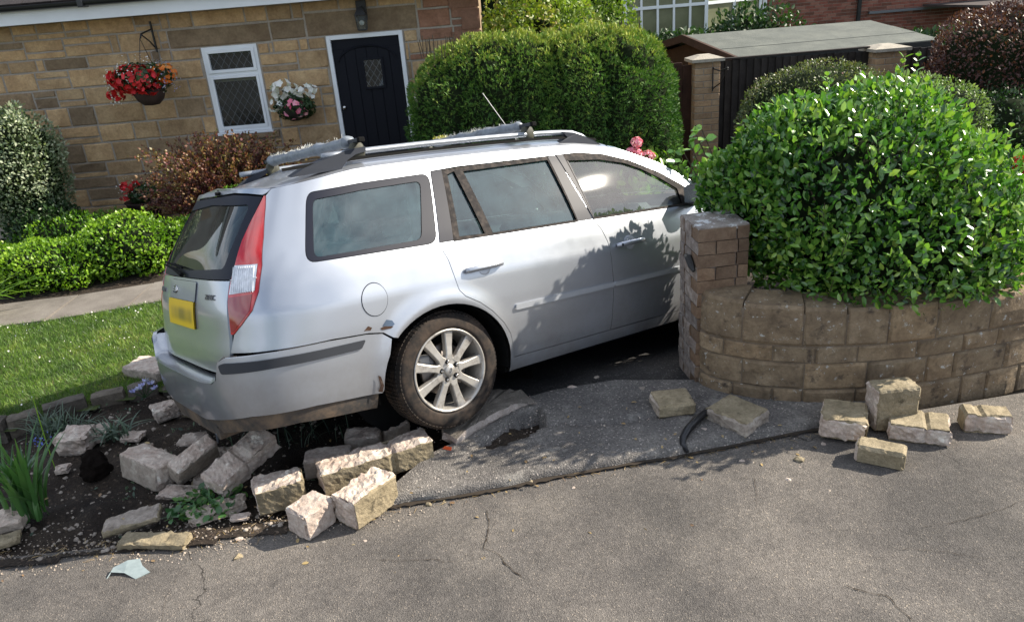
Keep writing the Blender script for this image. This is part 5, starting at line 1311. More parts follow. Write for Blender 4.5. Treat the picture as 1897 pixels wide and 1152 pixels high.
# lifted concrete slab under the rear wheel
def slab():
    top = [(848, 812, .085), (872, 790, .095), (905, 772, .10), (940, 753, .095), (978, 741, .075), (995, 746, .06), (965, 722, .10), (905, 722, .13), (850, 745, .14), (815, 775, .13), (822, 800, .10)]
    T_ = [G(u, v, z) for u, v, z in top]; n = len(T_)
    sub = []
    for i in range(n):
        a, b = T_[i], T_[(i+1) % n]; k = max(1, int((b-a).length/.03))
        for j in range(k):
            p = a.lerp(b, j/k); sub.append(p+Vector((nz(p, 22), nz(p, 22, 5), nz(p, 30, 9)))*.012)
    n = len(sub); c = sum(sub, Vector())/n
    V = list(sub)+[p-Vector((0, 0, .033))+Vector((nz(p, 25, 3), nz(p, 25, 8), 0))*.018-(c-p).normalized()*.008 for p in sub]+[p-Vector((0, 0, .075))+(c-p).normalized()*.02 for p in sub]
    rings = [sub]; mid = [p.lerp(c, .35)+Vector((0, 0, .008+.006*nz(p, 20))) for p in sub]
    b0 = len(V); V += mid; V.append(c+Vector((0, 0, .01)))
    F = [(k, n+k, n+(k+1) % n, (k+1) % n) for k in range(n)]+[(n+k, 2*n+k, 2*n+(k+1) % n, n+(k+1) % n) for k in range(n)]
    F += [(k, (k+1) % n, b0+(k+1) % n, b0+k) for k in range(n)]+[(b0+k, b0+(k+1) % n, b0+n) for k in range(n)]+[tuple(range(3*n-1, 2*n-1, -1))]
    fm = [1]*(2*n)+[0]*(2*n)+[1]
    SLBT = rough_mat('slab_top', [(.10, .087, .074), (.17, .15, .128)], scale=12, bscale=90, bump=.8, speck=(60, .10, (.3, .28, .24)))
    SLBE = rough_mat('slab_edge', [(.30, .25, .215), (.42, .36, .32), (.52, .46, .42)], scale=18, bscale=90, bump=1., bdist=.008, speck=(70, .12, (.45, .42, .38)))
    o = mk('lifted_slab', V, F, [SLBT, SLBE], None, False, fm); tag(o, 'cracked slab of pavement lifted and tilted under the rear wheel', 'slab')
slab()
# red chip, black trim strip, grey plastic shard
o = mk('lamp_shard', [G(820, 842, .03), G(834, 843, .03), G(836, 828, .07), G(824, 826, .07), G(818, 832, .05)], [(0, 1, 2, 3, 4)], plain('orange_plastic', (.55, .07, .012), .3), None)
m_ = o.modifiers.new('t', 'SOLIDIFY'); m_.thickness = .006; tag(o, 'orange red plastic shard standing beside the lifted slab', 'shard')
bm = bmesh.new(); pts = [(1333, 748, .06), (1312, 762, .075), (1292, 778, .08), (1276, 795, .07), (1267, 812, .055), (1266, 826, .04), (1275, 838, .034)]
P3 = [G(*p) for p in pts]; V = []; F = []
for i, p in enumerate(P3):
    t = (P3[min(i+1, 6)]-P3[max(i-1, 0)]).normalized(); n_ = Vector((-t.y, t.x, 0)).normalized(); w_ = [.02, .032, .036, .034, .03, .024, .010][i]
    V += [p+n_*w_*.3+Vector((0, 0, w_)), p-n_*w_*.8+Vector((0, 0, .004)), p-n_*w_*.8-Vector((0, 0, .006)), p+n_*w_*.5+Vector((0, 0, -.004))]
for i in range(6):
    for k in range(4): F.append((4*i+k, 4*i+(k+1) % 4, 4*i+4+(k+1) % 4, 4*i+4+k))
F += [(0, 1, 2, 3), (24, 27, 26, 25)]
tag(mk('trim_strip', V, F, plain('black_plastic_trim', (.014, .014, .016), .35), None, True), 'black curved plastic trim strip lying on the pavement by the pier', 'trim strip')
sh = [(199, 1073, .003), (213, 1058, .02), (240, 1048, .03), (262, 1043, .025), (266, 1053, .015), (279, 1062, .006), (252, 1074, .003), (232, 1066, .014), (208, 1066, .018)]
V = [G(u, v, 0)+Vector((0, 0, z)) for u, v, z in sh]; o = mk('plastic_shard', V, [(0, 1, 8), (1, 2, 7, 8), (2, 3, 4, 7), (4, 5, 6, 7)], plain('grey_painted_plastic', (.26, .31, .31), .35, metal=.2, var=.15), None)
m_ = o.modifiers.new('t', 'SOLIDIFY'); m_.thickness = .004; tag(o, 'grey painted bumper shard lying on the road at lower left', 'shard')
# chips of stone: the ones one can pick out on the road and pavement
def kerb_px(u): return float(np.interp(u, [0, 745, 880, 1060, 1270, 1510, 1900], [980, 935, 915, 880, 845, 815, 780]))
CHIPG = 'stone chips scattered over the road and pavement'
def chip(p, s, seed, flat=.5, mat=None, name='stone_chip', label='small pale chip of broken stone lying on the road or pavement'):
    rr = random.Random(seed); bm = bmesh.new(); bmesh.ops.create_icosphere(bm, subdivisions=1, radius=1)
    for v in bm.verts: v.co *= rr.uniform(.55, 1.2); v.co = Vector((v.co.x*s*.5*rr.uniform(.9, 1.1), v.co.y*s*.38, (v.co.z+.55)*s*.5*flat))
    bmesh.ops.rotate(bm, verts=bm.verts, matrix=Matrix.Rotation(rr.uniform(0, 6.3), 3, 'Z'))
    o = mkbm(name, bm, mat or rr.choice([BLKB, BLKG, BLKW])); o.location = p
    return tag(o, label, 'stone chip', CHIPG)
for i, (u, v, s) in enumerate([(1374, 855, 13), (1394, 858, 9), (1478, 853, 24), (1481, 867, 9), (1460, 892, 16), (1496, 911, 12), (1535, 913, 15), (1652, 1085, 14), (1823, 866, 11), (1692, 857, 8), (1811, 848, 8),
        (1690, 912, 8), (1743, 913, 6), (1805, 963, 13), (1642, 940, 8), (1171, 728, 13), (1189, 722, 17), (1060, 720, 20), (1092, 738, 10), (1160, 750, 10), (442, 1033, 18), (444, 1000, 15), (395, 1003, 11), (600, 1005, 9), (677, 1003, 9),
        (1062, 905, 10), (984, 892, 8), (945, 890, 7), (880, 870, 8), (783, 893, 7), (1230, 800, 14), (1305, 798, 18), (1330, 812, 12), (785, 1037, 7), (1170, 998, 9), (1265, 1010, 6), (1545, 893, 7), (1730, 968, 6), (795, 935, 16), (655, 1010, 8), (1590, 838, 9), (1525, 824, 12), (1105, 700, 12), (1215, 760, 9), (1000, 815, 9), (1120, 790, 8)]):
    z = 0 if v > kerb_px(u) else .035
    p = G(u, v, z); d = (p-Vector((0, 0, CH))).length
    if v < 775 and u < 1245: lb = 'pale stone chip on the shaded drive left of the pier'
    elif 1200 < u < 1345 and v < 830: lb = 'pale stone chip beside the black curved trim strip'
    elif v > 1000 and u > 1500: lb = 'lone stone chip far out on the road at lower right'
    elif u < 700: lb = 'pale stone chip on the road in front of the left-hand blocks'
    elif u > 1570: lb = 'small stone chip on the road below the right-hand heap of blocks'
    elif u > 1340: lb = 'pale stone chip on the road left of the outermost brown block'
    elif v > 950: lb = 'tiny chip on the open road in the middle of the picture'
    else: lb = 'tiny chip close to the pavement edge below the lifted slab'
    chip(p, s*d/FPX, i, label=lb)
# finer gravel: nobody could count it
def rubble(name, n, x0, x1, y0, y1, cond, zf, smin, smax, mat, label):
    ico = bmesh.new(); bmesh.ops.create_icosphere(ico, subdivisions=1, radius=.5); tv = np.array([v.co[:] for v in ico.verts]); tf = [tuple(v.index for v in f.verts) for f in ico.faces]; ico.free()
    P = ptsin(n, x0, x1, y0, y1, cond, zf); D = rdir(len(P)); D[:, 2] *= .3; N = rdir(len(P), 3)
    tv = tv*np.array([1, .8, .55]); tv += (np.random.RandomState(1).rand(*tv.shape)-.5)*.25
    s = smin*(smax/smin)**(RNG.rand(len(P))**2.2)
    o = scatter(name, P, D, N, s, (tv, tf), mat); tag(o, label, 'rubble', kind='stuff')
    return o
def kd(x, y): return y-kerb_y(x)
rubble('rubble_crumbs', 2600, -3.6, -.75, 2.75, 4.6, lambda x, y: kd(x, y) > .0 and y < edge_y(x) and RNG.rand() < (.9 if kd(x, y) < .35 else .3)+.3*nz((x, y, 0), 3), bed_z, .005, .042, BLKG, 'crumbs of mortar and stone along the broken wall line')
rubble('mortar_dust', 1700, -4.2, -.5, 2.70, 3.25, lambda x, y: -.10-.06*nz((x, y, 0), 4) < kd(x, y) < .16, lambda x, y: .004, .004, .016, BLKG, 'fine mortar grit along the road edge')
rubble('road_grit', 1500, -4, 4.5, 1.6, 3.6, lambda x, y: kd(x, y) < 0 and RNG.rand() < .25+.75*math.exp(kd(x, y)/.25), lambda x, y: .003, .003, .010, BLKB, 'fine stone grit scattered over the road')
rubble('pavement_grit', 700, -.6, 1.9, 3.15, 4.1, lambda x, y: 0 < kd(x, y) and y < 4.0, lambda x, y: .036, .004, .014, BLKB, 'fine stone grit scattered over the pavement')
# dead leaves and straw in the gutter
STRAW = leaf_mat('dry_straw', [(.25, .16, .06), (.34, .25, .11), (.16, .09, .05)], trans=0)
P = ptsin(2600, -3.8, 1.8, 2.6, 3.6, lambda x, y: -.05 < kd(x, y) < .10+.02*nz((x, y, 0), 3) and (x < -.7 or kd(x, y) < .0), lambda x, y: .006)
D = RNG.randn(len(P), 3); D[:, 2] *= .12; N = rdir(len(P), 3)
tag(scatter('dry_straw', P, D, N, RNG.uniform(.01, .05, len(P)), BLADE, STRAW, wid=1.), 'dry straw and leaf litter along the road edge', 'litter', kind='stuff')
P = ptsin(130, -3.6, 2.2, 2.2, 4.0, lambda x, y: RNG.rand() < .25+.75*math.exp(-abs(kd(x, y))/.25), lambda x, y: .008 if kd(x, y) < 0 else .058)
D = RNG.randn(len(P), 3); D[:, 2] *= .15; N = rdir(len(P), 4)
tag(scatter('fallen_leaves', P, D, N, RNG.uniform(.012, .035, len(P)), LEAF, STRAW), 'small dead leaves blown along the kerb', 'litter', kind='stuff')
# low edging wall between lawn and bed
ED = thing('bed_edging', (-2.8, 4.3, 0), 'low dark stone edging between the lawn and the broken flower bed', 'edging')
s = -5.6; q = random.Random(9); k = 0
while s < -1.75:
    L = q.uniform(.16, .26); x0, x1 = s+.006, s+L-.006
    A = Vector((x0, edge_y(x0), -.08)); B = Vector((x1, edge_y(x1), -.08)); d = (B-A); bm = rough_prism(d.length, .11, .175+q.uniform(-.015, .015), 70+k, .007, .012, nx=5, ny=3, nzz=3)
    X = d.normalized(); bmesh.ops.transform(bm, matrix=Matrix.Translation(A+Vector((0, 0, 0 if s < -2.4 else -.08))) @ Matrix((X, Vector((-X.y, X.x, 0)), Vector((0, 0, 1)))).transposed().to_4x4(), verts=bm.verts)
    mkbm('edging_stone', bm, EDGM, ED); s += L; k += 1

# ------------------------------------------------------------------ gate, gate piers, fence, shed, brick house
def pier(x, y, h, wd, label, lichen=True, z0=-.1):
    t = thing('gate_pier', (x, y, 0), label, 'gate pier', 'buff brick piers along the fence'); nb_ = int((h-z0)/.074)
    for k in range(nb_):
        z = h-(k+1)*.074; o = (k % 2)
        cuts = [0, .11, wd] if o else [0, .215, wd]
        for a, b in zip(cuts, cuts[1:]): mkbm('brick', box((x-wd/2+a+.004, y-wd/2, z+.004), (x-wd/2+b-.004, y-wd/2+.10, z+.070), .003), BUFF, t)
        for a, b in ([(.108, wd)] if o else [(.108, .22), (.228, wd)]): mkbm('brick', box((x-wd/2, y-wd/2+a, z+.004), (x-wd/2+.10, y-wd/2+b, z+.070), .003), BUFF, t)
    mkbm('mortar_core', box((x-wd/2+.006, y-wd/2+.006, z0), (x+wd/2-.004, y+wd/2, h-.004)), MORT, t)
    V = [(x+a*(wd/2+.04), y+b*(wd/2+.04), h+dz) for dz in (0, .035) for a, b in ((-1, -1), (1, -1), (1, 1), (-1, 1))]+[(x+a*.07, y+b*.07, h+.075) for a, b in ((-1, -1), (1, -1), (1, 1), (-1, 1))]
    F = [(3, 2, 1, 0)]+[(i, (i+1) % 4, 4+(i+1) % 4, 4+i) for i in range(4)]+[(4+i, 4+(i+1) % 4, 8+(i+1) % 4, 8+i) for i in range(4)]+[(8, 9, 10, 11)]
    mk('cap_stone', V, F, CAPS, t); return t
p0 = Yp(1311, 115, 9.35); gp = pier(p0.x, 9.5, p0.z-.0, .31, 'buff brick gate pier with an iron bracket, beside the brown gate')
bm = bmesh.new(); bx = p0.x+.06; tube([(bx, 9.325, 1.30), (bx, 9.325, 1.02)], .009, 5, bm); tube([(bx, 9.32, 1.28), (bx+.05, 9.2, 1.26), (bx+.12, 9.13, 1.30)], .008, 5, bm); tube([(bx, 9.32, 1.05), (bx+.06, 9.2, 1.13), (bx+.12, 9.13, 1.28)], .007, 5, bm)
tag(mkbm('wall_bracket', bm, IRON), 'empty black iron basket bracket on the gate pier', 'bracket')
p1 = Yp(1650, 95, 9.35); pier(p1.x, 9.5, p1.z, .36, 'buff brick pier standing in the middle of the dark fence')
GT = thing('garden_gate', (1.9, 9.5, 0), 'dark brown boarded garden gate with an arched top', 'gate')
gx0, gx1 = 1.35, p0.x-.16; n_ = 9
for k in range(n_):
    a = gx0+(gx1-gx0)*k/n_; b = gx0+(gx1-gx0)*(k+1)/n_; m_ = (a+b)/2; h = 1.24+.16*math.sqrt(max(0, 1-((m_-(gx0+gx1)/2)/((gx1-gx0)/2+.05))**2))
    mkbm('board', box((a+.003, 9.45, -.05), (b-.003, 9.472, h), .003), GATEM, GT)
mkbm('ledge', box((gx0, 9.474, 1.0), (gx1, 9.5, 1.1)), GATEM, GT); mkbm('ledge', box((gx0, 9.474, .1), (gx1, 9.5, .2)), GATEM, GT)
FN = thing('boarded_fence', (4, 9.55, 0), 'dark stained featheredge fence behind the shrubs on the right', 'fence')
x = p0.x+.17; fz = lambda x: float(np.interp(x, [2.8, 5.7, 9], [1.345, 1.30, 1.30]))
k = 0
while x < 8.6:
    if not (p1.x-.2 < x < p1.x+.15):
        V = [(x, 9.50, -.05), (x+.098, 9.522, -.05), (x+.098, 9.532, -.05), (x, 9.522, -.05)]; zt_ = fz(x)+q.uniform(-.006, .006)
        V += [(a, b, zt_) for a, b, c in V]; mk('board', V, [(0, 1, 5, 4), (1, 2, 6, 5), (2, 3, 7, 6), (3, 0, 4, 7), (4, 5, 6, 7)], FENCE, FN)
    x += .088
mkbm('capping_rail', box((p0.x+.16, 9.49, 1.352), (p1.x-.18, 9.56, 1.372), .003), FENCE, FN)
mkbm('rail', box((p0.x+.16, 9.535, .9), (8.6, 9.57, .98)), FENCE, FN)
# shed: low apex roof in green felt
SHD = thing('garden_shed', (4, 11, 0), 'low timber shed with a green-grey felt roof behind the fence', 'shed')
e0 = Yp(1366, 107, 9.95); e1 = Yp(1745, 73, 10.35); r0 = Yp(1267, 66, 11.2); r1 = Yp(1612, 38, 11.9); 
r0 = Vector((r0.x, 11.2, max(r0.z, e0.z+.12))); 
bck = Vector((e0.x-1.9, 12.6, e0.z+.0)); 
t_ = .03
def slab3(name, P, th, mat, parent):
    V = [tuple(p) for p in P]+[(p[0], p[1], p[2]-th) for p in P]; n = len(P)
    return mk(name, V, [tuple(range(n)), tuple(range(2*n-1, n-1, -1))]+[(k, n+k, n+(k+1) % n, (k+1) % n) for k in range(n)], mat, parent)
# four courses of felt with a lapped joint
N_ = 3
for k in range(N_):
    a, b = k/N_, (k+1)/N_
    slab3('felt_strip', [e0.lerp(r0, a)+Vector((0, 0, .004*(k % 2))), e1.lerp(r1, a)+Vector((0, 0, .004*(k % 2))), e1.lerp(r1, b-.004)+Vector((0, 0, .004*(k % 2))), e0.lerp(r0, b-.004)+Vector((0, 0, .004*(k % 2)))], .02, FELT, SHD)
slab3('felt_drip', [e0+Vector((0, -.02, -.01)), e1+Vector((0, -.02, -.01)), e1+Vector((0, 0, -.01)), e0+Vector((0, 0, -.01))], .09, FELTE, SHD)
b0_ = Vector((r0.x-.5, 12.4, e0.z-.02)); b1_ = Vector((r1.x-.2, 13.2, e1.z-.02))
slab3('felt_strip', [r0, r1, b1_, b0_], .02, FELT, SHD)
slab3('barge_board', [e0+Vector((-.03, 0, .01)), r0+Vector((-.03, 0, .01)), r0+Vector((0.01, 0, .01)), e0+Vector((0.01, 0, .01))], .10, SHEDW, SHD)
slab3('barge_board', [r0+Vector((-.03, 0, .01)), b0_+Vector((-.03, 0, .01)), b0_+Vector((.01, 0, .01)), r0+Vector((.01, 0, .01))], .10, SHEDW, SHD)
gw = [e0+Vector((.12, .1, -.1)), r0+Vector((.12, 0, -.1)), b0_+Vector((.12, -.1, -.1))]
for k in range(9):
    z1 = e0.z-.1-k*.13; 
    mkbm('shiplap_board', box((e0.x+.02, e0.y+.1, z1-.125), (e1.x-.1, e0.y+.12, z1)), SHEDW, SHD)
V = [tuple(p) for p in gw]+[(gw[2].x, gw[2].y, -.05), (gw[0].x, gw[0].y, -.05)]; mk('gable_wall', V, [(0, 1, 2, 3, 4)], SHEDW, SHD)

# far brick house with white conservatory
BH = thing('red_brick_house', (9, 20, 0), 'red brick house far behind the shed', 'house')
bx0 = Yp(1408, 20, 20).x
wallv = [(bx0, 20, -1), (16, 20, -1), (16, 20, 4), (bx0, 20, 4)]
mk('wall', wallv, [(0, 1, 2, 3)], MORT, BH)
V = []; F = []; fmx = []; z = .35; row = 0
while z < 2.3:
    x = bx0+.004+(.11 if row % 2 else 0)
    while x < 13.6:
        L = .215; a = len(V); y = 19.988
        V += [(x, y, z), (x+L, y, z), (x+L, y, z+.065), (x, y, z+.065), (x, 20.01, z), (x+L, 20.01, z), (x+L, 20.01, z+.065), (x, 20.01, z+.065)]
        F += [(a, a+1, a+2, a+3), (a, a+4, a+5, a+1), (a+2, a+6, a+7, a+3), (a, a+3, a+7, a+4), (a+1, a+5, a+6, a+2)]; fmx += [q.choice([0, 0, 1, 2])]*5
        x += .226
    z += .076; row += 1
R2 = rough_mat('red_brick_brown', [(.12, .045, .03), (.17, .07, .045)], scale=6, bscale=50, bump=.4); R3 = rough_mat('red_brick_pale', [(.24, .10, .07), (.28, .13, .09)], scale=6, bscale=50, bump=.4)
mk('brickwork', V, F, [REDB, R2, R3], BH, fm=fmx)['kind'] = 'stuff'
a = Yp(1590, 10, 20); mkbm('downpipe', box((a.x-.04, 19.9, -.5), (a.x+.04, 19.97, 4)), FELTE, BH)
a = Yp(1417, 10, 19.8); bm = bmesh.new(); tube([(a.x, 19.8, -.5), (a.x, 19.8, 4)], .05, 8, bm); mkbm('white_downpipe', bm, WHITE, BH)
a = Yp(1625, 25, 19.5); mkbm('lead_flashing', box((a.x, 19.9, a.z-.03), (13.6, 19.98, a.z+.03)), LEAD, BH)
a = Yp(1770, 12, 18.5); bm = box((a.x, 16.2, a.z-.02), (16, 19.9, a.z+.03), mtx=None); mkbm('porch_roof', bm, ROOFT, BH)
CN = thing('conservatory', (5.4, 17, 0), 'white framed conservatory with tall glazed panels', 'conservatory')
cy = 17.0; c0 = Yp(1158, 30, cy); c1 = Yp(1308, 30, cy); c2 = Yp(1407, 30, cy+.9)
def post(p, w_=.045, z0=-.3, z1=3.0): mkbm('glazing_bar', box((p.x-w_/2, p.y-.03, z0), (p.x+w_/2, p.y+.03, z1)), WHITE, CN)
for k in range(6): post(c0.lerp(c1, k/5), .07 if k in (0, 5) else .045)
for k in (1, 2): post(c1.lerp(c2, k/2), .06)
zt0 = Yp(1230, 13, cy).z
for z in (zt0, .75):
    for A, B in ((c0, c1), (c1, c2)):
        d = B-A; m = Matrix.Translation((A.x, A.y, z)) @ Matrix.Rotation(math.atan2(d.y, d.x), 4, 'Z'); mkbm('transom', box((0, -.035, -.03), (math.hypot(d.x, d.y), .035, .03), mtx=m), WHITE, CN)
FG = plain('obscured_glass', (.16, .17, .10), .15, var=.25, scale=1.5)
for A, B, n_ in ((c0, c1, 5), (c1, c2, 2)):
    for k in range(n_):
        a, b = A.lerp(B, k/n_), A.lerp(B, (k+1)/n_)
        for zz0, zz1 in ((-.2, zt0-.03), (zt0+.03, 3.)):
            mk('pane', [(a.x, a.y+.01, zz0), (b.x, b.y+.01, zz0), (b.x, b.y+.01, zz1), (a.x, a.y+.01, zz1)], [(0, 1, 2, 3)], FG, CN)
a = Yp(1140, 55, 16.2); FN2 = thing('trellis_fence', (a.x, 16.2, 0), 'small dark fence left of the conservatory', 'fence')
for k in range(9): mkbm('slat', box((a.x-.5+k*.08, 16.2, 0), (a.x-.45+k*.08, 16.22, a.z+.12)), FENCE, FN2)
mkbm('rail', box((a.x-.52, 16.18, a.z+.02), (a.x+.25, 16.198, a.z+.06)), FENCE, FN2)

# ------------------------------------------------------------------ vegetation
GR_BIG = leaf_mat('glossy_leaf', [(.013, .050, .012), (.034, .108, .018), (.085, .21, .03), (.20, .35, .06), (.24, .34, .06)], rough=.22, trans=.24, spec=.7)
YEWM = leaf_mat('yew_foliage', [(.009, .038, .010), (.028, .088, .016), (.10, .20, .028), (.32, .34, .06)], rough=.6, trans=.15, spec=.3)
LIMEM = leaf_mat('lime_leaf', [(.03, .09, .008), (.09, .20, .012), (.18, .32, .02), (.26, .38, .04)], rough=.4, trans=.3)
VARM = leaf_mat('variegated_leaf', [(.04, .08, .03), (.12, .17, .08), (.30, .34, .22), (.48, .50, .36)], rough=.5, trans=.2)
BERM = leaf_mat('berberis_leaf', [(.06, .018, .022), (.13, .035, .035), (.17, .075, .035), (.16, .15, .04), (.40, .15, .13)], rough=.5, trans=.25)
PURM = leaf_mat('purple_leaf', [(.03, .014, .014), (.07, .025, .022), (.12, .045, .032), (.06, .06, .025)], rough=.5, trans=.2)
MIXM = leaf_mat('dome_leaf', [(.04, .07, .02), (.09, .12, .035), (.14, .14, .05), (.16, .06, .045)], rough=.5, trans=.2)
PALM = leaf_mat('pale_dome_leaf', [(.06, .12, .03), (.16, .24, .06), (.30, .36, .16)], rough=.5, trans=.2)
TREEM = leaf_mat('tree_leaf', [(.04, .09, .012), (.10, .17, .02), (.20, .27, .035), (.28, .22, .06)], rough=.5, trans=.3)
DARKT = leaf_mat('dark_tree_leaf', [(.01, .03, .01), (.022, .055, .014), (.04, .09, .02)], rough=.5, trans=.2)
TWIG = plain('twig', (.045, .032, .022), .9)
REDF = leaf_mat('red_petal', [(.38, .008, .012), (.60, .018, .018), (.72, .03, .05)], rough=.6, trans=.2); ORAF = leaf_mat('orange_petal', [(.65, .14, .02), (.72, .26, .05)], rough=.6, trans=.2)
WHIF = leaf_mat('white_petal', [(.7, .7, .68), (.82, .82, .82)], rough=.6, trans=.15); PINF = leaf_mat('pink_petal', [(.62, .10, .20), (.78, .28, .38), (.82, .55, .58)], rough=.6, trans=.15)
LILF = leaf_mat('lilac_petal', [(.28, .28, .6), (.5, .5, .75)], rough=.6, trans=.2); BLUF = leaf_mat('blue_petal', [(.06, .09, .5), (.14, .2, .6)], rough=.6, trans=.2)

def ellipsoid_pts(n, c, r, lumpy=.12, ls=2.2, depth=.25, sq=2., seed=0, zmin=None, hemi=None):
    """points in the outer skin of a lumpy superellipsoid; returns P, outward N, depth fraction"""
    D = rdir(int(n*1.5)); 
    k = (np.abs(D)**sq).sum(1)**(-1/sq); U = D*k[:, None]
    c = np.array(c); r = np.array(r); P0 = c+U*r
    lm = np.array([noise.noise(Vector(p)*ls+Vector((seed, 0, 0)))+.5*noise.noise(Vector(p)*ls*2.7+Vector((0, seed, 0))) for p in P0])
    t = RNG.rand(len(P0))**1.8*depth
    P = c+U*r*(1+lumpy*lm-t)[:, None]; N = unit(np.sign(U)*np.abs(U)**(sq-1)/r)
    if zmin is not None:
        keep = P[:, 2] > zmin; P, N, t, lm = P[keep], N[keep], t[keep], lm[keep]
    if hemi is not None:
        keep = hemi(P, N); P, N, t, lm = P[keep], N[keep], t[keep], lm[keep]
    return P[:n], N[:n], t[:n]/depth, lm[:n]
def core(name, c, r, mat, parent, lumpy=.12, ls=2.2, sq=2., seed=0, sc=.8, zmin=None):
    bm = bmesh.new(); bmesh.ops.create_icosphere(bm, subdivisions=4, radius=1)
    for v in bm.verts:
        d = v.co.normalized(); k = (abs(d.x)**sq+abs(d.y)**sq+abs(d.z)**sq)**(-1/sq); U = d*k; P0 = Vector(c)+Vector((U.x*r[0], U.y*r[1], U.z*r[2]))
        lm = noise.noise(P0*ls+Vector((seed, 0, 0)))+.5*noise.noise(P0*ls*2.7+Vector((0, seed, 0)))
        v.co = Vector(c)+Vector((U.x*r[0], U.y*r[1], U.z*r[2]))*(sc+lumpy*lm)
        if zmin is not None: v.co.z = max(v.co.z, zmin)
    return mkbm(name, bm, mat, parent, True)
DKGRN = plain('core_dark_green', (.012, .018, .008), 1., spec=.05, var=.4, scale=40)

# big glossy shrub behind the curved wall
BS = thing('glossy_shrub', (2.35, 4.6, .5), 'large glossy green broadleaf shrub spilling over the curved wall', 'shrub')
blobs = [((1.98, 4.24, 1.00), (.68, .62, .60)), ((2.48, 4.25, .84), (.56, .64, .54)), ((1.54, 4.38, .98), (.38, .38, .40)), ((2.22, 4.02, .78), (.72, .50, .40)), ((1.74, 4.35, 1.25), (.38, .36, .35)), ((2.18, 4.35, 1.29), (.46, .42, .38))]
AP = []; AN = []; AT = []
for i, (c, r) in enumerate(blobs):
    P, N, t, lm = ellipsoid_pts(7400 if i < 4 else 3600, c, r, .17, 3.6, .36, 2.05, i*7)
    inside = np.zeros(len(P), bool)
    for j, (c2, r2) in enumerate(blobs):
        if j != i: inside |= (((P-np.array(c2))/np.array(r2))**2).sum(1) < .45
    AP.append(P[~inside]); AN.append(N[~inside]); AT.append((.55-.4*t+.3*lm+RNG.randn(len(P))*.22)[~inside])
P = np.vstack(AP); N = np.vstack(AN); T_ = np.hstack(AT)
# none inside the pier or the wall
wy = np.array([wall_y(x) for x in P[:, 0]])
ok = ~((np.abs(P[:, 1]-wy-.1) < .14) & (P[:, 2] < .60)) & ~((P[:, 0] < 1.37) & (P[:, 1] < 4.34) & (P[:, 2] < 1.02)) & ((P[:, 2] > .52) | (P[:, 1] > wy+.2) | ((P[:, 2] > .42) & (P[:, 0] < 1.6))) & (P[:, 1] > wy-.26); P, N, T_ = P[ok], N[ok], T_[ok]
D = unit(N*.5+rdir(len(P), .8)*.95); Nn = unit(N*.6+RNG.randn(len(P), 3)*.5+np.array([.15, 0, .5]))
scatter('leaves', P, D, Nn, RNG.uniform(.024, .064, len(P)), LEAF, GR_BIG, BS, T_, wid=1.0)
for c, r in blobs[:4]: core('opaque_core', c, r, DKGRN, BS, .17, 3.6, 2, 1, .58, .42)  # solid near-black cores added so light cannot pass through the leaves
# young shoots standing out of the crown with paired leaves
sp = []; sn = []; sdn = []; bm = bmesh.new()
for i in range(130):
    j = RNG.randint(len(P)); p = Vector(P[j]); n = Vector(N[j]); 
    if n.z < .15 and i > 30: continue
    L = RNG.uniform(.08, .24); d = (n*.35+Vector((RNG.randn()*.15, RNG.randn()*.15, 1))).normalized(); tube([p-d*.1, p+d*L], .0022, 4, bm, cap=False)
    for k in range(int(L/.028)):
        a = k*1.6; e = d.orthogonal().normalized(); f = d.cross(e)
        for s in (1, -1):
            o = (e*math.cos(a)+f*math.sin(a))*s; sp.append(p+d*(k*.028)); sdn.append(o+d*.8); sn.append(d-o*.4)
scatter('leaves', np.array([tuple(v) for v in sp]), np.array([tuple(v) for v in sdn]), np.array([tuple(v) for v in sn]), RNG.uniform(.03, .055, len(sp)), LEAF, GR_BIG, BS, RNG.uniform(.55, 1, len(sp)), wid=1.2)
for i in range(46):
    a = RNG.uniform(0, 6.28); b0 = Vector((2.2+RNG.randn()*.25, 4.3+RNG.randn()*.12, .34)); e = Vector((2.15+math.cos(a)*RNG.uniform(.2, .7), 4.3+math.sin(a)*.45, RNG.uniform(.7, 1.5)))
    m_ = b0.lerp(e, .5)+Vector((RNG.randn()*.06, RNG.randn()*.06, .05)); tube([b0, m_, e], [.012, .008, .003], 5, bm)
mkbm('stems', bm, BARK, BS)

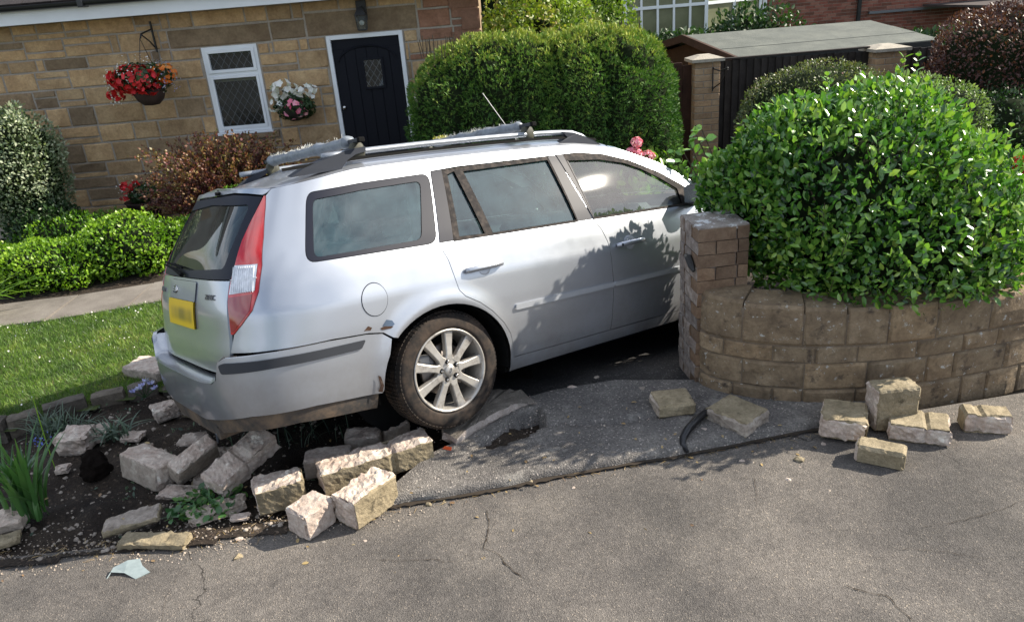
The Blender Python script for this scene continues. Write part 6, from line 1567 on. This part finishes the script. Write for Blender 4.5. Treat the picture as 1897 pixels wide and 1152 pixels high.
# clipped yew
YW = thing('clipped_yew', (.5, 7.9, 0), 'large clipped yew with rounded flat top in front of the cottage corner', 'hedge')
yc = [((.14, 7.95, .92), (1.00, .76, .98)), ((1.02, 7.9, .98), (.80, .80, .90))]
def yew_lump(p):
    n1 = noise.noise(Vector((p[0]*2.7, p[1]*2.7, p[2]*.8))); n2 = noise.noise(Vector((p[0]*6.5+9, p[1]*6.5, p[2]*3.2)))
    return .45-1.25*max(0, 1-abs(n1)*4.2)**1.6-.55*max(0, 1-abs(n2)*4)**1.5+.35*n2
AP = []; AN = []; AT = []
for i, (c, r) in enumerate(yc):
    n = 34000; D = rdir(n); sq = 2.7; k = (np.abs(D)**sq).sum(1)**(-1/sq); U = D*k[:, None]; c_ = np.array(c); r_2 = np.array(r)
    P0 = c_+U*r_2; lm = np.array([yew_lump(p) for p in P0]); t = RNG.rand(n)**2*.07
    P = c_+U*r_2*(1+.11*lm-t)[:, None]*np.array([1, 1, 1]); N = unit(np.sign(U)*np.abs(U)**(sq-1)/r_2)
    # narrower towards the foot
    f = 1-.10*np.clip((.9-P[:, 2])/.9, 0, 1)
    P[:, 0] = c_[0]+(P[:, 0]-c_[0])*f; P[:, 1] = c_[1]+(P[:, 1]-c_[1])*f
    ok = (P[:, 2] > .0)&(P[:, 1] < 8.75)
    c2, r2 = yc[1-i]; ok &= ~((((np.abs(P-np.array(c2))/np.array(r2))**2.7).sum(1)) < .72)
    AP.append(P[ok]); AN.append(N[ok]); AT.append((.40+.12*lm-.8*t+.42*np.clip(N[:, 2], 0, 1)+RNG.randn(n)*.12)[ok])  # tint raised on upward faces for a sunlit top; lowered in creases and depth
P = np.vstack(AP); N = np.vstack(AN); T_ = np.hstack(AT); D = unit(N*.8+RNG.randn(len(P), 3)*.5+np.array([0, 0, .35])); Nn = unit(RNG.randn(len(P), 3)+N*.5)
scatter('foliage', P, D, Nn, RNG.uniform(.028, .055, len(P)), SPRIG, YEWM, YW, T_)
for c, r in yc:
    bm = bmesh.new(); bmesh.ops.create_icosphere(bm, subdivisions=5, radius=1)
    for v in bm.verts:
        d = v.co.normalized(); k = (abs(d.x)**2.7+abs(d.y)**2.7+abs(d.z)**2.7)**(-1/2.7); U = d*k; p = Vector((c[0]+U.x*r[0], c[1]+U.y*r[1], c[2]+U.z*r[2])); s_ = .92+.11*yew_lump(p)
        p = Vector((c[0]+U.x*r[0]*s_, c[1]+U.y*r[1]*s_, max(-.02, c[2]+U.z*r[2]*s_))); f = 1-.10*max(0, min(1, (.9-p.z)/.9)); p.x = c[0]+(p.x-c[0])*f; p.y = c[1]+(p.y-c[1])*f; v.co = p
    mkbm('opaque_core', bm, DKGRN, YW, True)
bm = bmesh.new()
for i in range(70):
    x = RNG.uniform(-.7, 1.5); y = RNG.uniform(7.6, 8.4); tube([(x, y, 1.75), (x+RNG.randn()*.02, y, 1.9+RNG.uniform(0, .06))], .006, 4, bm)
mkbm('clipped_stems', bm, BARK, YW)['kind'] = 'stuff'

def bush(name, label, cat, c, r, n, size, mat, T=SMALL, lumpy=.2, ls=3, depth=.35, sq=2.2, tb=.45, seed=3, zmin=.0, wid=1., cs=.72, up=.6, group=None, part='leaves', hemi=None, base=None, ntw=14, coremat=None):
    t = thing(name, (c[0], c[1], max(0, c[2]-r[2])), label, cat, group)
    P, N, dp, lm = ellipsoid_pts(n, c, r, lumpy, ls, depth, sq, seed, zmin, hemi)
    D = unit(N*.6+rdir(len(P), up)*.9); Nn = unit(N*.6+RNG.randn(len(P), 3)*.5+np.array([0, 0, .4]))
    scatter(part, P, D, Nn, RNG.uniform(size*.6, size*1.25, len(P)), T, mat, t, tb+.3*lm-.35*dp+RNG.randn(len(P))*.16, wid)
    if cs: core('opaque_core', c, r, coremat or DKGRN, t, lumpy, ls, sq, seed, cs, zmin)
    bm = bmesh.new()
    for i in range(ntw):
        a = RNG.uniform(0, 6.28); tube([(c[0]+RNG.randn()*.05, c[1]+RNG.randn()*.05, max(zmin, c[2]-r[2])), (c[0]+math.cos(a)*r[0]*.6, c[1]+math.sin(a)*r[1]*.6, c[2]+r[2]*RNG.uniform(-.2, .7))], [.012, .004], 5, bm)
    mkbm('branches', bm, TWIG, t); return t
# lime green hebe mounds beside the path
LB = 'lime green shrubs beside the path'
bush('lime_shrub', 'bright lime green mound nearest the car beside the path', 'shrub', (-3.72, 7.28, .25), (.56, .42, .30), 6500, .038, LIMEM, lumpy=.22, ls=4.5, seed=1, tb=.6, wid=1.2, cs=.78, group=LB)
bush('lime_shrub', 'bright lime green mound in the middle of the path border', 'shrub', (-4.35, 7.05, .18), (.50, .38, .26), 5500, .036, LIMEM, lumpy=.24, ls=4.5, seed=2, tb=.6, wid=1.2, cs=.78, group=LB)
bush('lime_shrub', 'darker green mound behind the lime ones against the wall', 'shrub', (-4.5, 7.85, .20), (.70, .40, .30), 6500, .038, LIMEM, lumpy=.2, ls=4, seed=4, tb=.32, wid=1.2, cs=.8, group=LB)
bush('lime_shrub', 'lime green mound at the left end of the path border', 'shrub', (-4.88, 7.1, .15), (.40, .36, .24), 3800, .034, LIMEM, lumpy=.24, ls=5, seed=5, tb=.5, wid=1.2, cs=.78, group=LB)
bush('variegated_shrub', 'tall grey-white variegated shrub against the cottage at the left edge', 'shrub', (-5.15, 8.2, .90), (.50, .42, .72), 14000, .040, VARM, lumpy=.18, ls=4, seed=6, tb=.5, cs=.8)
bush('dark_ground_shrub', 'dark leafy growth at the foot of the variegated shrub', 'shrub', (-4.9, 8.0, .28), (.42, .35, .34), 3500, .05, DARKT, seed=7, cs=.8)
# red berberis: arching sprays
def berberis():
    t = thing('red_berberis', (-2.95, 8.1, 0), 'copper red berberis with arching sprays below the cottage window', 'shrub'); P = []; D = []; T_ = []; bm = bmesh.new()
    for i in range(640):
        a = RNG.uniform(0, 6.28); sp = abs(RNG.randn())*.36+.05; h = RNG.uniform(.30, 1.12); L = sp*1.5
        b0 = Vector((-2.95+RNG.randn()*.12, 8.12+RNG.randn()*.08, .05)); e = Vector((-2.95+math.cos(a)*min(.92, L*1.15), 8.12+math.sin(a)*min(.55, L*.7), h*(1-.30*min(1, sp))+.12)); m_ = b0.lerp(e, .55)+Vector((0, 0, .22))
        prev = None; N_ = 22
        pts = [b0*(1-s)**2+m_*2*s*(1-s)+e*s*s for s in np.linspace(0, 1, N_)]
        if i % 4 == 0: tube([pts[0], pts[8], pts[15], pts[-1]], [.006, .004, .003, .002], 4, bm, cap=False)
        for s in range(8, N_):
            for r in range(3):
                P.append(pts[s]+Vector(RNG.randn(3)*.012)); d = (pts[s]-pts[s-1]).normalized()+Vector(RNG.randn(3)*.6); D.append(d); T_.append(.32+.5*(s/N_-.6)+.28*nz(pts[s], 3)+.18*RNG.randn()+.25*max(0, (pts[s].x+2.9))*.7)
    P = np.array([tuple(p) for p in P]); P[:, 1] = np.minimum(P[:, 1], 8.93); scatter('leaves', P, np.array([tuple(d) for d in D]), rdir(len(P), .6), RNG.uniform(.018, .040, len(P)), SMALL, BERM, t, np.array(T_), 1.5)
    mkbm('branches', bm, TWIG, t)
    core('opaque_core', (-2.95, 8.2, .42), (.50, .34, .40), DKGRN, t, .2, 4, 2, 3, .8, 0)
berberis()
bush('low_green_shrub', 'small green shrub between the red berberis and the car', 'shrub', (-2.6, 7.6, .40), (.40, .30, .30), 2600, .035, LIMEM, seed=9, tb=.25, cs=.75)
bush('low_green_shrub', 'small green shrub behind the tailgate left of the berberis', 'shrub', (-3.15, 7.5, .22), (.28, .25, .26), 1800, .035, LIMEM, seed=10, tb=.35, cs=.75)
# domes behind the glossy shrub
bush('clipped_dome_shrub', 'rounded clipped shrub with reddish tips behind the glossy shrub', 'shrub', (3.18, 7.6, .85), (.80, .6, .60), 17000, .030, MIXM, lumpy=.08, seed=11, tb=.42, cs=.88, zmin=.3)
bush('clipped_dome_shrub', 'rounded pale green clipped shrub, right of the reddish one', 'shrub', (3.80, 6.9, .80), (.62, .55, .52), 13000, .030, PALM, lumpy=.08, seed=12, tb=.5, cs=.88, zmin=.3)
bush('purple_leaved_shrub', 'tall dark purple-red shrub at the right edge of the picture', 'shrub', (5.45, 8.2, .95), (.78, .8, .92), 22000, .04, PURM, lumpy=.16, seed=13, tb=.45, cs=.8, zmin=.3)
bush('purple_leaved_shrub', 'low dark shrub in the shade under the purple one', 'shrub', (4.9, 7.4, .6), (.7, .6, .5), 7000, .035, DARKT, lumpy=.2, seed=14, cs=.8, zmin=.3)
bush('flower_border', 'green border plants beyond the wall at the right edge', 'plants', (3.55, 4.8, .62), (.45, .5, .34), 3600, .055, LIMEM, lumpy=.3, seed=15, tb=.35, cs=.6, zmin=.35)
t = thing('red_rose', (3.62, 4.9, 1.0), 'red rose blooms at the right edge of the picture', 'rose')
for u, v in ((1892, 302), (1896, 290), (1889, 310)):
    p = Yp(u, v, 4.9); P, N, _, _ = ellipsoid_pts(60, tuple(p), (.03, .03, .03), .1, 3, .4); scatter('bloom', P, N, rdir(len(P)), .03, SMALL, REDF, t, wid=1.6)
bm = bmesh.new(); tube([(3.6, 4.9, .4), tuple(Yp(1892, 305, 4.9))], .004, 4, bm); mkbm('stem', bm, TWIG, t)
# shrubs and trees beyond
TB = 'trees and shrubs beyond the cottage corner'
def tree(label, x, y, zb, r, h, n, size, mat, seed, tb=.5, cs=.55, T=LEAF):
    t = thing('garden_tree', (x, y, -.1), label, 'tree', TB)
    bm = bmesh.new(); tube([(x, y, -.3), (x+.03, y, h*.5), (x+.1*r, y, h)], [.09, .06, .02], 8, bm)
    for i in range(26):
        a = RNG.uniform(0, 6.28); z = RNG.uniform(h*.2, h*.9); tube([(x, y, z), (x+math.cos(a)*r*.8, y+math.sin(a)*r*.6, z+RNG.uniform(.1, .5))], [.02, .005], 5, bm)
    mkbm('trunk', bm, BARK, t)
    P, N, dp, lm = ellipsoid_pts(n, (x, y, zb), (r, r*.8, h), .26, 1.7, .6, 2, seed, -.2)
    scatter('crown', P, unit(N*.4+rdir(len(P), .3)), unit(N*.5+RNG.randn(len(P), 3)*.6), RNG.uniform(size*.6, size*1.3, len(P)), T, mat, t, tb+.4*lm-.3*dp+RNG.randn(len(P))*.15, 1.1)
    if cs: core('opaque_core', (x, y, zb), (r, r*.8, h), DKGRN, t, .26, 1.7, 2, seed, cs, -.2)
tree('broad yellow-green bush with bronze tips just behind the cottage corner', .75, 12.6, .9, 1.25, 1.55, 16000, .075, TREEM, 31, .62)
tree('lighter twiggy tree right of the bronze-tipped bush', 1.95, 14.2, 1.1, .75, 1.6, 7000, .07, TREEM, 32, .55, .4)
tree('dark evergreen filling the gap left of the conservatory', 2.9, 19, 1.0, 1.5, 2.6, 9000, .12, DARKT, 33, .4, .8)
tree('dark tree far behind the yellow-green bush', .2, 19.5, 1.0, 2.6, 3.2, 9000, .14, DARKT, 34, .55, .85)
bush('climbing_shrub', 'leafy green shrub growing below the conservatory panes', 'shrub', (2.85, 12.4, .85), (.75, .5, .70), 5200, .09, DARKT, T=LEAF, lumpy=.3, seed=35, tb=.65, cs=.7)
bush('climbing_shrub', 'leafy green shrub against the right side of the conservatory', 'shrub', (5.0, 15.5, .9), (1.0, .5, .80), 3600, .10, DARKT, T=LEAF, lumpy=.35, seed=36, tb=.7, cs=.6)
bush('climbing_shrub', 'dark green shrub behind the right end of the shed roof', 'shrub', (8.1, 14.8, .4), (1.1, .7, .70), 3600, .10, DARKT, T=LEAF, lumpy=.3, seed=37, tb=.45, cs=.8)

# strap leaved plant, grasses and small plants in the bed
STRAP = leaf_mat('strap_leaf', [(.03, .09, .03), (.06, .15, .04), (.12, .22, .05)], rough=.35, trans=.25)
def straps(name, label, cat, c, n, L, wd, lean, mat=STRAP, seed=1, group=None, segs=7):
    rr = random.Random(seed); V = []; F = []; tn = []
    for i in range(n):
        a = rr.uniform(0, 6.28); l = L*rr.uniform(.6, 1.1); le = lean*rr.uniform(.2, 1.3); b = Vector(c)+Vector((rr.gauss(0, .045), rr.gauss(0, .04), 0)); w_ = wd*rr.uniform(.7, 1.2)
        s = Vector((-math.sin(a), math.cos(a), 0)); tt = rr.random(); base = len(V)
        for k in range(segs+1):
            t = k/segs; p = b+Vector((math.cos(a), math.sin(a), 0))*l*le*t**1.7+Vector((0, 0, l*(t-.55*le*t*t))); ww = w_*math.sin(math.pi*min(1, .25+.75*t))*.5+.0008
            V += [p-s*ww, p+Vector((math.cos(a), math.sin(a), 0))*(-.15*ww), p+s*ww]; tn += [tt*.6+.4*t*rr.random()]*3
        for k in range(segs): 
            for j in (0, 1): F.append((base+3*k+j, base+3*k+j+1, base+3*k+4+j, base+3*k+3+j))
    t = thing(name, c, label, cat, group); o = mk('leaves', V, F, mat, t, True)
    at = o.data.attributes.new('tint', 'FLOAT', 'POINT'); at.data.foreach_set('value', np.array(tn, np.float32)); return t
straps('strap_leaved_plant', 'clump of upright strap leaves in the near left corner of the bed', 'plant', tuple(G(62, 952, .0)), 62, .50, .022, .48, seed=3)
straps('strap_leaved_plant', 'arching green blades at the left edge beside the path', 'plant', tuple(G(-25, 585, .03)), 34, .62, .026, .9, LIMEM, seed=4)
straps('tall_grass_stem', 'single tall thin grass stem rising from the bed', 'grass stem', tuple(G(108, 868, -.02)), 1, .78, .006, .22, LIMEM, seed=8, segs=12)
WEED = leaf_mat('grey_green_leaf', [(.04, .07, .05), (.08, .12, .08), (.12, .17, .10)], rough=.6, trans=.1)
straps('lavender_tuft', 'grey-green lavender tuft against the lawn edging', 'plant', tuple(G(92, 806, .0)), 90, .20, .006, .85, WEED, seed=5)
straps('lavender_tuft', 'second grey-green tuft right of the lavender on the edging', 'plant', tuple(G(140, 800, .0)), 60, .17, .006, .9, WEED, seed=15)
straps('spiky_rosette', 'spiky dark rosette in the bed below the edging', 'plant', tuple(G(212, 812, -.01)), 46, .17, .012, 1.0, WEED, seed=6)
straps('small_weed', 'little green weed beside the grey block', 'weed', tuple(G(302, 862, -.02)), 14, .10, .008, .7, seed=7, group='weeds in the bed')
straps('small_weed', 'low weeds trailing at the foot of the leaning slabs', 'weed', tuple(G(378, 945, -.0)), 26, .12, .012, 1.1, seed=11, group='weeds in the bed')
P = ptsin(700, -3.6, -.8, 2.95, 4.5, lambda x, y: kd(x, y) > .03 and y < edge_y(x) and nz((x, y, 7), 5) > .22, lambda x, y: bed_z(x, y)+.01); tag(scatter('bed_weeds', P, rdir(len(P), .8), rdir(len(P), 2), RNG.uniform(.012, .035, len(P)), LEAF, WEED, wid=1.), 'patches of small weeds sprouting in the broken bed', 'weeds', kind='stuff')
P = ptsin(260, -1.75, -1.45, 3.05, 3.3, lambda x, y: True, lambda x, y: .02+.03*RNG.rand()); tag(scatter('ground_ivy', P, rdir(len(P)), rdir(len(P), 3), RNG.uniform(.015, .05, len(P)), LEAF, STRAP, wid=1.4), 'flattened dark green leaves between the leaning slabs', 'leaves', kind='stuff')
for i, (u, v) in enumerate([(430, 838), (455, 850), (520, 815), (545, 820), (575, 815), (600, 820), (640, 812), (490, 820), (560, 835)]):
    straps('drooping_stalk', 'pale grass stalk growing in the dark under the rear bumper', 'grass stem', tuple(G(u, v, -.04)), 3, .20, .005, .6, WEED, seed=20+i, group='pale stalks under the bumper')
t = thing('agapanthus', tuple(G(268, 735, .05)), 'pale lilac trumpet flowers at the lawn edge beside the bumper', 'flowers')
bm = bmesh.new()
for i, (u, v) in enumerate([(270, 708), (258, 722), (287, 721), (247, 727), (264, 716), (280, 712)]):
    p = Yp(u, v, G(268, 735, .05).y); tube([tuple(G(268, 737, .02)), tuple(p)], .0025, 4, bm, cap=False)
    a = RNG.rand(6)*6.28; P = np.tile(np.array(p), (7, 1)); D = np.array([(math.cos(k*.9+i), math.sin(k*.9+i), .9) for k in range(7)]); scatter('bloom', P, D, np.cross(D, rdir(7)), .034, SMALL, LILF, t, wid=1.1)
mkbm('stems', bm, STRAP, t)
t = thing('blue_flowers', tuple(G(72, 838, 0)), 'small deep blue flowers behind the strap-leaved plant', 'flowers')
P = np.array([tuple(G(70+RNG.randn()*9, 815+RNG.randn()*9, .05+.04*RNG.rand())) for _ in range(36)]); scatter('petals', P, rdir(36), rdir(36, 1), .012, PETAL, BLUF, t, kind='stuff')
# black clod of peat from a tipped pot
bm = bmesh.new(); c = G(175, 862, .03); bmesh.ops.create_icosphere(bm, subdivisions=4, radius=.080, matrix=Matrix.Translation((c.x, c.y, .025)))
for v in bm.verts: v.co += v.normal*(.03*nz(v.co, 12)+.02*nz(v.co, 34)); v.co.z = max(-.03, v.co.z)
tag(mkbm('peat_clod', bm, plain('black_peat', (.008, .006, .005), 1., spec=.05), None), 'round black clod of potting peat in the bed', 'clod')
bm = bmesh.new(); c0_ = G(404, 820, -.0); tube([c0_+Vector((0, 0, 0)), c0_+Vector((.01, .0, .06)), c0_+Vector((-.01, .01, .10)), c0_+Vector((.0, .02, .15))], [.006, .012, .010, .012], 6, bm)
tag(mkbm('torn_bracket', bm, RAILM), 'torn pale metal bracket poking up below the rear bumper', 'bracket')

# ------------------------------------------------------------------ baskets, pots and flowers on the cottage
def flowers(t, part, c, r, n, size, mat, T=PETAL, seed=1, hemi=None, depth=.3):
    P, N, d, l = ellipsoid_pts(n, c, r, .25, 6, depth, 2, seed, None, hemi); scatter(part, P, unit(np.cross(N, RNG.randn(len(P), 3))), unit(N+RNG.randn(len(P), 3)*.45), RNG.uniform(size*.7, size*1.25, len(P)), T, mat, t, kind='stuff')
bm = bmesh.new(); tube([(-3.69, 8.965, 2.30), (-3.69, 8.965, 1.98)], .012, 5, bm); tube([(-3.69, 8.96, 2.22), (-3.69, 8.80, 2.20), (-3.69, 8.66, 2.18), (-3.69, 8.63, 2.14)], .009, 5, bm); tube([(-3.69, 8.96, 2.02), (-3.69, 8.84, 2.10), (-3.69, 8.68, 2.17)], .008, 5, bm)
tag(mkbm('basket_bracket', bm, IRON), 'black iron bracket carrying the hanging basket left of the window', 'bracket')
HB = thing('hanging_basket', (-3.74, 8.63, 1.62), 'hanging basket of red and orange begonias on the cottage wall', 'hanging basket')
V, F = lathe([(.0, -.15), (.08, -.14), (.135, -.09), (.165, -.02), (.17, .03), (.15, .03), (.14, .0)], 24, 'Z'); mk('bowl', [(v[0]-3.74, v[1]+8.63, v[2]+1.60) for v in V], F, TERRA, HB, True)
bm = bmesh.new()
for k in range(3): a = k*2.1+.4; tube([(-3.74+.16*math.cos(a), 8.63+.16*math.sin(a), 1.63), (-3.70, 8.63, 2.14)], .0035, 4, bm)
mkbm('chain', bm, IRON, HB)
flowers(HB, 'foliage', (-3.77, 8.62, 1.74), (.33, .22, .16), 900, .05, DARKT, LEAF, 2); flowers(HB, 'red_flowers', (-3.86, 8.55, 1.74), (.21, .20, .15), 230, .066, REDF, PETAL, 3); flowers(HB, 'red_flowers', (-3.66, 8.50, 1.70), (.13, .13, .12), 100, .062, REDF, PETAL, 4)
flowers(HB, 'red_flowers', (-4.08, 8.56, 1.59), (.09, .08, .06), 26, .055, REDF, PETAL, 14)
flowers(HB, 'orange_flowers', (-3.50, 8.55, 1.77), (.11, .10, .10), 62, .052, ORAF, PETAL, 5); flowers(HB, 'trailing_lobelia', (-3.78, 8.60, 1.76), (.38, .22, .22), 210, .016, WHIF, PETAL, 6); flowers(HB, 'trailing_lobelia', (-4.10, 8.58, 1.66), (.06, .08, .20), 70, .018, WHIF, PETAL, 7); flowers(HB, 'blue_lobelia', (-3.52, 8.60, 1.74), (.17, .14, .18), 90, .018, LILF, PETAL, 8)
WB = thing('wall_basket', (-2.27, 8.86, 1.2), 'wall basket of white and pink petunias between window and door', 'wall basket')
V, F = lathe([(.0, -.14), (.06, -.13), (.12, -.05), (.14, .02)], 20, 'Z'); mk('bowl', [(v[0]-2.27, min(v[1]+8.86, 8.98), v[2]+1.27) for v in V], F, PLASTICG, WB, True)
flowers(WB, 'foliage', (-2.26, 8.85, 1.30), (.22, .13, .16), 800, .045, DARKT, LEAF, 12); flowers(WB, 'white_flowers', (-2.33, 8.80, 1.47), (.14, .09, .10), 44, .082, WHIF, PETAL, 13); flowers(WB, 'white_flowers', (-2.09, 8.80, 1.45), (.13, .08, .07), 26, .075, WHIF, PETAL, 15)
flowers(WB, 'white_flowers', (-2.45, 8.80, 1.33), (.07, .07, .07), 16, .07, WHIF, PETAL, 16); flowers(WB, 'pink_flowers', (-2.22, 8.76, 1.28), (.15, .08, .10), 34, .062, PINF, PETAL, 17)
PT = thing('flower_pot', (-4.10, 8.62, .2), 'shallow dark pot of red geraniums by the cottage wall', 'flower pot')
V, F = lathe([(.0, -.04), (.15, -.04), (.20, .10), (.215, .12), (.20, .125), (.18, .10), (0, .09)], 26, 'Z'); mk('pot', [(v[0]-4.10, v[1]+8.62, v[2]+.30) for v in V], F, TERRA, PT, True)
V, F = lathe([(.0, -.30), (.17, -.30), (.15, -.04)], 20, 'Z'); mk('stand', [(v[0]-4.10, v[1]+8.62, v[2]+.30) for v in V], F, TERRA, PT, True)
flowers(PT, 'foliage', (-4.06, 8.60, .50), (.21, .18, .13), 900, .045, DARKT, LEAF, 21); flowers(PT, 'red_flowers', (-4.16, 8.50, .62), (.10, .07, .06), 42, .05, REDF, PETAL, 22); flowers(PT, 'red_flowers', (-4.24, 8.50, .50), (.05, .05, .04), 16, .045, REDF, PETAL, 23); flowers(PT, 'white_flowers', (-4.12, 8.5, .6), (.22, .1, .12), 50, .014, WHIF, PETAL, 24)
HY = thing('hydrangea', (1.3, 7.05, 0), 'pink mophead hydrangea between the car bonnet and the yew', 'hydrangea')
bm = bmesh.new()
for i, (u, v, r) in enumerate([(1180, 263, .05), (1178, 284, .06), (1201, 289, .062), (1168, 280, .04)]):
    p = Yp(u, v, 7.0); flowers(HY, 'flower_head', tuple(p), (r, r, r*.8), 120, .026, PINF, PETAL, 40+i); tube([(1.3, 7.15, .0), (p.x, 7.05, p.z-.1), tuple(p)], .006, 5, bm)
mkbm('stems', bm, TWIG, HY); flowers(HY, 'leaves', (1.36, 7.2, .52), (.25, .2, .32), 260, .10, LIMEM, LEAF, 45)
# white climbing flowers by the door frame
t = thing('white_climber', (-.86, 8.8, .6), 'tiny white flowered climber along the right side of the door', 'climber')
flowers(t, 'flowers', (-.90, 8.82, 1.0), (.07, .08, .38), 160, .025, WHIF, PETAL, 50); flowers(t, 'leaves', (-.86, 8.84, .9), (.08, .08, .5), 300, .03, DARKT, SMALL, 51)
# shoots of a neighbouring plant reaching up beside the bonnet
t = thing('young_shrub_shoots', (1.5, 5.6, .3), 'leafy shoots standing beside the bonnet left of the glossy shrub', 'shrub')
sp = []; sn = []; sdn = []; bm = bmesh.new()
for u, v in [(1235, 282), (1262, 300), (1275, 262), (1290, 250), (1250, 300), (1300, 240), (1268, 285)]:
    e = Yp(u, v, 5.15); b0 = Vector((e.x+.25, 5.1, .5)); tube([b0, b0.lerp(e, .5)+Vector((.03, 0, .04)), e], .004, 4, bm)
    for k in range(12):
        p = b0.lerp(e, k/11)+Vector((0, 0, .04*math.sin(k/11*3.1))); 
        for s in (1, -1): o = Vector(rdir(1, .3)[0]); sp.append(p); sdn.append(o); sn.append(Vector((-.3, -.6, .8))+Vector(RNG.randn(3)*.3))
scatter('leaves', np.array([tuple(v) for v in sp]), np.array([tuple(v) for v in sdn]), np.array([tuple(v) for v in sn]), RNG.uniform(.05, .085, len(sp)), LEAF, GR_BIG, t, RNG.uniform(.3, .8, len(sp)), wid=1.3); mkbm('stems', bm, BARK, t)
